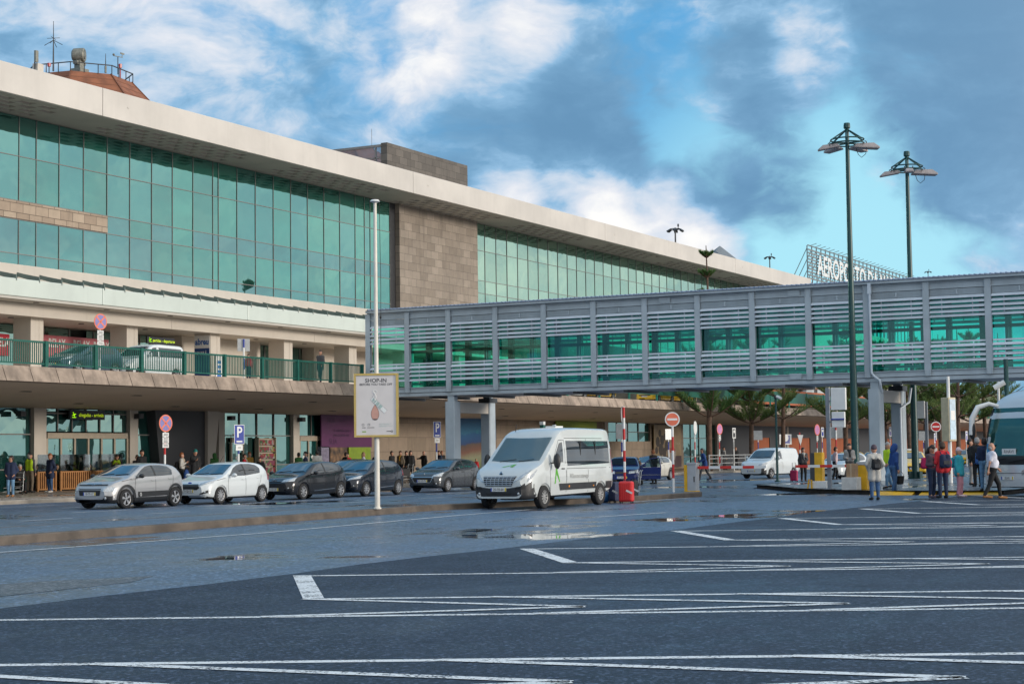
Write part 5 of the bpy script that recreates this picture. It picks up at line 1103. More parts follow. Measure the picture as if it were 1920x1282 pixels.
class Car:
    def __init__(s, P):
        s.P = P; s.L = P['L']; s.W = P['W']; L = s.L
        f = lambda key, w=.08: (lambda d: sm(*zip(*P[key]), d, w))
        s.zt, s.zl, s.zb, s.w = f('top'), f('belt'), f('bot'), f('width')
        s.roof = max(z for _, z in P['top']); s.tum = P.get('tumble', .72); s.axles = [P['fa'], P['fa']+P['wb']]; s.Ra = P['wr']+.055; s.zw = P['wr']
        ds = set(np.linspace(0, L, 56).tolist()+[0.01, .03, .06, .1, L-.01, L-.03, L-.06, L-.1])
        for a in s.axles: ds |= set((a+s.Ra*math.sin(t)) for t in np.linspace(-1.5, 1.5, 17))
        s.ds = sorted(x for x in ds if 0 <= x <= L)
        rows = [s.section(d) for d in s.ds]; n = len(rows[0]); vs = []; fs = []; mi = []
        for d, r in zip(s.ds, rows): vs += [(L/2-d, y, z) for y, z in r]
        clad = P.get('clad')
        for i in range(len(rows)-1):
            for j in range(n-1):
                fs.append((i*n+j, i*n+j+1, (i+1)*n+j+1, (i+1)*n+j))
                zc = (rows[i][j][1]+rows[i][j+1][1]+rows[i+1][j][1]+rows[i+1][j+1][1])/4; dd = (s.ds[i]+s.ds[i+1])/2; m_ = 0
                if zc < P.get('lowz', .26): m_ = 1
                if zc < P.get('bumpz', 0) and dd < P.get('bumpd', 0): m_ = 1
                mi.append(m_)
        fs.append(tuple(range(n))[::-1]); mi.append(1 if P.get('bumpz', 0) > P['top'][0][1] else 0); fs.append(tuple(range((len(rows)-1)*n, len(rows)*n))); mi.append(0)
        s.v, s.f, s.mi = vs, fs, mi
        s.bvh = BVHTree.FromPolygons([Vector(v) for v in vs], fs)
    def edge(s, d):
        zt, zl = float(s.zt(d)), min(float(s.zl(d)), float(s.zt(d))-.03); h = min(1, max(0, (zt-zl)/max(.1, s.roof-zl))); w = float(s.w(d))
        return w*(.95*(1-h)+s.tum*h), zt-.025-.045*h, h
    def section(s, d):
        zt, zb, w = float(s.zt(d)), float(s.zb(d)), float(s.w(d)); zl = min(float(s.zl(d)), zt-.03); we, ze, h = s.edge(d); ze = max(ze, zl+.005)
        mid = zb+(zl-zb)*.5; low = zb+(zl-zb)*.22
        half = [(0, zb), (.74*w, zb), (.90*w, zb+.015), (.965*w, zb+.07), (.985*w, low), (1.0*w, mid), (.995*w, zl-.16*(zl-mid)/.4), (.975*w, zl-.03), (.962*w, zl)]
        half = [(y, min(z, zl)) for y, z in half]
        for a in s.axles:
            if abs(d-a) < s.Ra:
                za = s.zw+math.sqrt(max(0, s.Ra**2-(d-a)**2)); half = [(y, z) if i < 2 else (y if z > za else max(y, .965*w), max(z, min(za, zl-.01))) for i, (y, z) in enumerate(half)]
        b = .02*h
        half += [(.962*w*.75+we*.25+b, zl*.75+ze*.25), (.962*w*.5+we*.5+b*1.4, (zl+ze)/2), (.962*w*.25+we*.75+b, zl*.25+ze*.75), (we, ze), (we*.93, ze+(zt-ze)*.45), (we*.78, ze+(zt-ze)*.75), (we*.4, zt-(zt-ze)*.05), (0, zt)]
        return half+[(-y, z) for y, z in half[-2:0:-1]]
    # surface-hugging patches: two outlines ruled together and laid on the body, eps proud of it
    def patch(s, mb, A, B, plane, eps=.006, n=8, m=4, mi=0, sd=1):
        A = np.array(A, float); B = np.array(B, float)
        def samp(Q, k):
            l = np.r_[0, np.cumsum(np.hypot(*np.diff(Q, axis=0).T))]; t = np.linspace(0, l[-1], k); return np.stack([np.interp(t, l, Q[:, 0]), np.interp(t, l, Q[:, 1])], 1)
        a, b = samp(A, n), samp(B, n); vs = []; ok = True
        for i in range(n):
            for j in range(m):
                p = a[i]*(1-j/(m-1))+b[i]*j/(m-1)
                if plane == 'side': o, dr = Vector((s.L/2-p[0], sd*3.0, p[1])), Vector((0, -sd, 0))
                elif plane == 'front': o, dr = Vector((s.L/2+2, p[0], p[1])), Vector((-1, 0, 0))
                elif plane == 'rear': o, dr = Vector((-s.L/2-2, p[0], p[1])), Vector((1, 0, 0))
                else: o, dr = Vector((s.L/2-p[0], p[1], 5)), Vector((0, 0, -1))
                h = s.bvh.ray_cast(o, dr)
                if h[0] is None: ok = False; vs.append(Vector(o)); continue
                nn = h[1]; nn = nn if nn.dot(dr) < 0 else -nn; vs.append(h[0]+nn*eps)
        if not ok: return
        fs = []
        for i in range(n-1):
            for j in range(m-1): fs.append((i*m+j, (i+1)*m+j, (i+1)*m+j+1, i*m+j+1))
        mb.add(vs, fs, mi)
    def xfront(s, y, z):
        h = s.bvh.ray_cast(Vector((s.L/2+2, y, z)), Vector((-1, 0, 0))); return h[0].x if h[0] is not None else s.L/2
    def yside(s, d, z):
        h = s.bvh.ray_cast(Vector((s.L/2-d, 3, z)), Vector((0, -1, 0))); return h[0].y if h[0] is not None else s.W
def wheel_part(root, x, y, r, width, sd, spokes, rimmat, rr=.66, style='spoke'):
    mb = MB(); R = r; mb.lathe([(R*rr, -width/2), (R*.9, -width/2), (R*.985, -width*.38), (R, 0), (R*.985, width*.38), (R*.9, width/2), (R*rr, width/2)], (0, 0, 0), 'y', 30)
    w = build(mb, 'wheel', M_TYRE, root, smooth=40, loc=(x, y, r))
    mb = MB(); q = R*rr; o = sd*width*.36
    mb.lathe([(q, -sd*width*.5), (q, sd*width*.46), (q*.93, sd*width*.44), (q*.9, sd*width*.30)], (0, 0, 0), 'y', 30, 0); mb.lathe([(q*.95, 0), (0, 0)], (0, 0, 0), 'y', 20, 1)
    for k in range(spokes):
        a = 2*math.pi*k/spokes+.2; c, s_ = math.cos(a), math.sin(a); wv = q*(.10 if spokes > 7 else .16)
        pts = [(q*.12, -wv*.7), (q*.92, -wv*1.15), (q*.92, wv*1.15), (q*.12, wv*.7)]
        if style == 'split': pts = [(q*.12, -wv*.5), (q*.92, -wv*1.4), (q*.92, wv*1.4), (q*.12, wv*.5)]
        lo, hi = (o-.02, o+.012) if sd > 0 else (o-.012, o+.02)
        vs = [(u*c-v*s_, yy, u*s_+v*c) for yy in (lo, hi) for u, v in pts]; mb.add(vs, [(0, 3, 2, 1), (4, 5, 6, 7), (0, 1, 5, 4), (1, 2, 6, 5), (2, 3, 7, 6), (3, 0, 4, 7)], 0)
    mb.lathe([(0, o+sd*.02), (q*.17, o+sd*.018), (q*.2, o-sd*.01)], (0, 0, 0), 'y', 12, 0)
    build(mb, 'rim', [rimmat, M_BLACK], w, smooth=30)
    return w
def make_vehicle(name, label, cat, P, mat, loc, rotz, group=None):
    c = Car(P); E = thing(name, label, cat, loc, rotz, group); L, W = c.L, c.W
    mb = MB(); mb.v = c.v; mb.f = [list(f) for f in c.f]; mb.m = c.mi
    body = build(mb, 'body', [mat, P.get('trim', M_PLASTIC)], E, smooth=38)
    for a in c.axles: mb = MB(); mb.box(L/2-a-c.Ra*.99, L/2-a+c.Ra*.99, -W*.93, W*.93, P['zb0']+.02, c.zw+c.Ra*.93); build(mb, 'wheel_housing', M_BLACK, E)
    for a in c.axles:
        for sd in (1, -1): wheel_part(E, L/2-a, sd*(W-P.get('inset', .115)), P['wr'], P.get('tw', .2), sd, P.get('spokes', 5), P.get('rim', M_ALLOY), P.get('rr', .66), P.get('wstyle', 'spoke'))
    # glass
    for sd in (1, -1):
        for win in P['windows']:
            mb = MB(); c.patch(mb, win[0], win[1], 'side', .007, 14, 6, 0, sd); 
            if mb.v: build(mb, 'window', P.get('sideglass', G_CAR), E, smooth=60)
    for A, B in P.get('screen', []):
        mb = MB(); c.patch(mb, A, B, 'top', .007, 12, 10); build(mb, 'windscreen', P.get('scrglass', G_CARS), E, smooth=60)
    for A, B in P.get('backglass', []): mb = MB(); c.patch(mb, A, B, 'top', .007, 8, 8); build(mb, 'rear_window', G_CAR, E, smooth=60)
    for nm, lst, plane, mt in P.get('patches', []):
        for it in lst:
            A, B = it[0], it[1]; sides = (1, -1) if (plane == 'side' or (plane == 'front' and it[2:] == ('m',))) else (1,)
            for sd in sides:
                mb = MB()
                if plane == 'front' and sd < 0: A2, B2 = [(-y, z) for y, z in B], [(-y, z) for y, z in A]
                else: A2, B2 = A, B
                c.patch(mb, A2, B2, plane, it[2] if len(it) > 2 and isinstance(it[2], float) else .010, 10, 5, 0, sd)
                if mb.v: build(mb, nm, mt, E, smooth=60)
    if P.get('clad'):
        for a in c.axles:
            for sd in (1, -1):
                th = np.linspace(-.15, math.pi+.15, 15); mb = MB()
                for t0, t1 in zip(th, th[1:]):
                    q = lambda r_, t: (a-r_*math.cos(t), c.zw+r_*math.sin(t))
                    c.patch(mb, [q(c.Ra+.006, t0), q(c.Ra+.006, t1)], [q(c.Ra+.085, t0), q(c.Ra+.085, t1)], 'side', .014, 3, 3, 0, sd)
                if mb.v: build(mb, 'arch_cladding', M_PLASTIC, E, smooth=60)
    # seams
    mb = MB()
    for sd in (1, -1):
        for pts in P.get('seams', []):
            for (d0, z0), (d1, z1) in zip(pts, pts[1:]):
                h = .007 if abs(d1-d0) > abs(z1-z0) else 0; w_ = .007 if h == 0 else 0
                c.patch(mb, [(d0-w_, z0-h), (d1-w_, z1-h)], [(d0+w_, z0+h), (d1+w_, z1+h)], 'side', .004, 6, 2, 0, sd)
    if mb.v: build(mb, 'panel_gap', M_BLACK, body)
    for sd in (1, -1):
        for d, z in P.get('handles', []):
            y = c.yside(d, z); mb = MB(); mb.box(L/2-d-.09, L/2-d+.09, sd*(y+.004)-.02, sd*(y+.004)+.02, z-.016, z+.018); build(mb, 'door_handle', P.get('handlemat', mat), E, bevel=.006)
        d, z = P['mirror']; y = c.yside(d, z); ms = P.get('msize', (.10, .11, .075)); mb = MB(); mb.ell((L/2-d, sd*(y+.10+ms[1]), z+.05), (ms[0]*.7, ms[1], ms[2]), 12, 8); mb.box(L/2-d-.03, L/2-d+.03, min(sd*(y-.01), sd*(y+.14)), max(sd*(y-.01), sd*(y+.14)), z-.02, z+.015)
        build(mb, 'mirror', P.get('mirrormat', mat), E, smooth=50)
    if 'plate' in P:
        z, txt = P['plate']; x = c.xfront(0, z); mb = MB(); mb.box(x-.01, x+.022, -.26, .26, z-.055, z+.055, 0); mb.box(x-.005, x+.025, .215, .258, z-.052, z+.052, 1); mb.box(x-.005, x+.025, -.258, -.22, z-.052, z+.052, 2)
        mb.text(txt, (x+.026, 0, z), (0, 1, 0), (0, 0, 1), .105, 3, 'CENTER', .01, .9)
        # the plate reads from the front: left to right is +y to -y seen from ahead
        build(mb, 'number_plate', [M_PLATE, M_PYEL, M_PBLUE, M_INK], E)
        o = E.children[-1]
    for f in P.get('extra', []): f(c, E, body)
    return E, c
# ------------------------------------------------ superminis
def hatch(**k):
    L = k.get('L', 4.0); W = k.get('W', .86); H = k.get('H', 1.46); hood = k.get('hood', .93); dl = L-4.0; s = L/4.0
    X = lambda d: d*s
    P = dict(L=L, W=W, wr=k.get('wr', .315), fa=X(.82), wb=k.get('wb', 2.5), zb0=.17, lowz=k.get('lowz', .25), clad=k.get('clad'), spokes=k.get('spokes', 5), wstyle=k.get('wstyle', 'spoke'), tumble=k.get('tumble', .735),
        top=[(0, .60), (X(.04), .68), (X(.12), .745), (X(.35), hood-.10), (X(.75), hood-.02), (X(1.02), hood+.05), (X(1.14), hood+.115), (X(1.92), H-.055), (X(2.3), H-.005), (X(2.7), H), (X(3.25), H-.035), (X(3.55), H-.10), (X(3.62), H-.16), (X(3.86), 1.0), (X(3.95), .88), (L, .70)],
        belt=[(0, .56), (X(.3), .72), (X(.9), hood-.03), (X(1.5), hood), (X(2.6), hood+.035), (X(3.4), hood+k.get('kick', .09)), (X(3.75), hood+.10), (X(3.9), .82), (L, .62)],
        bot=[(0, .36), (X(.05), .25), (X(.2), .19), (X(.6), .17), (X(3.4), .18), (X(3.85), .25), (L, .42)],
        width=[(0, W*.66), (X(.03), W*.74), (X(.10), W*.84), (X(.25), W*.93), (X(.5), W*.985), (X(.9), W), (X(3.0), W), (X(3.5), W*.975), (X(3.85), W*.9), (X(3.95), W*.82), (L, W*.74)])
    b = lambda d: float(np.interp(d, *zip(*P['belt'])))
    wz = hood+.02
    wa = [(X(1.30), b(X(1.3))+.05), (X(2.26), b(X(2.26))+.025)]; wt = [(X(1.46), b(X(1.46))+.14), (X(1.70), H-.235), (X(1.96), H-.125), (X(2.22), H-.085)]
    wa2 = [(X(2.34), b(X(2.34))+.025), (X(3.20), b(X(3.2))+.035)]; wt2 = [(X(2.32), H-.085), (X(2.75), H-.085), (X(3.10), H-.135), (X(3.26), H-.25)]
    P['windows'] = [(wa, wt), (wa2, wt2)]
    P['screen'] = [([(X(1.15), -W*.78), (X(1.10), -W*.4), (X(1.08), 0), (X(1.10), W*.4), (X(1.15), W*.78)], [(X(1.86), -W*.62), (X(1.84), -W*.3), (X(1.83), 0), (X(1.84), W*.3), (X(1.86), W*.62)])]
    P['backglass'] = [([(X(3.64), -W*.52), (X(3.64), W*.52)], [(X(3.80), -W*.56), (X(3.80), W*.56)])]
    P['seams'] = [[(X(1.28), .30), (X(1.22), .62), (X(1.26), hood-.01)], [(X(2.29), .30), (X(2.29), hood+.03)], [(X(3.02), .52), (X(3.20), .75), (X(3.26), hood+.06)], [(X(.62), hood-.10), (X(1.1), hood-.02)]]
    P['handles'] = [(X(2.14), hood-.085), (X(3.06), hood-.04)]; P['mirror'] = (X(1.36), hood+.02); P['plate'] = (k.get('pz', .48), k['plate'])
    P['mirrormat'] = k.get('mirrormat'); 
    if P['mirrormat'] is None: P.pop('mirrormat')
    pt = []
    hl = k['lights']; pt.append(('headlight', [(hl[0], hl[1], 'm')], 'front', M_LAMPC))
    for gA, gB in k['grilles']: pt.append(('grille', [(gA, gB, .012)], 'front', M_PLASTIC))
    for gA, gB in k.get('chromes', []): pt.append(('grille_trim', [(gA, gB, .016)], 'front', M_CHROME))
    fg = k.get('fog')
    if fg: pt.append(('fog_light_recess', [(fg[0], fg[1], 'm')], 'front', M_PLASTIC)); 
    fl = k.get('foglamp')
    if fl: pt.append(('fog_light', [(fl[0], fl[1], 'm')], 'front', M_LAMPC))
    pt.append(('tail_light', [([(X(3.70), hood-.12), (X(3.90), hood-.14)], [(X(3.66), hood+.16), (X(3.80), hood+.14)], .012)], 'side', M_TAIL))
    pt.append(('headlight', [(*k.get('lightside', ([(X(.13), .70), (X(.55), .76)], [(X(.20), .79), (X(.62), .83)])), .009)], 'side', M_LAMPC))
    pt.append(('pillar_trim', [([(X(2.25), b(X(2.25))+.03), (X(2.35), b(X(2.35))+.03)], [(X(2.21), H-.085), (X(2.33), H-.085)], .006)], 'side', M_PLASTIC))
    if k.get('airbump'): pt.append(('side_bump_strip', [([(X(1.40), .36), (X(3.0), .40)], [(X(1.38), .54), (X(2.98), .56)], .016)], 'side', M_PLASTIC))
    if k.get('sidetrim'): pt.append(('side_trim', [([(X(1.5), .31), (X(2.9), .37)], [(X(1.5), .335), (X(2.9), .40)], .012)], 'side', M_CHROME))
    P['patches'] = pt; P['extra'] = k.get('extra', []); P['bumpz'] = k.get('bumpz', 0); P['bumpd'] = k.get('bumpd', 0); P['rim'] = k.get('rim', M_ALLOY); P['handlemat'] = k.get('handlemat')
    if P['handlemat'] is None: P.pop('handlemat')
    return P
def wipers(c, E, body):
    mb = MB()
    for y0, y1 in ((.15, .62), (-.5, .02)):
        pts = []
        for t in np.linspace(0, 1, 5):
            y = y0+(y1-y0)*t; x = c.L/2-(c.P['screen'][0][0][2][0]+.02+t*.09); h = c.bvh.ray_cast(Vector((x, y, 5)), Vector((0, 0, -1)))
            if h[0] is not None: pts.append(h[0]+Vector((0, 0, .015)))
        if len(pts) > 1: mb.tube(pts, .008, 4)
    build(mb, 'wiper', M_BLACK, E)
def aerial(c, E, body):
    x = c.L/2-c.L*.47; mb = MB(); mb.tube([(x, 0, c.roof-.01), (x-.22, 0, c.roof+.22)], [.012, .005], 5); build(mb, 'aerial', M_BLACK, E)
def badge_ring(z, r, kind):
    def f(c, E, body):
        x = c.xfront(0, z)+.012; mb = MB()
        if kind == 'diamond':
            mb.poly([(x+.01, 0, z+r*1.35), (x+.01, -r, z), (x+.01, 0, z-r*1.35), (x+.01, r, z)][::-1]); mb.poly([(x+.014, 0, z+r*.7), (x+.014, -r*.5, z), (x+.014, 0, z-r*.7), (x+.014, r*.5, z)][::-1], 1)
        elif kind == 'oval':
            mb.ell((x, 0, z), (.01, r*1.4, r*.6), 14, 6, 1)
        elif kind == 'chevron':
            for o in (0, -r*.8):
                mb.bar((x+.012, -r, z+o-r*.5), (x+.012, 0, z+o+r*.35), .02, .03); mb.bar((x+.012, r, z+o-r*.5), (x+.012, 0, z+o+r*.35), .02, .03)
        else: mb.ell((x, 0, z), (.012, r*.6, r), 12, 6, 0)
        build(mb, 'badge', [M_CHROME, M_PBLUE if kind == 'oval' else M_PLASTIC], E)
    return f
CG = 'parked cars along the arrivals road'
def place_car(px, py, yc, P): return None
PT_SILVER = paint('silver_paint', (.40, .40, .40), .35, .3); PT_WHITE = paint('white_car_paint', (.60, .64, .65), 0, .3); PT_BLACK = paint('black_car_paint', (.012, .013, .016), 0, .22); PT_INK = paint('ink_car_paint', (.016, .021, .032), .2, .22); PT_GREY = paint('slate_car_paint', (.060, .066, .073), .3, .26); PT_BLUE = paint('navy_car_paint', (.010, .022, .115), .15, .25); PT_CREAM = paint('cream_car_paint', (.56, .52, .43), 0, .3); PT_TAXI = paint('taxi_yellow', (.74, .46, .012), 0, .35)
YC = 38.7
def dot_lamp(y, z, r):
    def f(c, E, body):
        for s_ in (1, -1): x = c.xfront(s_*y, z); mb = MB(); mb.ell((x, s_*y, z), (.03, r, r), 10, 6); build(mb, 'fog_light', M_LAMPC, E, smooth=60)
    return f
def strip_badge(c, E, body):
    for sd in (1, -1):
        y = c.yside(1.5*c.L/4, .45)+.02; mb = MB(); mb.tube([(c.L/2-1.50+.035*math.cos(t), sd*y, .45+.055*math.sin(t)) for t in np.linspace(0, 6.283, 15)], .01, 5); build(mb, 'round_badge', M_SIGNW, E)
x_front = lambda px, py: gnd(px, py)[0]
# 1 silver, raised, with black cladding and side strip
P = hatch(L=3.99, W=.875, H=1.49, hood=.99, wr=.325, wb=2.54, clad=True, lowz=.34, plate='18-TF-17', pz=.50, spokes=5, wstyle='split', airbump=True, bumpz=.42, bumpd=.25, mirrormat=M_PLASTIC, kick=.05,
    lights=([(.50, .58), (.80, .56)], [(.50, .71), (.80, .72)]), lightside=([(.06, .80), (.55, .90)], [(.08, .83), (.55, .925)]), grilles=[([(-.42, .44), (.42, .44)], [(-.46, .66), (.46, .66)]), ([(-.6, .76), (.6, .76)], [(-.6, .80), (.6, .80)])], chromes=[([(-.3, .81), (.3, .81)], [(-.3, .825), (.3, .825)])],
    extra=[wipers, badge_ring(.80, .075, 'chevron'), dot_lamp(.62, .36, .05), strip_badge])
make_vehicle('parked_car', 'silver crossover hatchback with black cladding and side strips, first in the row', 'car', P, PT_SILVER, (44.9-.83+3.99/2, 37.72+.875, 0), math.pi, CG)
P = hatch(L=3.97, W=.86, H=1.48, hood=.93, wr=.305, wb=2.49, plate='53-QJ-15', pz=.47, spokes=10, kick=.12,
    lights=([(.42, .62), (.80, .74)], [(.45, .72), (.80, .86)]), lightside=([(.14, .71), (.66, .82)], [(.2, .80), (.72, .865)]), grilles=[([(-.40, .51), (.40, .51)], [(-.52, .585), (.52, .585)]), ([(-.52, .58), (.52, .58)], [(-.42, .69), (.42, .69)]), ([(-.5, .30), (.5, .30)], [(-.48, .39), (.48, .39)])], chromes=[([(-.42, .695), (.42, .695)], [(-.41, .71), (.41, .71)])], fog=([(.50, .33), (.76, .40)], [(.53, .37), (.76, .50)]), extra=[wipers, aerial, badge_ring(.745, .06, 'oval'), dot_lamp(.68, .43, .035)])
make_vehicle('parked_car', 'white hatchback second in the row, between the silver and the black car', 'car', P, PT_WHITE, (49.96-.80+3.97/2, 37.72+.86, 0), math.pi, CG)
P = hatch(L=4.06, W=.865, H=1.45, hood=.94, wr=.31, wb=2.59, plate='74-SD-20', pz=.40, spokes=8, kick=.13, sidetrim=True,
    lights=([(.36, .66), (.78, .70)], [(.40, .76), (.78, .84)]), grilles=[([(-.40, .68), (.40, .68)], [(-.36, .75), (.36, .75)]), ([(-.55, .32), (.55, .32)], [(-.5, .50), (.5, .50)])], chromes=[([(-.38, .71), (-.12, .71)], [(-.38, .725), (-.12, .725)]), ([(.12, .71), (.38, .71)], [(.12, .725), (.38, .725)])], fog=([(.5, .40), (.76, .44)], [(.52, .52), (.76, .55)]), extra=[wipers, badge_ring(.72, .075, 'diamond'), dot_lamp(.66, .45, .035)])
make_vehicle('parked_car', 'black hatchback third in the row with a diamond badge on its nose', 'car', P, PT_BLACK, (55.18-.83+4.06/2, 37.75+.865, 0), math.pi, CG)
P = hatch(L=3.97, W=.86, H=1.47, hood=.93, wr=.305, wb=2.49, plate='61-PX-32', pz=.44, spokes=9, kick=.12, sidetrim=True,
    lights=([(.42, .64), (.80, .72)], [(.45, .73), (.80, .84)]), grilles=[([(-.42, .52), (.42, .52)], [(-.54, .61), (.54, .61)]), ([(-.5, .30), (.5, .30)], [(-.48, .39), (.48, .39)])], fog=([(.50, .33), (.76, .40)], [(.53, .37), (.76, .5)]), extra=[wipers, badge_ring(.745, .06, 'oval'), dot_lamp(.68, .43, .035)])
make_vehicle('parked_car', 'dark blue-black hatchback fourth in the row behind the poster pole', 'car', P, PT_INK, (59.64-.80+3.97/2, 37.75+.86, 0), math.pi, CG)
P = hatch(L=3.97, W=.87, H=1.46, hood=.96, wr=.31, wb=2.54, plate='82-UG-74', pz=.50, spokes=10, kick=.11,
    lights=([(.44, .66), (.80, .70)], [(.50, .76), (.80, .86)]), grilles=[([(-.38, .44), (.38, .44)], [(-.50, .64), (.50, .64)])], chromes=[([(-.52, .645), (.52, .645)], [(-.51, .668), (.51, .668)]), ([(-.40, .42), (.40, .42)], [(-.40, .44), (.40, .44)]), ([(.39, .43), (.51, .64)], [(.42, .43), (.54, .64)]), ([(-.42, .43), (-.54, .64)], [(-.39, .43), (-.51, .64)])], fog=([(.52, .34), (.76, .38)], [(.54, .42), (.76, .46)]), extra=[wipers, badge_ring(.78, .06, 'lion'), dot_lamp(.66, .38, .04)])
make_vehicle('parked_car', 'slate grey hatchback last in the row, in front of the left footbridge pier', 'car', P, PT_GREY, (66.5-.81+3.97/2, 37.85+.87, 0), math.pi, CG)
x_ = aty(640, 900, 43.2)[0]
P = hatch(L=4.3, W=.88, H=1.50, hood=.97, wb=2.6, plate='30-LM-08', spokes=7, lights=([(.42, .64), (.80, .72)], [(.45, .73), (.80, .84)]), grilles=[([(-.42, .52), (.42, .52)], [(-.54, .61), (.54, .61)])], extra=[])
make_vehicle('parked_car', 'dark car in the second lane showing between the two black hatchbacks', 'car', P, paint('umber_car_paint', (.022, .020, .020), .1), (x_+1.2, 43.6, 0), math.pi, 'cars in the second lane')
# ------------------------------------------------ the minibus
L, W, H = 5.55, 1.03, 2.42
M_VANP = paint('van_white_paint', (.55, .58, .57), 0, .32)
P = dict(L=L, W=W, wr=.345, fa=.98, wb=3.68, zb0=.28, lowz=.40, bumpz=.72, bumpd=.42, tumble=.86, spokes=10, rr=.58, inset=.13, tw=.22, rim=pm('steel_wheel_cover', (.40, .40, .39), .4, metal=.4),
    top=[(0, .80), (.05, .92), (.14, 1.02), (.40, 1.17), (.80, 1.31), (.95, 1.37), (1.82, 2.08), (1.98, 2.22), (2.25, 2.35), (2.7, 2.41), (3.6, 2.42), (5.3, 2.40), (5.46, 2.36), (5.52, 2.22), (L, 1.9)],
    belt=[(0, .70), (.2, .90), (.5, 1.06), (.95, 1.22), (1.4, 1.30), (2.4, 1.34), (5.4, 1.34), (L, 1.3)],
    bot=[(0, .34), (.06, .29), (.3, .27), (1, .30), (4, .34), (5.2, .38), (L, .5)],
    width=[(0, W*.70), (.03, W*.76), (.10, W*.84), (.25, W*.91), (.5, W*.965), (1.0, W), (5.2, W), (5.45, W*.985), (L, W*.95)])
P['windows'] = [([(1.52, 1.33), (2.20, 1.36)], [(1.60, 1.44), (2.02, 1.93), (2.20, 1.96)]), ([(2.44, 1.24), (5.32, 1.30)], [(2.44, 2.0), (5.30, 1.99)])]
P['screen'] = [([(1.02, -.82), (.96, -.4), (.93, 0), (.96, .4), (1.02, .82)], [(1.88, -.80), (1.84, -.4), (1.83, 0), (1.84, .4), (1.88, .80)])]
P['scrglass'] = clear_glass('van_windscreen', (.55, .64, .66), (.85, .95, 1), .07)
P['seams'] = [[(1.33, .45), (1.30, 1.1), (1.5, 1.35), (2.0, 2.02), (2.32, 2.02), (2.32, .45)], [(3.78, .42), (3.78, 2.06)], [(2.36, 1.16), (5.35, 1.16)], [(2.36, 2.08), (5.4, 2.07)]]
P['handles'] = [(2.12, 1.16)]; P['handlemat'] = M_PLASTIC; P['mirror'] = (1.42, 1.34); P['mirrormat'] = M_PLASTIC; P['msize'] = (.14, .11, .24); P['plate'] = (.58, '25-OI-64')
P['patches'] = [('headlight', [([(.46, .76), (.80, .92)], [(.55, .86), (.90, 1.16)], 'm')], 'front', M_LAMPC), ('headlight', [([(.16, .80), (.42, .98)], [(.24, .95), (.62, 1.16)], .012)], 'side', M_LAMPC),
    ('grille', [([(-.44, .68), (.44, .68)], [(-.56, .96), (.56, .96)], .014)], 'front', M_PLASTIC), ('front_bumper', [([(-.97, .40), (-.5, .38), (.5, .38), (.97, .40)], [(-.97, .74), (-.62, .67), (-.45, .62), (.45, .62), (.62, .67), (.97, .74)], .008)], 'front', M_PLASTIC), ('lower_grille', [([(-.40, .40), (.40, .40)], [(-.44, .48), (.44, .48)], .014)], 'front', M_BLACK),
    ('bumper_recess', [([(.55, .56), (.84, .60)], [(.55, .64), (.84, .70)], 'm')], 'front', M_BLACK),
    ('side_trim', [([(1.92, .52), (4.30, .54)], [(1.84, .72), (4.30, .73)], .02), ([(4.98, .52), (5.42, .52)], [(4.98, .74), (5.42, .74)], .02)], 'side', M_PLASTIC),
    ('tail_light', [([(5.45, 1.0), (5.53, 1.0)], [(5.45, 1.75), (5.52, 1.75)], .012)], 'side', M_TAIL), ('marker_lamp', [([(2.42, .60), (2.50, .60)], [(2.42, .66), (2.50, .66)], .03), ([(4.05, .60), (4.13, .60)], [(4.05, .64), (4.13, .64)], .03)], 'side', M_AMBER), ('fuel_flap_print', [([(2.35, .78), (2.45, .78)], [(2.36, 1.14), (2.42, 1.14)], .008)], 'side', M_VANP)]
M_VGREEN = pm('leaf_green_print', (.10, .40, .03), .4); M_VGREY = pm('grey_print', (.36, .37, .36), .5)
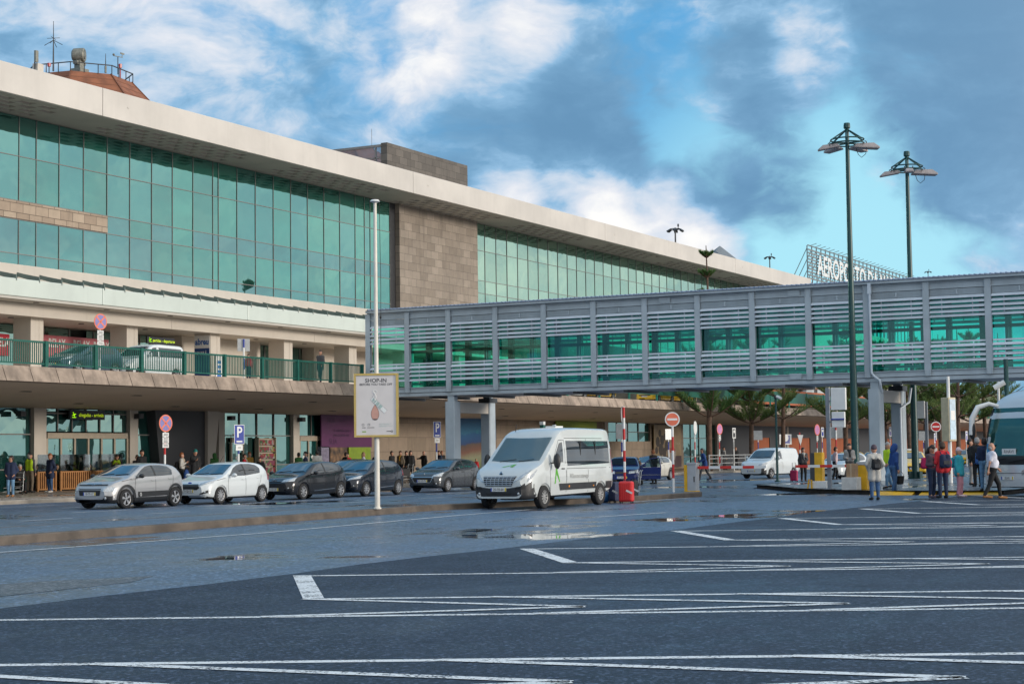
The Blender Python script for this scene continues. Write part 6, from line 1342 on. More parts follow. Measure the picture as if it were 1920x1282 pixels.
def van_extra(c, E, body):
    for k in range(5):                                              # grille bars
        z = .715+k*.055; hw = .45+.11*k/5; mb = MB(); c.patch(mb, [(-hw, z-.010), (hw, z-.010)], [(-hw, z+.010), (hw, z+.010)], 'front', .026, 14, 2); build(mb, 'grille_bar', M_ALLOY, E)
    mb = MB()
    for yy in np.linspace(-.4, .4, 7): c.patch(mb, [(yy-.008, .69), (yy-.008, .95)], [(yy+.008, .69), (yy+.008, .95)], 'front', .024, 4, 2)
    build(mb, 'grille_bar', M_ALLOY, E)
    badge_ring(1.03, .07, 'diamond')(c, E, body); wipers(c, E, body); dot_lamp(.66, .46, .045)(c, E, body)
    # green leaf-like letter A on the bonnet and on the door
    mb = MB()
    for A, B in (([(.68, .26), (.62, .05)], [(.60, .30), (.56, .0)]),): pass
    pts = lambda L_: L_
    def bon(poly): 
        vs = []
        for d, y in poly:
            h = c.bvh.ray_cast(Vector((c.L/2-d, y, 5)), Vector((0, 0, -1))); vs.append(h[0]+Vector((.004, 0, .010)))
        mb.add(vs, [tuple(range(len(vs)))])
    bon([(.56, -.22), (.56, -.12), (.72, .10), (.80, .17)][::-1]); bon([(.56, .07), (.56, .17), (.80, .17), (.72, .10)][::-1])
    build(mb, 'green_emblem', M_VGREEN, E)
    mb = MB()
    def sid(poly):
        vs = []
        for d, z in poly: y = c.yside(d, z); vs.append((c.L/2-d, y+.010, z))
        mb.add(vs, [tuple(range(len(vs)))])
    sid([(1.56, .72), (1.62, .72), (1.74, 1.16), (1.66, 1.16)]); sid([(1.66, 1.16), (1.74, 1.16), (1.90, .78), (1.86, .76), (1.72, .98)])
    build(mb, 'green_emblem', M_VGREEN, E)
    mb = MB(); y = c.yside(3.1, .95)+.014; mb.text('Willkommen unterwegs', (c.L/2-3.15, y, .93), (-1, 0, 0), (0, 0, 1), .20, 0, 'CENTER', .008, .62); build(mb, 'lettering', M_VGREY, E)
    mb = MB(); mb.tube([(c.L/2-2.15, -.62, 2.30), (c.L/2-2.25, -.64, 2.52)], .012, 5); build(mb, 'aerial', M_BLACK, E)
    mb = MB(); mb.box(c.L/2-1.05, c.L/2-.99, -.80, .80, 1.30, 1.345); build(mb, 'dashboard_edge', M_BLACK, E)
    mb = MB(); mb.box(c.L/2-1.30, c.L/2-1.05, -.72, .12, 1.40, 1.415); build(mb, 'papers', pm('blue_white_papers', (.35, .52, .62), .6, var=.3, scale=4), E)
    mb = MB(); mb.box(c.L/2-3.9, c.L/2-3.4, -.25, .1, 2.40, 2.47); mb.bar((c.L/2-3.9, -.25, 2.5), (c.L/2-3.4, .1, 2.5), .05, .02); build(mb, 'roof_hatch', M_SIGNW, E)
    mb = MB()
    for d in (3.35, 4.35): 
        y = c.yside(d, 1.65); mb.box(c.L/2-d-.02, c.L/2-d+.02, y-.002, y+.012, 1.28, 2.0)
    build(mb, 'window_divider', M_BLACK, E)
    # cab interior behind the clear windscreen: dark sheet added for shade, seats and a driver's headrests
    mb = MB(); 
    for y0 in (.18, -.62): mb.box(c.L/2-2.25, c.L/2-2.05, y0, y0+.46, 1.0, 1.72); mb.ell((c.L/2-2.12, y0+.23, 1.83), (.07, .14, .13), 10, 6)
    mb.box(c.L/2-2.42, c.L/2-2.38, -.90, .90, .8, 2.25)
    mb.box(c.L/2-1.75, c.L/2-1.0, -.88, .88, 1.20, 1.30)
    build(mb, 'cab_interior', pm('seat_fabric', (.03, .032, .04), .8), E)
P['extra'] = [van_extra]
# front wheel nearest the viewer stands at (46.0, 22.95)
van, vc = make_vehicle('minibus', 'white minibus with green emblems and a black bumper standing on the wet road', 'minibus', P, M_VANP, (46.05+L/2-.98, 22.95+.92, 0), math.pi-R_(2.0))
# ------------------------------------------------ the other cars
x_, y_ = gnd(1200, 909)
P = hatch(L=4.2, W=.85, H=1.43, hood=.92, wb=2.55, plate='07-AE-51', pz=.42, spokes=6, sidetrim=True, lights=([(.34, .60), (.78, .64)], [(.36, .72), (.78, .78)]), grilles=[([(-.30, .60), (.30, .60)], [(-.30, .70), (.30, .70)]), ([(-.5, .30), (.5, .30)], [(-.5, .38), (.5, .38)])], extra=[wipers])
fx, fy = gnd(1206, 907); 
_f = gnd(1166, 911); BLUE_C = (_f[0]+2.1*math.cos(R_(20)), _f[1]+2.1*math.sin(R_(20)))
def open_door(c, E, body):                                           # the driver's door swung out towards the viewer
    hx = c.L/2-1.30; y0 = c.yside(1.35, .7)-.02; mb = MB(); M = Matrix.Translation((hx, y0, 0)) @ Matrix.Rotation(R_(-68), 4, 'Z') @ Matrix.Rotation(0, 4, 'X')
    prof = [(0, .28), (-1.06, .30), (-1.10, .90), (0, .88)]
    mb.prism([(a, b) for a, b in prof][::-1], 'y', -.05, .05); fr = [(-.02, .88), (-.52, 1.30), (-1.0, 1.36), (-1.08, .90)]
    for a, b in zip(fr, fr[1:]): mb.bar((a[0], 0, a[1]), (b[0], 0, b[1]), .05, .05)
    mb.v = [tuple(M @ Vector(p)) for p in mb.v]; d = build(mb, 'door', PT_BLUE, E, bevel=.02)
    mb = MB(); mb.prism([(-.06, .89), (-.54, 1.28), (-.98, 1.33), (-1.05, .91)][::-1], 'y', -.008, .008); mb.v = [tuple(M @ Vector(p)) for p in mb.v]; build(mb, 'window', clear_glass('door_glass', (.5, .6, .6), (1, 1, 1), .1), d)
    mb = MB(); mb.box(-1.0, -.05, -.062, .062, .50, .53); mb.v = [tuple(M @ Vector(p)) for p in mb.v]; build(mb, 'trim_strip', M_CHROME, d); mb = MB(); mb.ell((-.12, -.14, .93), (.06, .10, .07), 10, 6); mb.v = [tuple(M @ Vector(p)) for p in mb.v]; build(mb, 'mirror', PT_BLUE, d)
P['extra'] = [wipers, open_door]
make_vehicle('saloon_car', 'dark blue car behind the minibus with its driver door swung open', 'car', P, PT_BLUE, (*BLUE_C, 0), math.pi+R_(20))
rx, ry = gnd(1259, 899)
P = hatch(L=3.85, W=.84, H=1.42, hood=.95, wr=.305, wb=2.5, plate='44-QT-90', spokes=10, kick=.03, clad=True, lights=([(.42, .64), (.80, .72)], [(.45, .73), (.80, .84)]), grilles=[([(-.42, .52), (.42, .52)], [(-.54, .61), (.54, .61)])], extra=[])
P['fa'] = .70
def mini_roof(c, E, body):
    mb = MB(); c.patch(mb, [(1.75, -.60), (3.45, -.58)], [(1.75, .60), (3.45, .58)], 'top', .012, 10, 6); build(mb, 'roof_panel', PT_BLUE, E, smooth=60)
P['extra'] = [mini_roof]
make_vehicle('compact_car', 'cream compact car with a dark blue roof right of the open car door', 'car', P, PT_CREAM, (rx+3.85/2-.65-2.5+.0 if False else rx-(3.85/2-.65), ry+.84, 0), math.pi, 'cars by the gate')
# small white van with blue bonnet sheen, white hatchback behind the ticket column, taxis
def vanlet(**k):
    L, W, H = 4.38, .90, 1.82
    P = dict(L=L, W=W, wr=.31, fa=.85, wb=2.72, zb0=.2, lowz=.28, bumpz=.58, bumpd=.3, tumble=.80, spokes=5,
        top=[(0, .72), (.05, .82), (.15, .92), (.5, 1.03), (.95, 1.12), (1.05, 1.17), (1.75, 1.68), (2.0, 1.77), (2.5, 1.82), (4.1, 1.80), (4.3, 1.72), (L, 1.4)], belt=[(0, .65), (.3, .85), (.9, 1.05), (1.4, 1.10), (4.2, 1.12), (L, 1.0)], bot=[(0, .32), (.06, .24), (.3, .2), (4, .22), (L, .4)],
        width=[(0, W*.7), (.04, W*.8), (.12, W*.88), (.3, W*.95), (.7, W), (4.1, W), (L, W*.94)])
    P['windows'] = [([(1.35, 1.14), (2.15, 1.15)], [(1.5, 1.28), (1.85, 1.58), (2.13, 1.62)])]; P['screen'] = [([(1.08, -.72), (1.04, 0), (1.08, .72)], [(1.74, -.66), (1.72, 0), (1.74, .66)])]
    P['seams'] = [[(1.3, .4), (1.3, 1.1)], [(2.2, .4), (2.2, 1.64)]]; P['handles'] = [(2.05, .95)]; P['mirror'] = (1.4, 1.15); P['msize'] = (.1, .1, .12); P['plate'] = (.46, k['plate'])
    P['patches'] = [('headlight', [([(.45, .68), (.82, .76)], [(.48, .84), (.84, .94)], 'm')], 'front', M_LAMPC), ('grille', [([(-.45, .62), (.45, .62)], [(-.45, .72), (.45, .72)], .012)], 'front', M_PLASTIC)]; P['extra'] = [wipers]; return P
fx, fy = gnd(1440, 897)
make_vehicle('small_van', 'small white van facing the gate in the middle lane', 'van', vanlet(plate='55-PV-21'), PT_WHITE, (fx-.3+2.2, fy+.55, 0), math.pi-R_(10))
fx, fy = gnd(1560, 899)
P = hatch(L=4.0, W=.86, H=1.46, hood=.94, plate='28-RD-63', spokes=8, lights=([(.42, .64), (.80, .72)], [(.45, .73), (.80, .84)]), grilles=[([(-.42, .52), (.42, .52)], [(-.54, .61), (.54, .61)])], extra=[wipers])
make_vehicle('compact_car', 'white hatchback behind the yellow ticket column', 'car', P, PT_WHITE, (fx+1.7, fy-.1, 0), math.pi-R_(8), 'cars by the gate')
def taxi_roof(c, E, body):
    mb = MB(); mb.box(-.1-.25, .1-.25, -.25, .25, c.roof-.01, c.roof+.13); build(mb, 'roof_light', M_SIGNW, E, bevel=.03)
    mb = MB(); c.patch(mb, [(1.2, .70), (3.6, .72)], [(1.2, .86), (3.6, .88)], 'side', .012, 10, 3, 0, 1); c.patch(mb, [(1.2, .70), (3.6, .72)], [(1.2, .86), (3.6, .88)], 'side', .012, 10, 3, 0, -1); build(mb, 'blue_band', pm('taxi_blue_band', (.25, .50, .55), .4), E)
P = hatch(L=4.4, W=.88, H=1.5, hood=.95, wb=2.65, plate='19-XB-42', spokes=6, lights=([(.42, .64), (.80, .72)], [(.45, .73), (.80, .84)]), grilles=[([(-.42, .52), (.42, .52)], [(-.54, .61), (.54, .61)])], extra=[wipers, taxi_roof])
taxi, _ = make_vehicle('taxi', 'yellow taxi with a raised boot door beyond the second pine', 'taxi', P, PT_TAXI, (aty(1430, 880, 43)[0]+2, 43, 0), math.pi, 'yellow taxis')
def tpl(px, y, rot, label, z=0): return dup(taxi, (aty(px, 880, y)[0], y, z), rot, label)
tpl(1440, 40.6, math.pi, 'yellow taxi nearer the camera left of the small white van'); tpl(1590, 36.5, math.pi, 'yellow taxi behind the green lamp post foot'); tpl(1690, 29.5, math.pi, 'yellow taxi between the two green lamp posts'); tpl(1710, 27, math.pi+.3, 'yellow taxi just right of the rear footbridge pier')
tpl(1640, 38, math.pi, 'yellow taxi glimpsed left of the near footbridge pier'); tpl(1815, 37, math.pi, 'yellow taxi behind the group left of the coach')
for px, lab in ((1118, 'yellow taxi on the elevated road nearest the minibus roof'), (1232, 'yellow taxi on the elevated road above the no-entry disc'), (1275, 'yellow taxi on the elevated road left of the first pine')): tpl(px, 52.9, math.pi, lab, 5.48)
# vehicles on the elevated road
P = hatch(L=4.1, W=.87, H=1.48, hood=.95, plate='66-HC-77', spokes=6, lights=([(.42, .64), (.80, .72)], [(.45, .73), (.80, .84)]), grilles=[([(-.42, .52), (.42, .52)], [(-.54, .61), (.54, .61)])], extra=[wipers])
x0 = aty(116, 680, 54)[0]; ucar, _ = make_vehicle('parked_car', 'dark blue-grey car behind the railing on the elevated road', 'car', P, paint('steel_blue_paint', (.05, .09, .13), .3), (x0+2.05, 54.6, 5.47), math.pi, 'vehicles on the elevated road')
P = vanlet(plate='91-CT-05'); P['windows'] += [([(2.3, 1.15), (4.1, 1.16)], [(2.3, 1.62), (4.05, 1.6)])]
x0 = aty(226, 680, 55)[0]; make_vehicle('people_carrier', 'white people carrier behind the railing on the elevated road', 'van', P, PT_WHITE, (x0+2.5, 55.6, 5.47), math.pi, 'vehicles on the elevated road')
for px, lab in ((1010, 'white car on the elevated road directly right of the footbridge pier'), (1062, 'pale car on the elevated road left of the first taxi')):
    o = dup(ucar, (aty(px, 745, 53)[0], 53, 5.47), math.pi, lab)
    for ch in o.children:
        if ch.name.startswith('body'):
            ch.data = ch.data.copy(); ch.data.materials[0] = PT_WHITE
# ------------------------------------------------ the coach at the right edge
L, W, H = 12.0, 1.27, 3.62
M_COACH = paint('coach_silver', (.52, .55, .57), .15, .3); M_COACHG = paint('coach_grey', (.22, .25, .27), .2, .3)
P = dict(L=L, W=W, wr=.5, fa=2.7, wb=6.3, zb0=.3, lowz=.34, bumpz=.78, bumpd=.7, trim=M_COACHG, tumble=.90, spokes=8, tw=.3, inset=.2,
    top=[(0, 1.15), (.05, 1.35), (.16, 1.75), (.42, 2.65), (.62, 3.02), (.95, 3.30), (1.5, 3.52), (2.2, 3.62), (11.5, 3.6), (L, 3.3)], belt=[(0, .95), (.1, 1.15), (.4, 1.25), (1.2, 1.30), (11.8, 1.3), (L, 1.2)], bot=[(0, .36), (.1, .30), (1, .3), (11, .35), (L, .5)],
    width=[(0, W*.74), (.05, W*.82), (.16, W*.90), (.4, W*.96), (.9, W), (11.6, W), (L, W*.95)])
P['windows'] = [([(1.1, 1.4), (11.3, 1.4)], [(1.3, 2.9), (11.3, 2.9)])]; P['screen'] = []; P['seams'] = []; P['handles'] = []; P['mirror'] = (.9, 1.5); P['msize'] = (.05, .05, .05); P['plate'] = (.62, '32-05')
G_COACH = glass_mat('coach_windscreen_glass', (.006, .045, .038), (.55, .85, .80), .13, .003)
P['patches'] = [('windscreen', [([(-1.06, 1.22), (1.06, 1.22)], [(-1.10, 2.92), (1.10, 2.92)], .012)], 'front', G_COACH), ('windscreen_border', [([(-1.10, 1.16), (1.10, 1.16)], [(-1.06, 1.34), (1.06, 1.34)], .016), ([(-1.12, 1.22), (-1.0, 1.22)], [(-1.12, 2.92), (-1.04, 2.92)], .016), ([(1.0, 1.22), (1.12, 1.22)], [(1.04, 2.92), (1.12, 2.92)], .016)], 'front', M_BLACK), ('lower_screen', [([(-1.0, 1.06), (1.0, 1.06)], [(-1.06, 1.215), (1.06, 1.215)], .012)], 'front', M_BLACK), ('headlight', [([(.62, .72), (1.12, .82)], [(.62, .86), (1.12, 1.06)], 'm')], 'front', M_LAMPC), ('fog_light', [([(.82, .50), (.90, .50)], [(.82, .57), (.90, .57)], 'm')], 'front', M_LAMPC), ('bumper_line', [([(-1.15, .775), (1.15, .775)], [(-1.15, .79), (1.15, .79)], .01)], 'front', M_BLACK)]
def coach_extra(c, E, body):
    for sd in (1, -1):                                               # horn mirrors
        mb = MB(); mb.tube([(c.L/2-.75, sd*.95, 2.98), (c.L/2-.40, sd*1.12, 3.08), (c.L/2-.06, sd*1.28, 2.97), (c.L/2+.14, sd*1.36, 2.6), (c.L/2+.18, sd*1.38, 2.05)], [.06, .075, .095, .095, .08], 10); build(mb, 'mirror_arm', M_SIGNW, E, smooth=60)
        mb = MB(); mb.ell((c.L/2+.15, sd*1.36, 2.2), (.07, .14, .30), 10, 8); build(mb, 'mirror', M_PLASTIC, E)
    mb = MB(); x = c.xfront(-.3, 1.5)
    mb.box(c.xfront(.72, 1.42)+.02, c.xfront(.72, 1.42)+.03, -.25, .35, 1.32, 1.58); 
    ca = build(mb, 'destination_card', M_SIGNW, E); mb = MB(); xx = c.xfront(.72, 1.42)+.033; mb.text('RHAVI', (xx, .05, 1.48), (0, 1, 0), (0, 0, 1), .15, 0); mb.text('tours', (xx, .05, 1.37), (0, 1, 0), (0, 0, 1), .09, 0); build(mb, 'lettering', M_INK, ca)
    mb = MB(); xx = c.xfront(-.75, 1.55)+.02; mb.box(xx, xx+.01, -.95, -.62, 1.35, 1.75); build(mb, 'blue_bucket_sticker', pm('sticker_blue', (.04, .25, .50), .4), E)
    mb = MB()
    for y0, y1 in ((-.9, -.05), (.1, .95)):
        pts = [(c.xfront(y0+(y1-y0)*t, 1.15+.12*t)+.03, y0+(y1-y0)*t, 1.15+.12*t) for t in np.linspace(0, 1, 5)]; mb.tube(pts, .015, 5)
    build(mb, 'wiper', M_BLACK, E)
P['extra'] = [coach_extra]
cx, cy = gnd(1849, 926)
make_vehicle('coach', 'silver coach with white horn mirrors at the right edge', 'coach', P, M_COACH, (62.96, 8.75, 0), R_(148))
# ================================================================ people
def surface(prims, vox, k=.03):
    """one continuous skin round tapered capsules (a, b, ra, rb): distance field + surface nets"""
    A = np.array([p[0] for p in prims], float); Bv = np.array([p[1] for p in prims], float); ra = np.array([p[2] for p in prims]); rb = np.array([p[3] for p in prims])
    rm = np.maximum(ra, rb)[:, None]; lo = np.minimum(A-rm, Bv-rm).min(0)-2.2*vox; hi = np.maximum(A+rm, Bv+rm).max(0)+2.2*vox
    n = np.ceil((hi-lo)/vox).astype(int)+1
    gx, gy, gz = np.meshgrid(*[lo[i]+vox*np.arange(n[i]) for i in range(3)], indexing='ij'); Pn = np.stack([gx, gy, gz], -1)
    acc = None
    for a, b, r0, r1 in zip(A, Bv, ra, rb):
        ab = b-a; L2 = max(1e-9, ab@ab); t = np.clip(((Pn-a)@ab)/L2, 0, 1); d = np.sqrt((((Pn-a)-t[..., None]*ab)**2).sum(-1))-(r0+(r1-r0)*t)
        if acc is None: acc = d
        else:
            h = np.clip(.5+.5*(acc-d)/k, 0, 1); acc = acc*(1-h)+d*h-k*h*(1-h)
    s = acc < 0; c = [s[i:s.shape[0]-1+i, j:s.shape[1]-1+j, m_:s.shape[2]-1+m_] for i in (0, 1) for j in (0, 1) for m_ in (0, 1)]
    cnt = sum(x.astype(int) for x in c); act = (cnt > 0) & (cnt < 8); idx = -np.ones(act.shape, int); cells = np.argwhere(act); idx[act] = np.arange(len(cells))
    sumv = np.zeros((len(cells), 3)); num = np.zeros(len(cells)); offs = np.array([(i, j, m_) for i in (0, 1) for j in (0, 1) for m_ in (0, 1)])
    vals = np.stack([acc[tuple((cells+o).T)] for o in offs], 1)
    for e0 in range(8):
        for e1 in range(e0+1, 8):
            if abs(offs[e0]-offs[e1]).sum() != 1: continue
            v0, v1 = vals[:, e0], vals[:, e1]; mk = (v0 < 0) != (v1 < 0); t = np.where(mk, v0/np.where(mk, v0-v1, 1), 0)
            p = offs[e0]+(offs[e1]-offs[e0])*t[:, None]; sumv[mk] += p[mk]; num[mk] += 1
    V = lo+(cells+sumv/num[:, None])*vox; F = []
    for ax in range(3):
        sl0 = [slice(None)]*3; sl1 = [slice(None)]*3; sl0[ax] = slice(0, -1); sl1[ax] = slice(1, None); ch = s[tuple(sl0)] != s[tuple(sl1)]; u, w = [(1, 2), (2, 0), (0, 1)][ax]
        for q in np.argwhere(ch):
            if q[u] == 0 or q[w] == 0: continue
            e = np.zeros(3, int); e[u] = 1; f_ = np.zeros(3, int); f_[w] = 1
            try: ids = [idx[tuple(q-e-f_)], idx[tuple(q-f_)], idx[tuple(q)], idx[tuple(q-e)]]
            except IndexError: continue
            if min(ids) < 0: continue
            F.append(ids if s[tuple(q)] else ids[::-1])
    return V, F
M_SKIN = pm('skin', (.46, .24, .16), .55, var=.08, scale=6); M_EYE = pm('eye_dark', (.02, .015, .012), .3); M_LIP = pm('lips', (.30, .10, .085), .5)
def cloth(name, col, rough=.85, var=.14): return pm('cloth_'+name, col, rough, var=var, scale=5, bump=.25, bscale=22)
C_ = dict(navy=cloth('navy', (.012, .022, .06)), black=cloth('black', (.010, .011, .013)), jeans=cloth('jeans', (.035, .09, .20), var=.3), pale_jeans=cloth('pale_jeans', (.12, .24, .38), var=.3), dark_jeans=cloth('dark_jeans', (.012, .025, .065)), grey=cloth('grey', (.24, .24, .235)), lgrey=cloth('lgrey', (.44, .43, .40)), dgrey=cloth('dgrey', (.06, .06, .065)), khaki=cloth('khaki', (.15, .12, .085)), hivis=cloth('hivis', (.42, .62, .015)), white=cloth('white', (.62, .62, .70)), red=cloth('red', (.50, .02, .03)), crimson=cloth('crimson', (.42, .02, .045)), turq=cloth('turquoise', (.03, .34, .42)), pink=cloth('pink', (.55, .26, .31)), palepink=cloth('palepink', (.62, .48, .50)), magenta=cloth('magenta', (.42, .015, .09)), royal=cloth('royal', (.012, .05, .19)), blue=cloth('blue', (.03, .10, .30)), mustard=cloth('mustard', (.35, .20, .03)), teal=cloth('teal', (.01, .16, .15)), plum=cloth('plum', (.075, .055, .075)), beige=cloth('beige', (.42, .36, .28)), tan=cloth('tan', (.30, .14, .05)), green=cloth('green', (.03, .12, .03)))
H_ = dict(brown=pm('hair_brown', (.045, .024, .013), .6, var=.3, scale=14), black=pm('hair_black', (.010, .009, .009), .55, var=.3, scale=14), grey=pm('hair_grey', (.30, .29, .28), .6, var=.2, scale=14), ginger=pm('hair_ginger', (.24, .08, .025), .6, var=.25, scale=14), blond=pm('hair_blond', (.32, .21, .10), .6, var=.2, scale=14), dark=pm('hair_dark', (.022, .013, .010), .6, var=.3, scale=14))
ARM = dict(down=((-.03, .235, 1.13), (.03, .25, .88)), bent=((-.03, .235, 1.12), (.20, .14, 1.10)), phone=((.0, .225, 1.13), (.22, .07, 1.27)), push=((-.02, .24, 1.15), (.33, .2, 1.02)), pocket=((-.09, .275, 1.14), (.06, .19, .96)), cross=((.06, .23, 1.15), (.19, -.04, 1.17)), back=((-.14, .235, 1.15), (-.19, .25, .90)), fwd=((.06, .235, 1.13), (.24, .22, .95)), chest=((.0, .24, 1.13), (.16, .06, 1.24)), point=((.12, .24, 1.30), (.40, .22, 1.28)), lift=((.1, .24, 1.25), (.25, .2, 1.36)))
def person(label, x, y, z, heading, H=1.72, top='black', legs='dark_jeans', arms=('down', 'down'), stride=0.0, lean=0.0, hair='brown', long=False, coat=0.0, sleeve='long', cap=None, hood=None, shoes='black', bald=False, build_=1.0, seated=False, fine=0, vest=None, scarf=None, head_yaw=0, head_down=0.0, flare=0.0, group=None, hat_brim=False):
    E = thing('person', label, 'person', (x, y, z), R_(heading), group); s = H/1.75; vox = (.040, .030, .021)[fine]
    dz = -.44 if seated else 0.0; L = lambda p: np.array(p, float)
    def up(p): p = L(p); zz = p[2]; k = max(0, zz-.95); return np.array([p[0]+lean*k+(.0 if not seated else 0), p[1], zz+dz-.25*lean*lean*k])
    hip = [L((0, sd*.09, .90+dz)) for sd in (1, -1)]
    if seated: knee = [L((.42, sd*.12, .47)) for sd in (1, -1)]; ank = [L((.42, sd*.12, .09)) for sd in (1, -1)]
    else:
        st = (stride, -stride); knee = []; ank = []
        for sd, q in zip((1, -1), st):
            ank.append(L((q-.01, sd*.10, .085+(.10*max(0, -q) if abs(q) > .1 else 0)))); knee.append(L((q*.52+.03+(.05 if q > .1 else 0), sd*.10, .49-.06*abs(q))))
    foot = [a+L((.15, sd*.02, -.045)) for a, sd in zip(ank, (1, -1))]
    sh = [up((0, sd*.165*build_, 1.415)) for sd in (1, -1)]; el = []; wr = []
    for i, sd in enumerate((1, -1)):
        e, w = ARM[arms[i]]; el.append(up((e[0], sd*(e[1]+.02*(build_-1)), e[2]))); wr.append(up((w[0], sd*w[1], w[2])))
    nk0, nk1 = up((0, 0, 1.44)), up((.012, 0, 1.53)); cy_, sy_ = math.cos(R_(head_yaw)), math.sin(R_(head_yaw)); hc = up((.02+head_down*.05, 0, 1.635))
    def hd(p): p = L(p)-L((.02, 0, 1.635)); px_ = p[0]*math.cos(head_down)+p[2]*math.sin(head_down); pz_ = -p[0]*math.sin(head_down)+p[2]*math.cos(head_down); return hc+L((px_*cy_-p[1]*sy_, px_*sy_+p[1]*cy_, pz_))
    bw = build_
    head = [(hd((.005, 0, 1.60)), hd((-.005, 0, 1.665)), .088, .094), (hd((.045, 0, 1.565)), hd((.05, 0, 1.63)), .052, .055), (hd((.118, 0, 1.60)), hd((.098, 0, 1.635)), .014, .010), (hd((0, .088, 1.60)), hd((0, .09, 1.635)), .014, .018), (hd((0, -.088, 1.60)), hd((0, -.09, 1.635)), .014, .018), (nk0, nk1, .062, .052)]
    limb = []
    for i in (0, 1):
        limb += [(hip[i], knee[i], .075*bw, .05), (knee[i], ank[i], .048, .034), (ank[i], foot[i], .035, .028), (sh[i], el[i], .045, .036), (el[i], wr[i], .034, .024)]
    trunk = [(up((0, .075*bw, 1.36)), up((0, .07, 1.0)), .095*bw, .095*bw), (up((0, -.075*bw, 1.36)), up((0, -.07, 1.0)), .095*bw, .095*bw)]
    hand = []
    for i, sd in enumerate((1, -1)):
        d = wr[i]-el[i]; d = d/np.linalg.norm(d); sidev = L((1, 0, 0)) if abs(d[0]) < .75 else L((0, -sd, 0)); sidev = sidev-d*(sidev@d); sidev /= np.linalg.norm(sidev)
        hand.append((wr[i], wr[i]+d*.085, .026, .034)); tip = []
        if fine >= 1:
            nrm = np.cross(d, sidev)*(-sd)
            for q, ln in zip((-.030, -.010, .010, .029), (.062, .075, .078, .068)):
                b0 = wr[i]+d*.085+sidev*q; b1 = b0+d*ln*.5-nrm*.008; b2 = b1+d*ln*.42-nrm*.026; tip.append((b0, b1, b2, .0095))
            b0 = wr[i]+d*.03+sidev*.034; tip.append((b0, b0+d*.035+sidev*.022, b0+d*.07+sidev*.022-nrm*.012, .011))
        hand[-1] = (*hand[-1], tip)
    V, F = surface([(a*s, b*s, ra*s, rb*s) for a, b, ra, rb in head+limb+trunk+[h[:4] for h in hand]], vox, .022)
    mb = MB(); mb.add(V, F, 0)
    for h in hand:
        for b0, b1, b2, r in h[4]: mb.tube([b0*s, b1*s, b2*s], [r*s, r*.95*s, r*.75*s], 6, 0)
    if fine >= 1:
        for e in (.034, -.034): mb.ell(hd((.096, e, 1.640))*s, (.011*s, .014*s, .008*s), 8, 5, 1)
        mb.ell(hd((.100, 0, 1.572))*s, (.008*s, .026*s, .007*s), 8, 5, 2)
    build(mb, 'body', [M_SKIN, M_EYE, M_LIP], E, smooth=80)
    def garment(nm, prims, mat, vx=vox, k=.03, cut=None):
        V, F = surface([(a*s, b*s, ra*s, rb*s) for a, b, ra, rb in prims], vx, k); mb = MB()
        if cut is not None: F = [f for f in F if cut(np.mean(V[list(f)], 0)/s)]
        mb.add(V, F); return build(mb, nm, mat, E, smooth=80)
    # trousers, shoes
    tr = [(hip[0]+L((0, 0, .06)), hip[1]+L((0, 0, .06)), .115*bw, .115*bw)]
    for i in (0, 1): tr += [(hip[i], knee[i], .098*bw, .072+flare*.2), (knee[i], ank[i]+L((0, 0, .03)), .070+flare*.2, .056+flare)]
    garment('trousers', tr, C_[legs], k=.025)
    garment('shoes', sum([[(ank[i]+L((-.03, 0, -.03)), foot[i]+L((.05, 0, -.005)), .047, .040)] for i in (0, 1)], []), C_[shoes] if isinstance(shoes, str) else shoes)
    # top: torso, sleeves, skirt of a coat
    tp = [(up((-.005, .082*bw, 1.345)), up((0.01, .078*bw, 1.02)), .122*bw, .118*bw), (up((-.005, -.082*bw, 1.345)), up((0.01, -.078*bw, 1.02)), .122*bw, .118*bw), (sh[0], sh[1], .075, .075), (up((0, 0, 1.40)), up((0, 0, 1.475)), .085, .066)]
    if bw > 1.08: tp.append((up((.07, 0, 1.12)), up((.06, 0, 1.06)), .13*bw, .125*bw))
    if coat: tp += [(L((0, sd*.075, 1.0+dz)), L((0, sd*.085, .95-coat+dz)), .125*bw, .135*bw+flare*.5) for sd in (1, -1)]
    for i in (0, 1):
        tp.append((sh[i], el[i] if sleeve == 'long' else sh[i]*.25+el[i]*.75, .068, .056))
        if sleeve == 'long': tp.append((el[i], wr[i]*.97+el[i]*.03, .055, .042))
    garment('jacket' if coat or sleeve == 'long' else 'shirt', tp, C_[top], k=.035)
    if vest: garment('vest', [(up((-.005, .085*bw, 1.36)), up((.01, .08*bw, 1.0)), .134*bw, .132*bw), (up((-.005, -.085*bw, 1.36)), up((.01, -.08*bw, 1.0)), .134*bw, .132*bw), (sh[0]*.8+sh[1]*.2, sh[1]*.8+sh[0]*.2, .078, .078)], C_[vest])
    if scarf: garment('scarf', [(up((.03, .05, 1.46)), up((.03, -.05, 1.46)), .07, .07), (up((.10, 0, 1.42)), up((.13, .03, 1.18)), .055, .04)], C_[scarf])
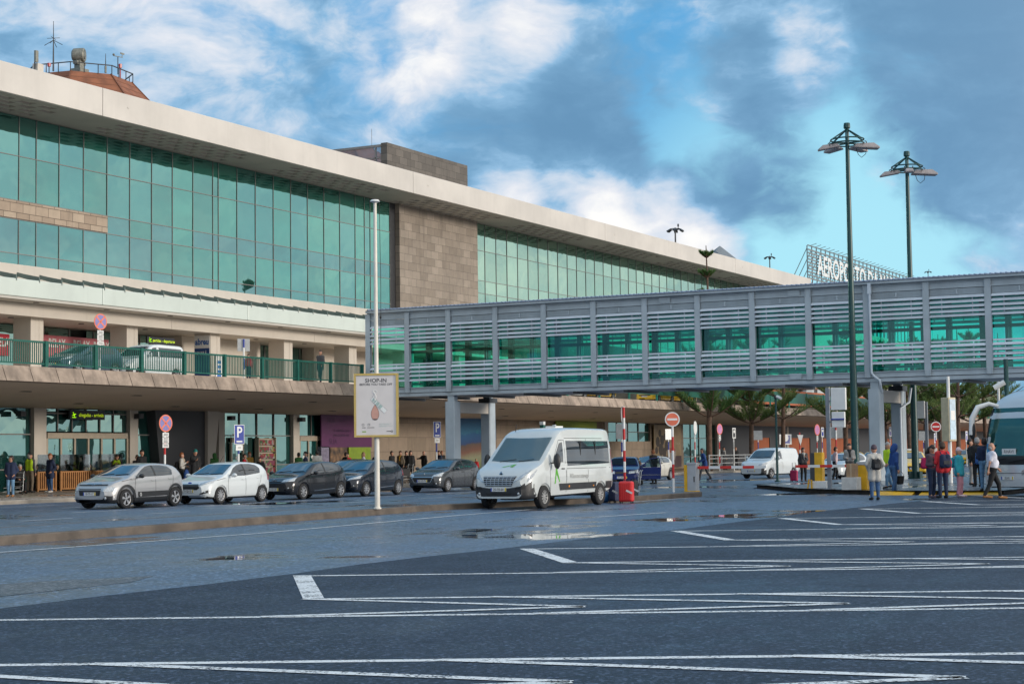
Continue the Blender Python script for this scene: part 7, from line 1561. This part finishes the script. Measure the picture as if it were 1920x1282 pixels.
    # hair, cap or hood
    if hood: garment('hood', [(hd((-.02, 0, 1.62)), hd((-.02, 0, 1.68)), .118, .112), (hd((-.06, 0, 1.52)), hd((-.05, 0, 1.60)), .10, .11), (up((-.05, 0, 1.46)), hd((-.05, 0, 1.55)), .09, .10)], C_[hood], cut=lambda p: True)
    elif cap:
        garment('cap', [(hd((-.012, 0, 1.685)), hd((-.012, 0, 1.70)), .104, .092)]+([(hd((.07, 0, 1.675)), hd((.15, 0, 1.668)), .05, .035)] if hat_brim else []), C_[cap])
        if hair: garment('hair', [(hd((-.035, 0, 1.60)), hd((-.03, 0, 1.66)), .086, .096)]+([(hd((-.07, 0, 1.58)), hd((-.08, 0, 1.42)), .07, .06)] if long else []), H_[hair])
    elif bald: garment('hair', [(hd((-.045, .03, 1.60)), hd((-.045, -.03, 1.60)), .072, .072)], H_['grey'])
    else: garment('hair', [(hd((-.03, 0, 1.635)), hd((-.012, 0, 1.69)), .098, .094), (hd((.03, 0, 1.71)), hd((-.02, 0, 1.715)), .06, .075)]+([(hd((-.06, .04, 1.60)), hd((-.07, .05, 1.44)), .07, .055), (hd((-.06, -.04, 1.60)), hd((-.07, -.05, 1.44)), .07, .055)] if long else []), H_[hair])
    return E
def backpack(label, x, y, z, heading, mat, s=1.0, w=.30, h=.42):
    """hung on the back of a person standing at x, y"""
    a = R_(heading); bx, by = x-math.cos(a)*.20, y-math.sin(a)*.20; E = thing('backpack', label, 'backpack', (bx, by, z), a); mb = MB(); V, F = surface([((-.04, -w*.25, -h*.28), (-.04, -w*.25, h*.25), .10*s, .085*s), ((-.04, w*.25, -h*.28), (-.04, w*.25, h*.25), .10*s, .085*s), ((-.09, 0, -h*.25), (-.08, 0, -.02), .09, .08)], .025, .04); mb.add(V, F); build(mb, 'bag_body', mat, E, smooth=80)
    mb = MB()
    for q in (-.10, .10): mb.tube([(.02, q, h*.42), (.11, q, h*.56), (.24, q*1.1, h*.5), (.33, q*1.2, h*.12), (.28, q*1.4, -h*.3), (.08, q*1.5, -h*.42)], .016, 5)
    build(mb, 'strap', mat, E)
    mb = MB(); mb.box(-.19, -.178, -w*.3, w*.3, -.12, .0); build(mb, 'pocket', M_DKMETAL, E, bevel=.005); return E
def at_(px, y): return aty(px, 880, y)[0], y
KP = 'travellers on the pavement'; BP = 'group waiting by the coach'
# --- left pavement
gp = lambda px, py: (*gnd(px, py, .15), .15)
person('person in a navy jacket and pale jeans at the far left, arms tucked in', *gp(20, 931), 205, 1.66, 'navy', 'pale_jeans', ('pocket', 'pocket'), hair='dark', coat=.12, shoes='tan', fine=1, head_yaw=-60)
person('seated person in black beside the luggage trolley', *gp(37, 925), 240, 1.72, 'black', 'black', ('bent', 'bent'), hair='grey', seated=True, fine=1)
x, y, z = gp(56, 923); person('worker in a hi-vis yellow vest with back turned and khaki trousers', x, y, z, 10, 1.82, 'dgrey', 'khaki', ('down', 'down'), hair='grey', cap='black', vest='hivis', fine=1, head_yaw=-40)
x, y, z = gp(47, 918); person('dark haired person half hidden left of the hi-vis worker', x, y, z, 200, 1.76, 'black', 'black', hair='dark', fine=0)
person('person in a dark navy coat and jeans facing the road near the timber screens', *gp(94, 923), 170, 1.76, 'navy', 'jeans', ('pocket', 'down'), hair='ginger', coat=.22, fine=1, head_down=.2, shoes='lgrey')
for px, lab, hr, tp in ((71, 'seated person behind the screens directly right of the hi-vis worker', 'brown', 'dgrey'), (80, 'seated fair person left of the navy coat at the screens', 'blond', 'beige'), (107, 'seated dark haired person just right of the navy coat', 'dark', 'black'), (121, 'seated person with short hair behind the middle screen', 'brown', 'navy'), (140, 'seated person in black leaning behind the middle screen', 'dark', 'black'), (168, 'seated dark haired person at the right end of the middle screen', 'dark', 'plum')):
    x, y = at_(px, 58.9); person(lab, x, y, .15, 200+rnd.uniform(-40, 40), 1.7, tp, 'black', ('bent', 'bent'), hair=hr, long=hr == 'dark', seated=True, group='people seated on the terrace')
x, y = at_(219, 57); person('long haired person in a hi-vis vest looking down behind the silver car', x, y, .15, 215, 1.70, 'black', 'black', ('phone', 'phone'), hair='dark', long=True, vest='hivis', head_down=.5, fine=1)
x, y = at_(266, 55.5); person('tall person in a black shirt with short hair behind the silver car', x, y, .15, 250, 1.90, 'black', 'black', ('down', 'bent'), hair='dark', sleeve='short', fine=1)
x, y = at_(257, 56.5); person('person half hidden left of the tall black shirt', x, y, .15, 230, 1.66, 'black', 'black', hair='brown')
x, y = at_(341, 53.5); person('ginger haired person in a grey top with a pale scarf before the charcoal wall', x, y, .15, 295, 1.74, 'lgrey', 'black', ('bent', 'phone'), hair='ginger', scarf='beige', fine=1); backpack('black backpack on the ginger haired traveller', x, y, 1.28, 295, C_['black'])
X_, Y_ = gnd(337, 911, .15); mb = MB(); mb.ell((0, 0, .5), (.18, .12, .3), 10, 8); tag(build(mb, 'carrier_bag', C_['royal'], loc=(x-.1, y-.35, .3), smooth=60), 'blue carrier bag hanging beside the ginger haired traveller', 'bag')
x, y = at_(366, 53); person('person in a black coat with a teal woollen hat before the charcoal wall', x, y, .15, 240, 1.88, 'black', 'black', ('pocket', 'phone'), hair=None, cap='teal', coat=.25, fine=1, head_down=.35)
x, y = at_(402, 57); person('shadowy person in a green hooded top by the arrivals column', x, y, .15, 60, 1.72, 'green', 'black', hair='black', hood='green')
x, y = at_(459, 54); person('person in a red top left of the shop shelves', x, y, .15, 290, 1.66, 'red', 'black', ('bent', 'down'), hair='dark', scarf='beige', fine=0)
x, y = at_(468, 55.5); person('person in orange-brown right of the red top', x, y, .15, 250, 1.76, 'mustard', 'black', hair='ginger')
x, y = at_(490, 52); person('crouched person in black behind the white hatchback boot', x, y, .15, 200, 1.5, 'black', 'black', hair='dark', lean=.4)
x, y = at_(573, 52); person('person in a dark cap and navy jacket above the black hatchback roof', x, y, .15, 300, 1.74, 'navy', 'black', ('bent', 'bent'), hair='grey', cap='black', hat_brim=True, scarf='lgrey')
x, y = at_(595, 51); person('person in a pale grey jacket seen from behind over the black hatchback', x, y, .15, 40, 1.80, 'lgrey', 'dgrey', hair='black')
x, y = at_(560, 55); person('person in dark green at the glass door left of the navy cap', x, y, .15, 60, 1.70, 'green', 'black', hair='black')
x, y = at_(643, 54); person('person in black leaning at the shop counter', x, y, .15, 330, 1.70, 'black', 'black', ('bent', 'bent'), hair='dark', lean=.3)
x, y = at_(652, 55); person('person in red with dark hair at the lime panel', x, y, .15, 220, 1.64, 'red', 'black', hair='black', long=True)
x, y = at_(682, 52); person('fair haired person in white just left of the poster pole', x, y, .15, 300, 1.68, 'white', 'jeans', hair='blond', long=True)
x, y = at_(697, 51); person('person in navy bending behind the poster pole', x, y, .15, 330, 1.7, 'navy', 'black', hair='dark', lean=.5)
for px, y, lab, kw in ((735, 55, 'dark silhouetted person at the stone wall left of the loaded trolley', dict(top='black', hair='black')), (751, 54, 'person in a brown jacket over mustard by the loaded trolley', dict(top='khaki', hair='brown', scarf='mustard')), (762, 55, 'person in black with a dark cap behind the mustard scarf', dict(top='black', hair='black')), (770, 53, 'long black coated person with dark hair by the stone wall', dict(top='black', hair='black', long=True, coat=.3)), (795, 54, 'bald person in black pointing to the left by the stone wall', dict(top='black', bald=True, arms=('down', 'point'))), (823, 55, 'person in dark clothes beside the parking sign', dict(top='navy', hair='brown')), (829, 57, 'second person in dark clothes right of the parking sign', dict(top='black', hair='ginger'))):
    x, yy = at_(px, y); kw = dict(kw); person(lab, x, yy, .15, 160 if 'pointing' in lab else 230+rnd.uniform(-60, 60), 1.74, **{'legs': 'black', **kw})
x, y = at_(893, 55); person('person in bright red crouching in front of the seaside poster', x, y, .15, 200, 1.2, 'red', 'black', hair='blond')
x, z = aty(601, 700, 51.6); person('lone person in dark clothes walking along the elevated road railing', x, 51.6, 5.5, 185, 1.76, 'dgrey', 'navy', ('fwd', 'back'), stride=.18, hair='brown', fine=0)
x, z = aty(466, 700, 52.5); person('person mostly hidden by the railing near the grey sign back', x, 52.5, 5.5, 185, 1.35, 'crimson', 'navy', hair='dark')
# --- by the gate
x, y = gnd(1203, 907); person('driver in a dark suit leaning at the open blue car door', x-.1, y-.75, 0, 60, 1.74, 'black', 'black', ('bent', 'bent'), hair='ginger', lean=.1)
x, y = gnd(1322, 900); person('person in a navy coat striding left behind the first barrier boom', x, y, 0, 125, 1.80, 'royal', 'dgrey', ('push', 'push'), stride=.34, lean=.22, hair='black', coat=.15)
x, y = at_(1358, 50); person('man in a dark suit at the charcoal wall, left of two', x, y, .15, 250, 1.82, 'dgrey', 'dgrey', hair='black', scarf='lgrey'); x, y = at_(1380, 50); person('man in a black suit at the charcoal wall, right of two', x, y, .15, 220, 1.80, 'black', 'black', hair='ginger')
x, y = gnd(1507, 903); person('man in a dark jacket holding papers beside the pink suitcase', x, y, 0, 215, 1.74, 'dgrey', 'black', ('phone', 'down'), hair='dark', scarf='lgrey', fine=1)
x, y = gnd(1566, 901); person('person in a checked pink top leaning by the white hatchback', x, y, 0, 300, 1.76, 'palepink', 'black', ('bent', 'down'), hair='brown', stride=.12, lean=.1); 
x, y = gnd(1594, 905, .15); person('person in grey with a shoulder bag behind the green lamp post', x, y, .15, 200, 1.72, 'grey', 'dgrey', ('bent', 'bent'), hair='dark', scarf='black')
x, y = gnd(1641, 937); person('person in a long pale grey hooded coat and jeans seen from behind', x, y, 0, 30, 1.74, 'lgrey', 'jeans', ('pocket', 'pocket'), hair=None, cap='plum', coat=.25, fine=2, scarf='white', build_=.98); backpack('small black backpack on the pale grey coat', x, y, 1.15, 30, C_['black'], .95, .26, .34)
x, y = gnd(1667, 915, .15); person('worker in a lime hi-vis vest stooping behind the blue hoodie', x, y, .15, 150, 1.70, 'hivis', 'pale_jeans', ('fwd', 'back'), stride=.22, hair='grey', vest='hivis', fine=1, head_down=.3)
x, y = gnd(1677, 927); person('person in a navy hooded top and jeans carrying a dark bucket', x, y, .0, -45, 1.78, 'royal', 'jeans', ('down', 'down'), hair=None, hood='royal', stride=.1, fine=2, lean=.08, head_down=.25)
bx, by = x+.22, y-.16; E = thing('bucket', 'black bucket hanging from the hand of the navy hooded person', 'bucket', (bx, by, .36)); mb = MB(); mb.lathe([(0, 0), (.11, 0), (.16, .30), (.155, .30), (.105, .02), (0, .02)], (0, 0, 0), 'z', 16); build(mb, 'pail', M_BLACK, E, smooth=40); mb = MB(); mb.tube([(0, -.15, .29), (0, -.08, .42), (0, 0, .47), (0, .08, .42), (0, .15, .29)], .008, 5); build(mb, 'handle', M_DKMETAL, E)
x, y = gnd(1748, 933); person('person with wavy dark hair in a plum top looking down, left of the couple', x, y, 0, 250, 1.70, 'plum', 'dark_jeans', ('phone', 'bent'), hair='dark', long=True, head_down=.6, fine=2, shoes='plum'); backpack('crimson backpack on the person in plum', x, y, 1.15, 300, C_['magenta'], .95, .26, .40)
x, y = gnd(1769, 933.5); person('person in a red jacket and dark jeans seen from behind', x, y, 0, 35, 1.80, 'red', 'dark_jeans', ('bent', 'down'), hair='brown', fine=2, coat=.05); backpack('large black backpack on the red jacket', x, y, 1.22, 35, C_['navy'], 1.1, .34, .5)
x, y = gnd(1800, 931); person('person in a turquoise anorak, pink trousers and a pale cap', x, y, 0, 262, 1.62, 'turq', 'pink', ('down', 'down'), hair='grey', cap='palepink', hat_brim=True, coat=.10, fine=2, shoes='palepink', flare=.02, build_=1.08, head_yaw=-25); backpack('blue strap bag on the turquoise anorak', x, y, 1.15, 262, C_['turq'], .85, .24, .36)
x, y = gnd(1821, 909, .15); person('person in black with grey trousers left in the trio by the coach', x, y, .15, 280, 1.80, 'black', 'grey', ('bent', 'down'), hair='black', fine=1)
x, y = gnd(1834, 912, .15); person('grey haired person in black with a blue pack in the middle of the trio', x, y, .15, 30, 1.84, 'black', 'black', hair='grey', fine=1); backpack('blue backpack on the grey haired person', x, y, 1.2, 30, C_['blue'], .9)
x, y = gnd(1848, 920, .15); person('person in a navy jacket and pale jeans right in the trio by the coach', x, y, .15, 20, 1.78, 'navy', 'pale_jeans', ('bent', 'bent'), hair='dark', fine=1)
x, y = gnd(1862, 935); person('bald man in a white short sleeved shirt striding past the coach', x, y, 0, -62, 1.76, 'white', 'black', ('fwd', 'back'), stride=.27, sleeve='short', bald=True, build_=1.16, fine=2, shoes='tan', head_yaw=0)
# ================================================================ Norfolk pines
M_BARK = pm('pine_bark', (.105, .062, .042), .9, var=.4, scale=3, bump=.6, bscale=18)
def foliage_mat(name, c0, c1):
    mt, q, out = custom(name); b = q.n('ShaderNodeBsdfPrincipled'); tl = q.n('ShaderNodeBsdfTranslucent'); mx = q.n('ShaderNodeMixShader'); co = q.n('ShaderNodeTexCoord').outputs['Object']
    c = q.mix(q.maprange(q.noise(co, 1.6, 5, .7), .3, .7), c0, c1); q.l(c, b.inputs['Base Color']); b.inputs['Roughness'].default_value = .6; q.l(c, tl.inputs[0]); mx.inputs[0].default_value = .42; q.l(b.outputs[0], mx.inputs[1]); q.l(tl.outputs[0], mx.inputs[2]); q.l(mx.outputs[0], out.inputs[0]); return mt
M_PINE = foliage_mat('pine_foliage', (.045, .13, .032), (.155, .24, .065)); M_PINE2 = foliage_mat('pine_foliage_light', (.075, .15, .035), (.20, .245, .07))
def pine_mesh(seed, H=20.0, first=4.4, gap=1.9, nb=6, reach=3.7, upc=.75, density=1.0, bare=0.0, taper=1.0):
    r = random.Random(seed); tr = MB(); cr = MB(); pts = [(.12*math.sin(z*.23+seed), .1*math.cos(z*.31), z) for z in np.linspace(0, H, 14)]
    tr.tube(pts, [.20*(1-i/13)**.8+.03 for i in range(14)], 9)
    z = first; w = 0
    while z < H-.6:
        f = 1-(z-first)/(H-first); rr = reach*(.14+.86*f**taper); ph = r.uniform(0, 6.28)
        for k in range(nb):
            a = ph+k*6.283/nb+r.uniform(-.2, .2); c, s_ = math.cos(a), math.sin(a); L = rr*r.uniform(.8, 1.1); bp = []
            for i in range(9):
                t = i/8; bp.append(Vector((c*L*t, s_*L*t, z+upc*L*(.38*t+.5*t*t)+.0)))
            tr.tube(bp[:8], [.055*(1-i/9)+.012 for i in range(8)], 5)
            if bare and r.random() < bare: continue
            # rope-like branchlets, both sides and above, each clothed in short needles
            m_ = int(40*density*L/3.5)
            for j in range(m_):
                t = .22+.78*(j+.5)/m_; q = t*8; i0 = min(7, int(q)); p = bp[i0].lerp(bp[i0+1], q-i0); tan = (bp[i0+1]-bp[i0]).normalized(); side = Vector((-s_, c, 0))
                for sd in (-1, 1):
                    d = (tan*r.uniform(.4, .9)+side*sd*r.uniform(.5, 1.0)+Vector((0, 0, r.uniform(.25, .95)))).normalized(); ln = (.42+.55*math.sin(t*2.7))*r.uniform(.6, 1.15)*min(1, L/2.6)
                    e = p+d*ln+Vector((0, 0, .12*ln)); n1, n2 = _frame(d)
                    for u_ in range(int(15*density)):
                        v = (u_+r.random())/(15*density); b0 = p.lerp(e, v); an = r.uniform(0, 6.283); o = (n1*math.cos(an)+n2*math.sin(an)); tip = b0+(o*.8+d*.9).normalized()*r.uniform(.16, .27); wv = d.cross(o)*.036
                        k0 = len(cr.v); cr.v += [tuple(b0-wv), tuple(b0+wv), tuple(tip)]; cr.f.append([k0, k0+1, k0+2]); cr.m.append(0)
        z += gap*(.55+.45*f)*r.uniform(.9, 1.1)*(1 if taper < 1.2 else 1.5-.5*f); w += 1
    return tr, cr
def make_pine(label, seed, loc, mat, **k):
    E = thing('pine_tree', label, 'tree', loc, 0, 'tall pines along the kerb'); tr, cr = pine_mesh(seed, **k); build(tr, 'trunk', M_BARK, E, smooth=60); build(cr, 'crown', mat, E); return E
def loc_at(px, y, z=.15): return (aty(px, 876, y)[0], y, z)
def gl(px, py):
    x, y = gnd(px, py, .15)
    return (x, y, .15) if y < 48.4 else loc_at(px, 48.2)
p1_ = make_pine('dense upcurving pine right of the orange no-entry disc, its tip above the footbridge', 3, loc_at(1333, 48.2), M_PINE, H=17.4, first=4.1, nb=6, reach=3.9, upc=.85, taper=2.3)
p2_ = make_pine('lighter green pine second from the left under the footbridge', 8, loc_at(1411, 48.0), M_PINE2, H=12, first=3.7, nb=6, reach=3.6, upc=.62, gap=1.7)
p3_ = make_pine('sparse thin pine with bare lower boughs third from the left', 12, loc_at(1471, 48.3), M_PINE2, H=12, first=4.2, nb=5, reach=3.4, upc=.5, bare=.45, gap=1.8, density=.7)
for o, px, py, rot, sc, lab in ((p2_, 1590, 878, 1.0, .95, 'pine behind the green lamp post base'), (p3_, 1706, 874, 2.0, 1.0, 'pine just right of the rear footbridge pier'), (p2_, 1765, 871, 2.6, 1.0, 'pine behind the red no-entry disc'), (p3_, 1800, 872, .5, 1.0, 'pine behind the light totem'), (p2_, 1826, 870, 4.0, 1.05, 'pine right of the light totem'), (p3_, 1848, 869, 3.1, 1.05, 'pine left of the coach mirror'), (p2_, 1660, 872, 5.2, 1.0, 'pine between the two footbridge piers'), (p2_, 1738, 868, .2, 1.1, 'far pine left of the light totem'), (p3_, 1880, 868, 1.7, 1.05, 'pine standing behind the coach')):
    dup(o, gl(px, py), rot, lab, None, sc)
r = random.Random(5)
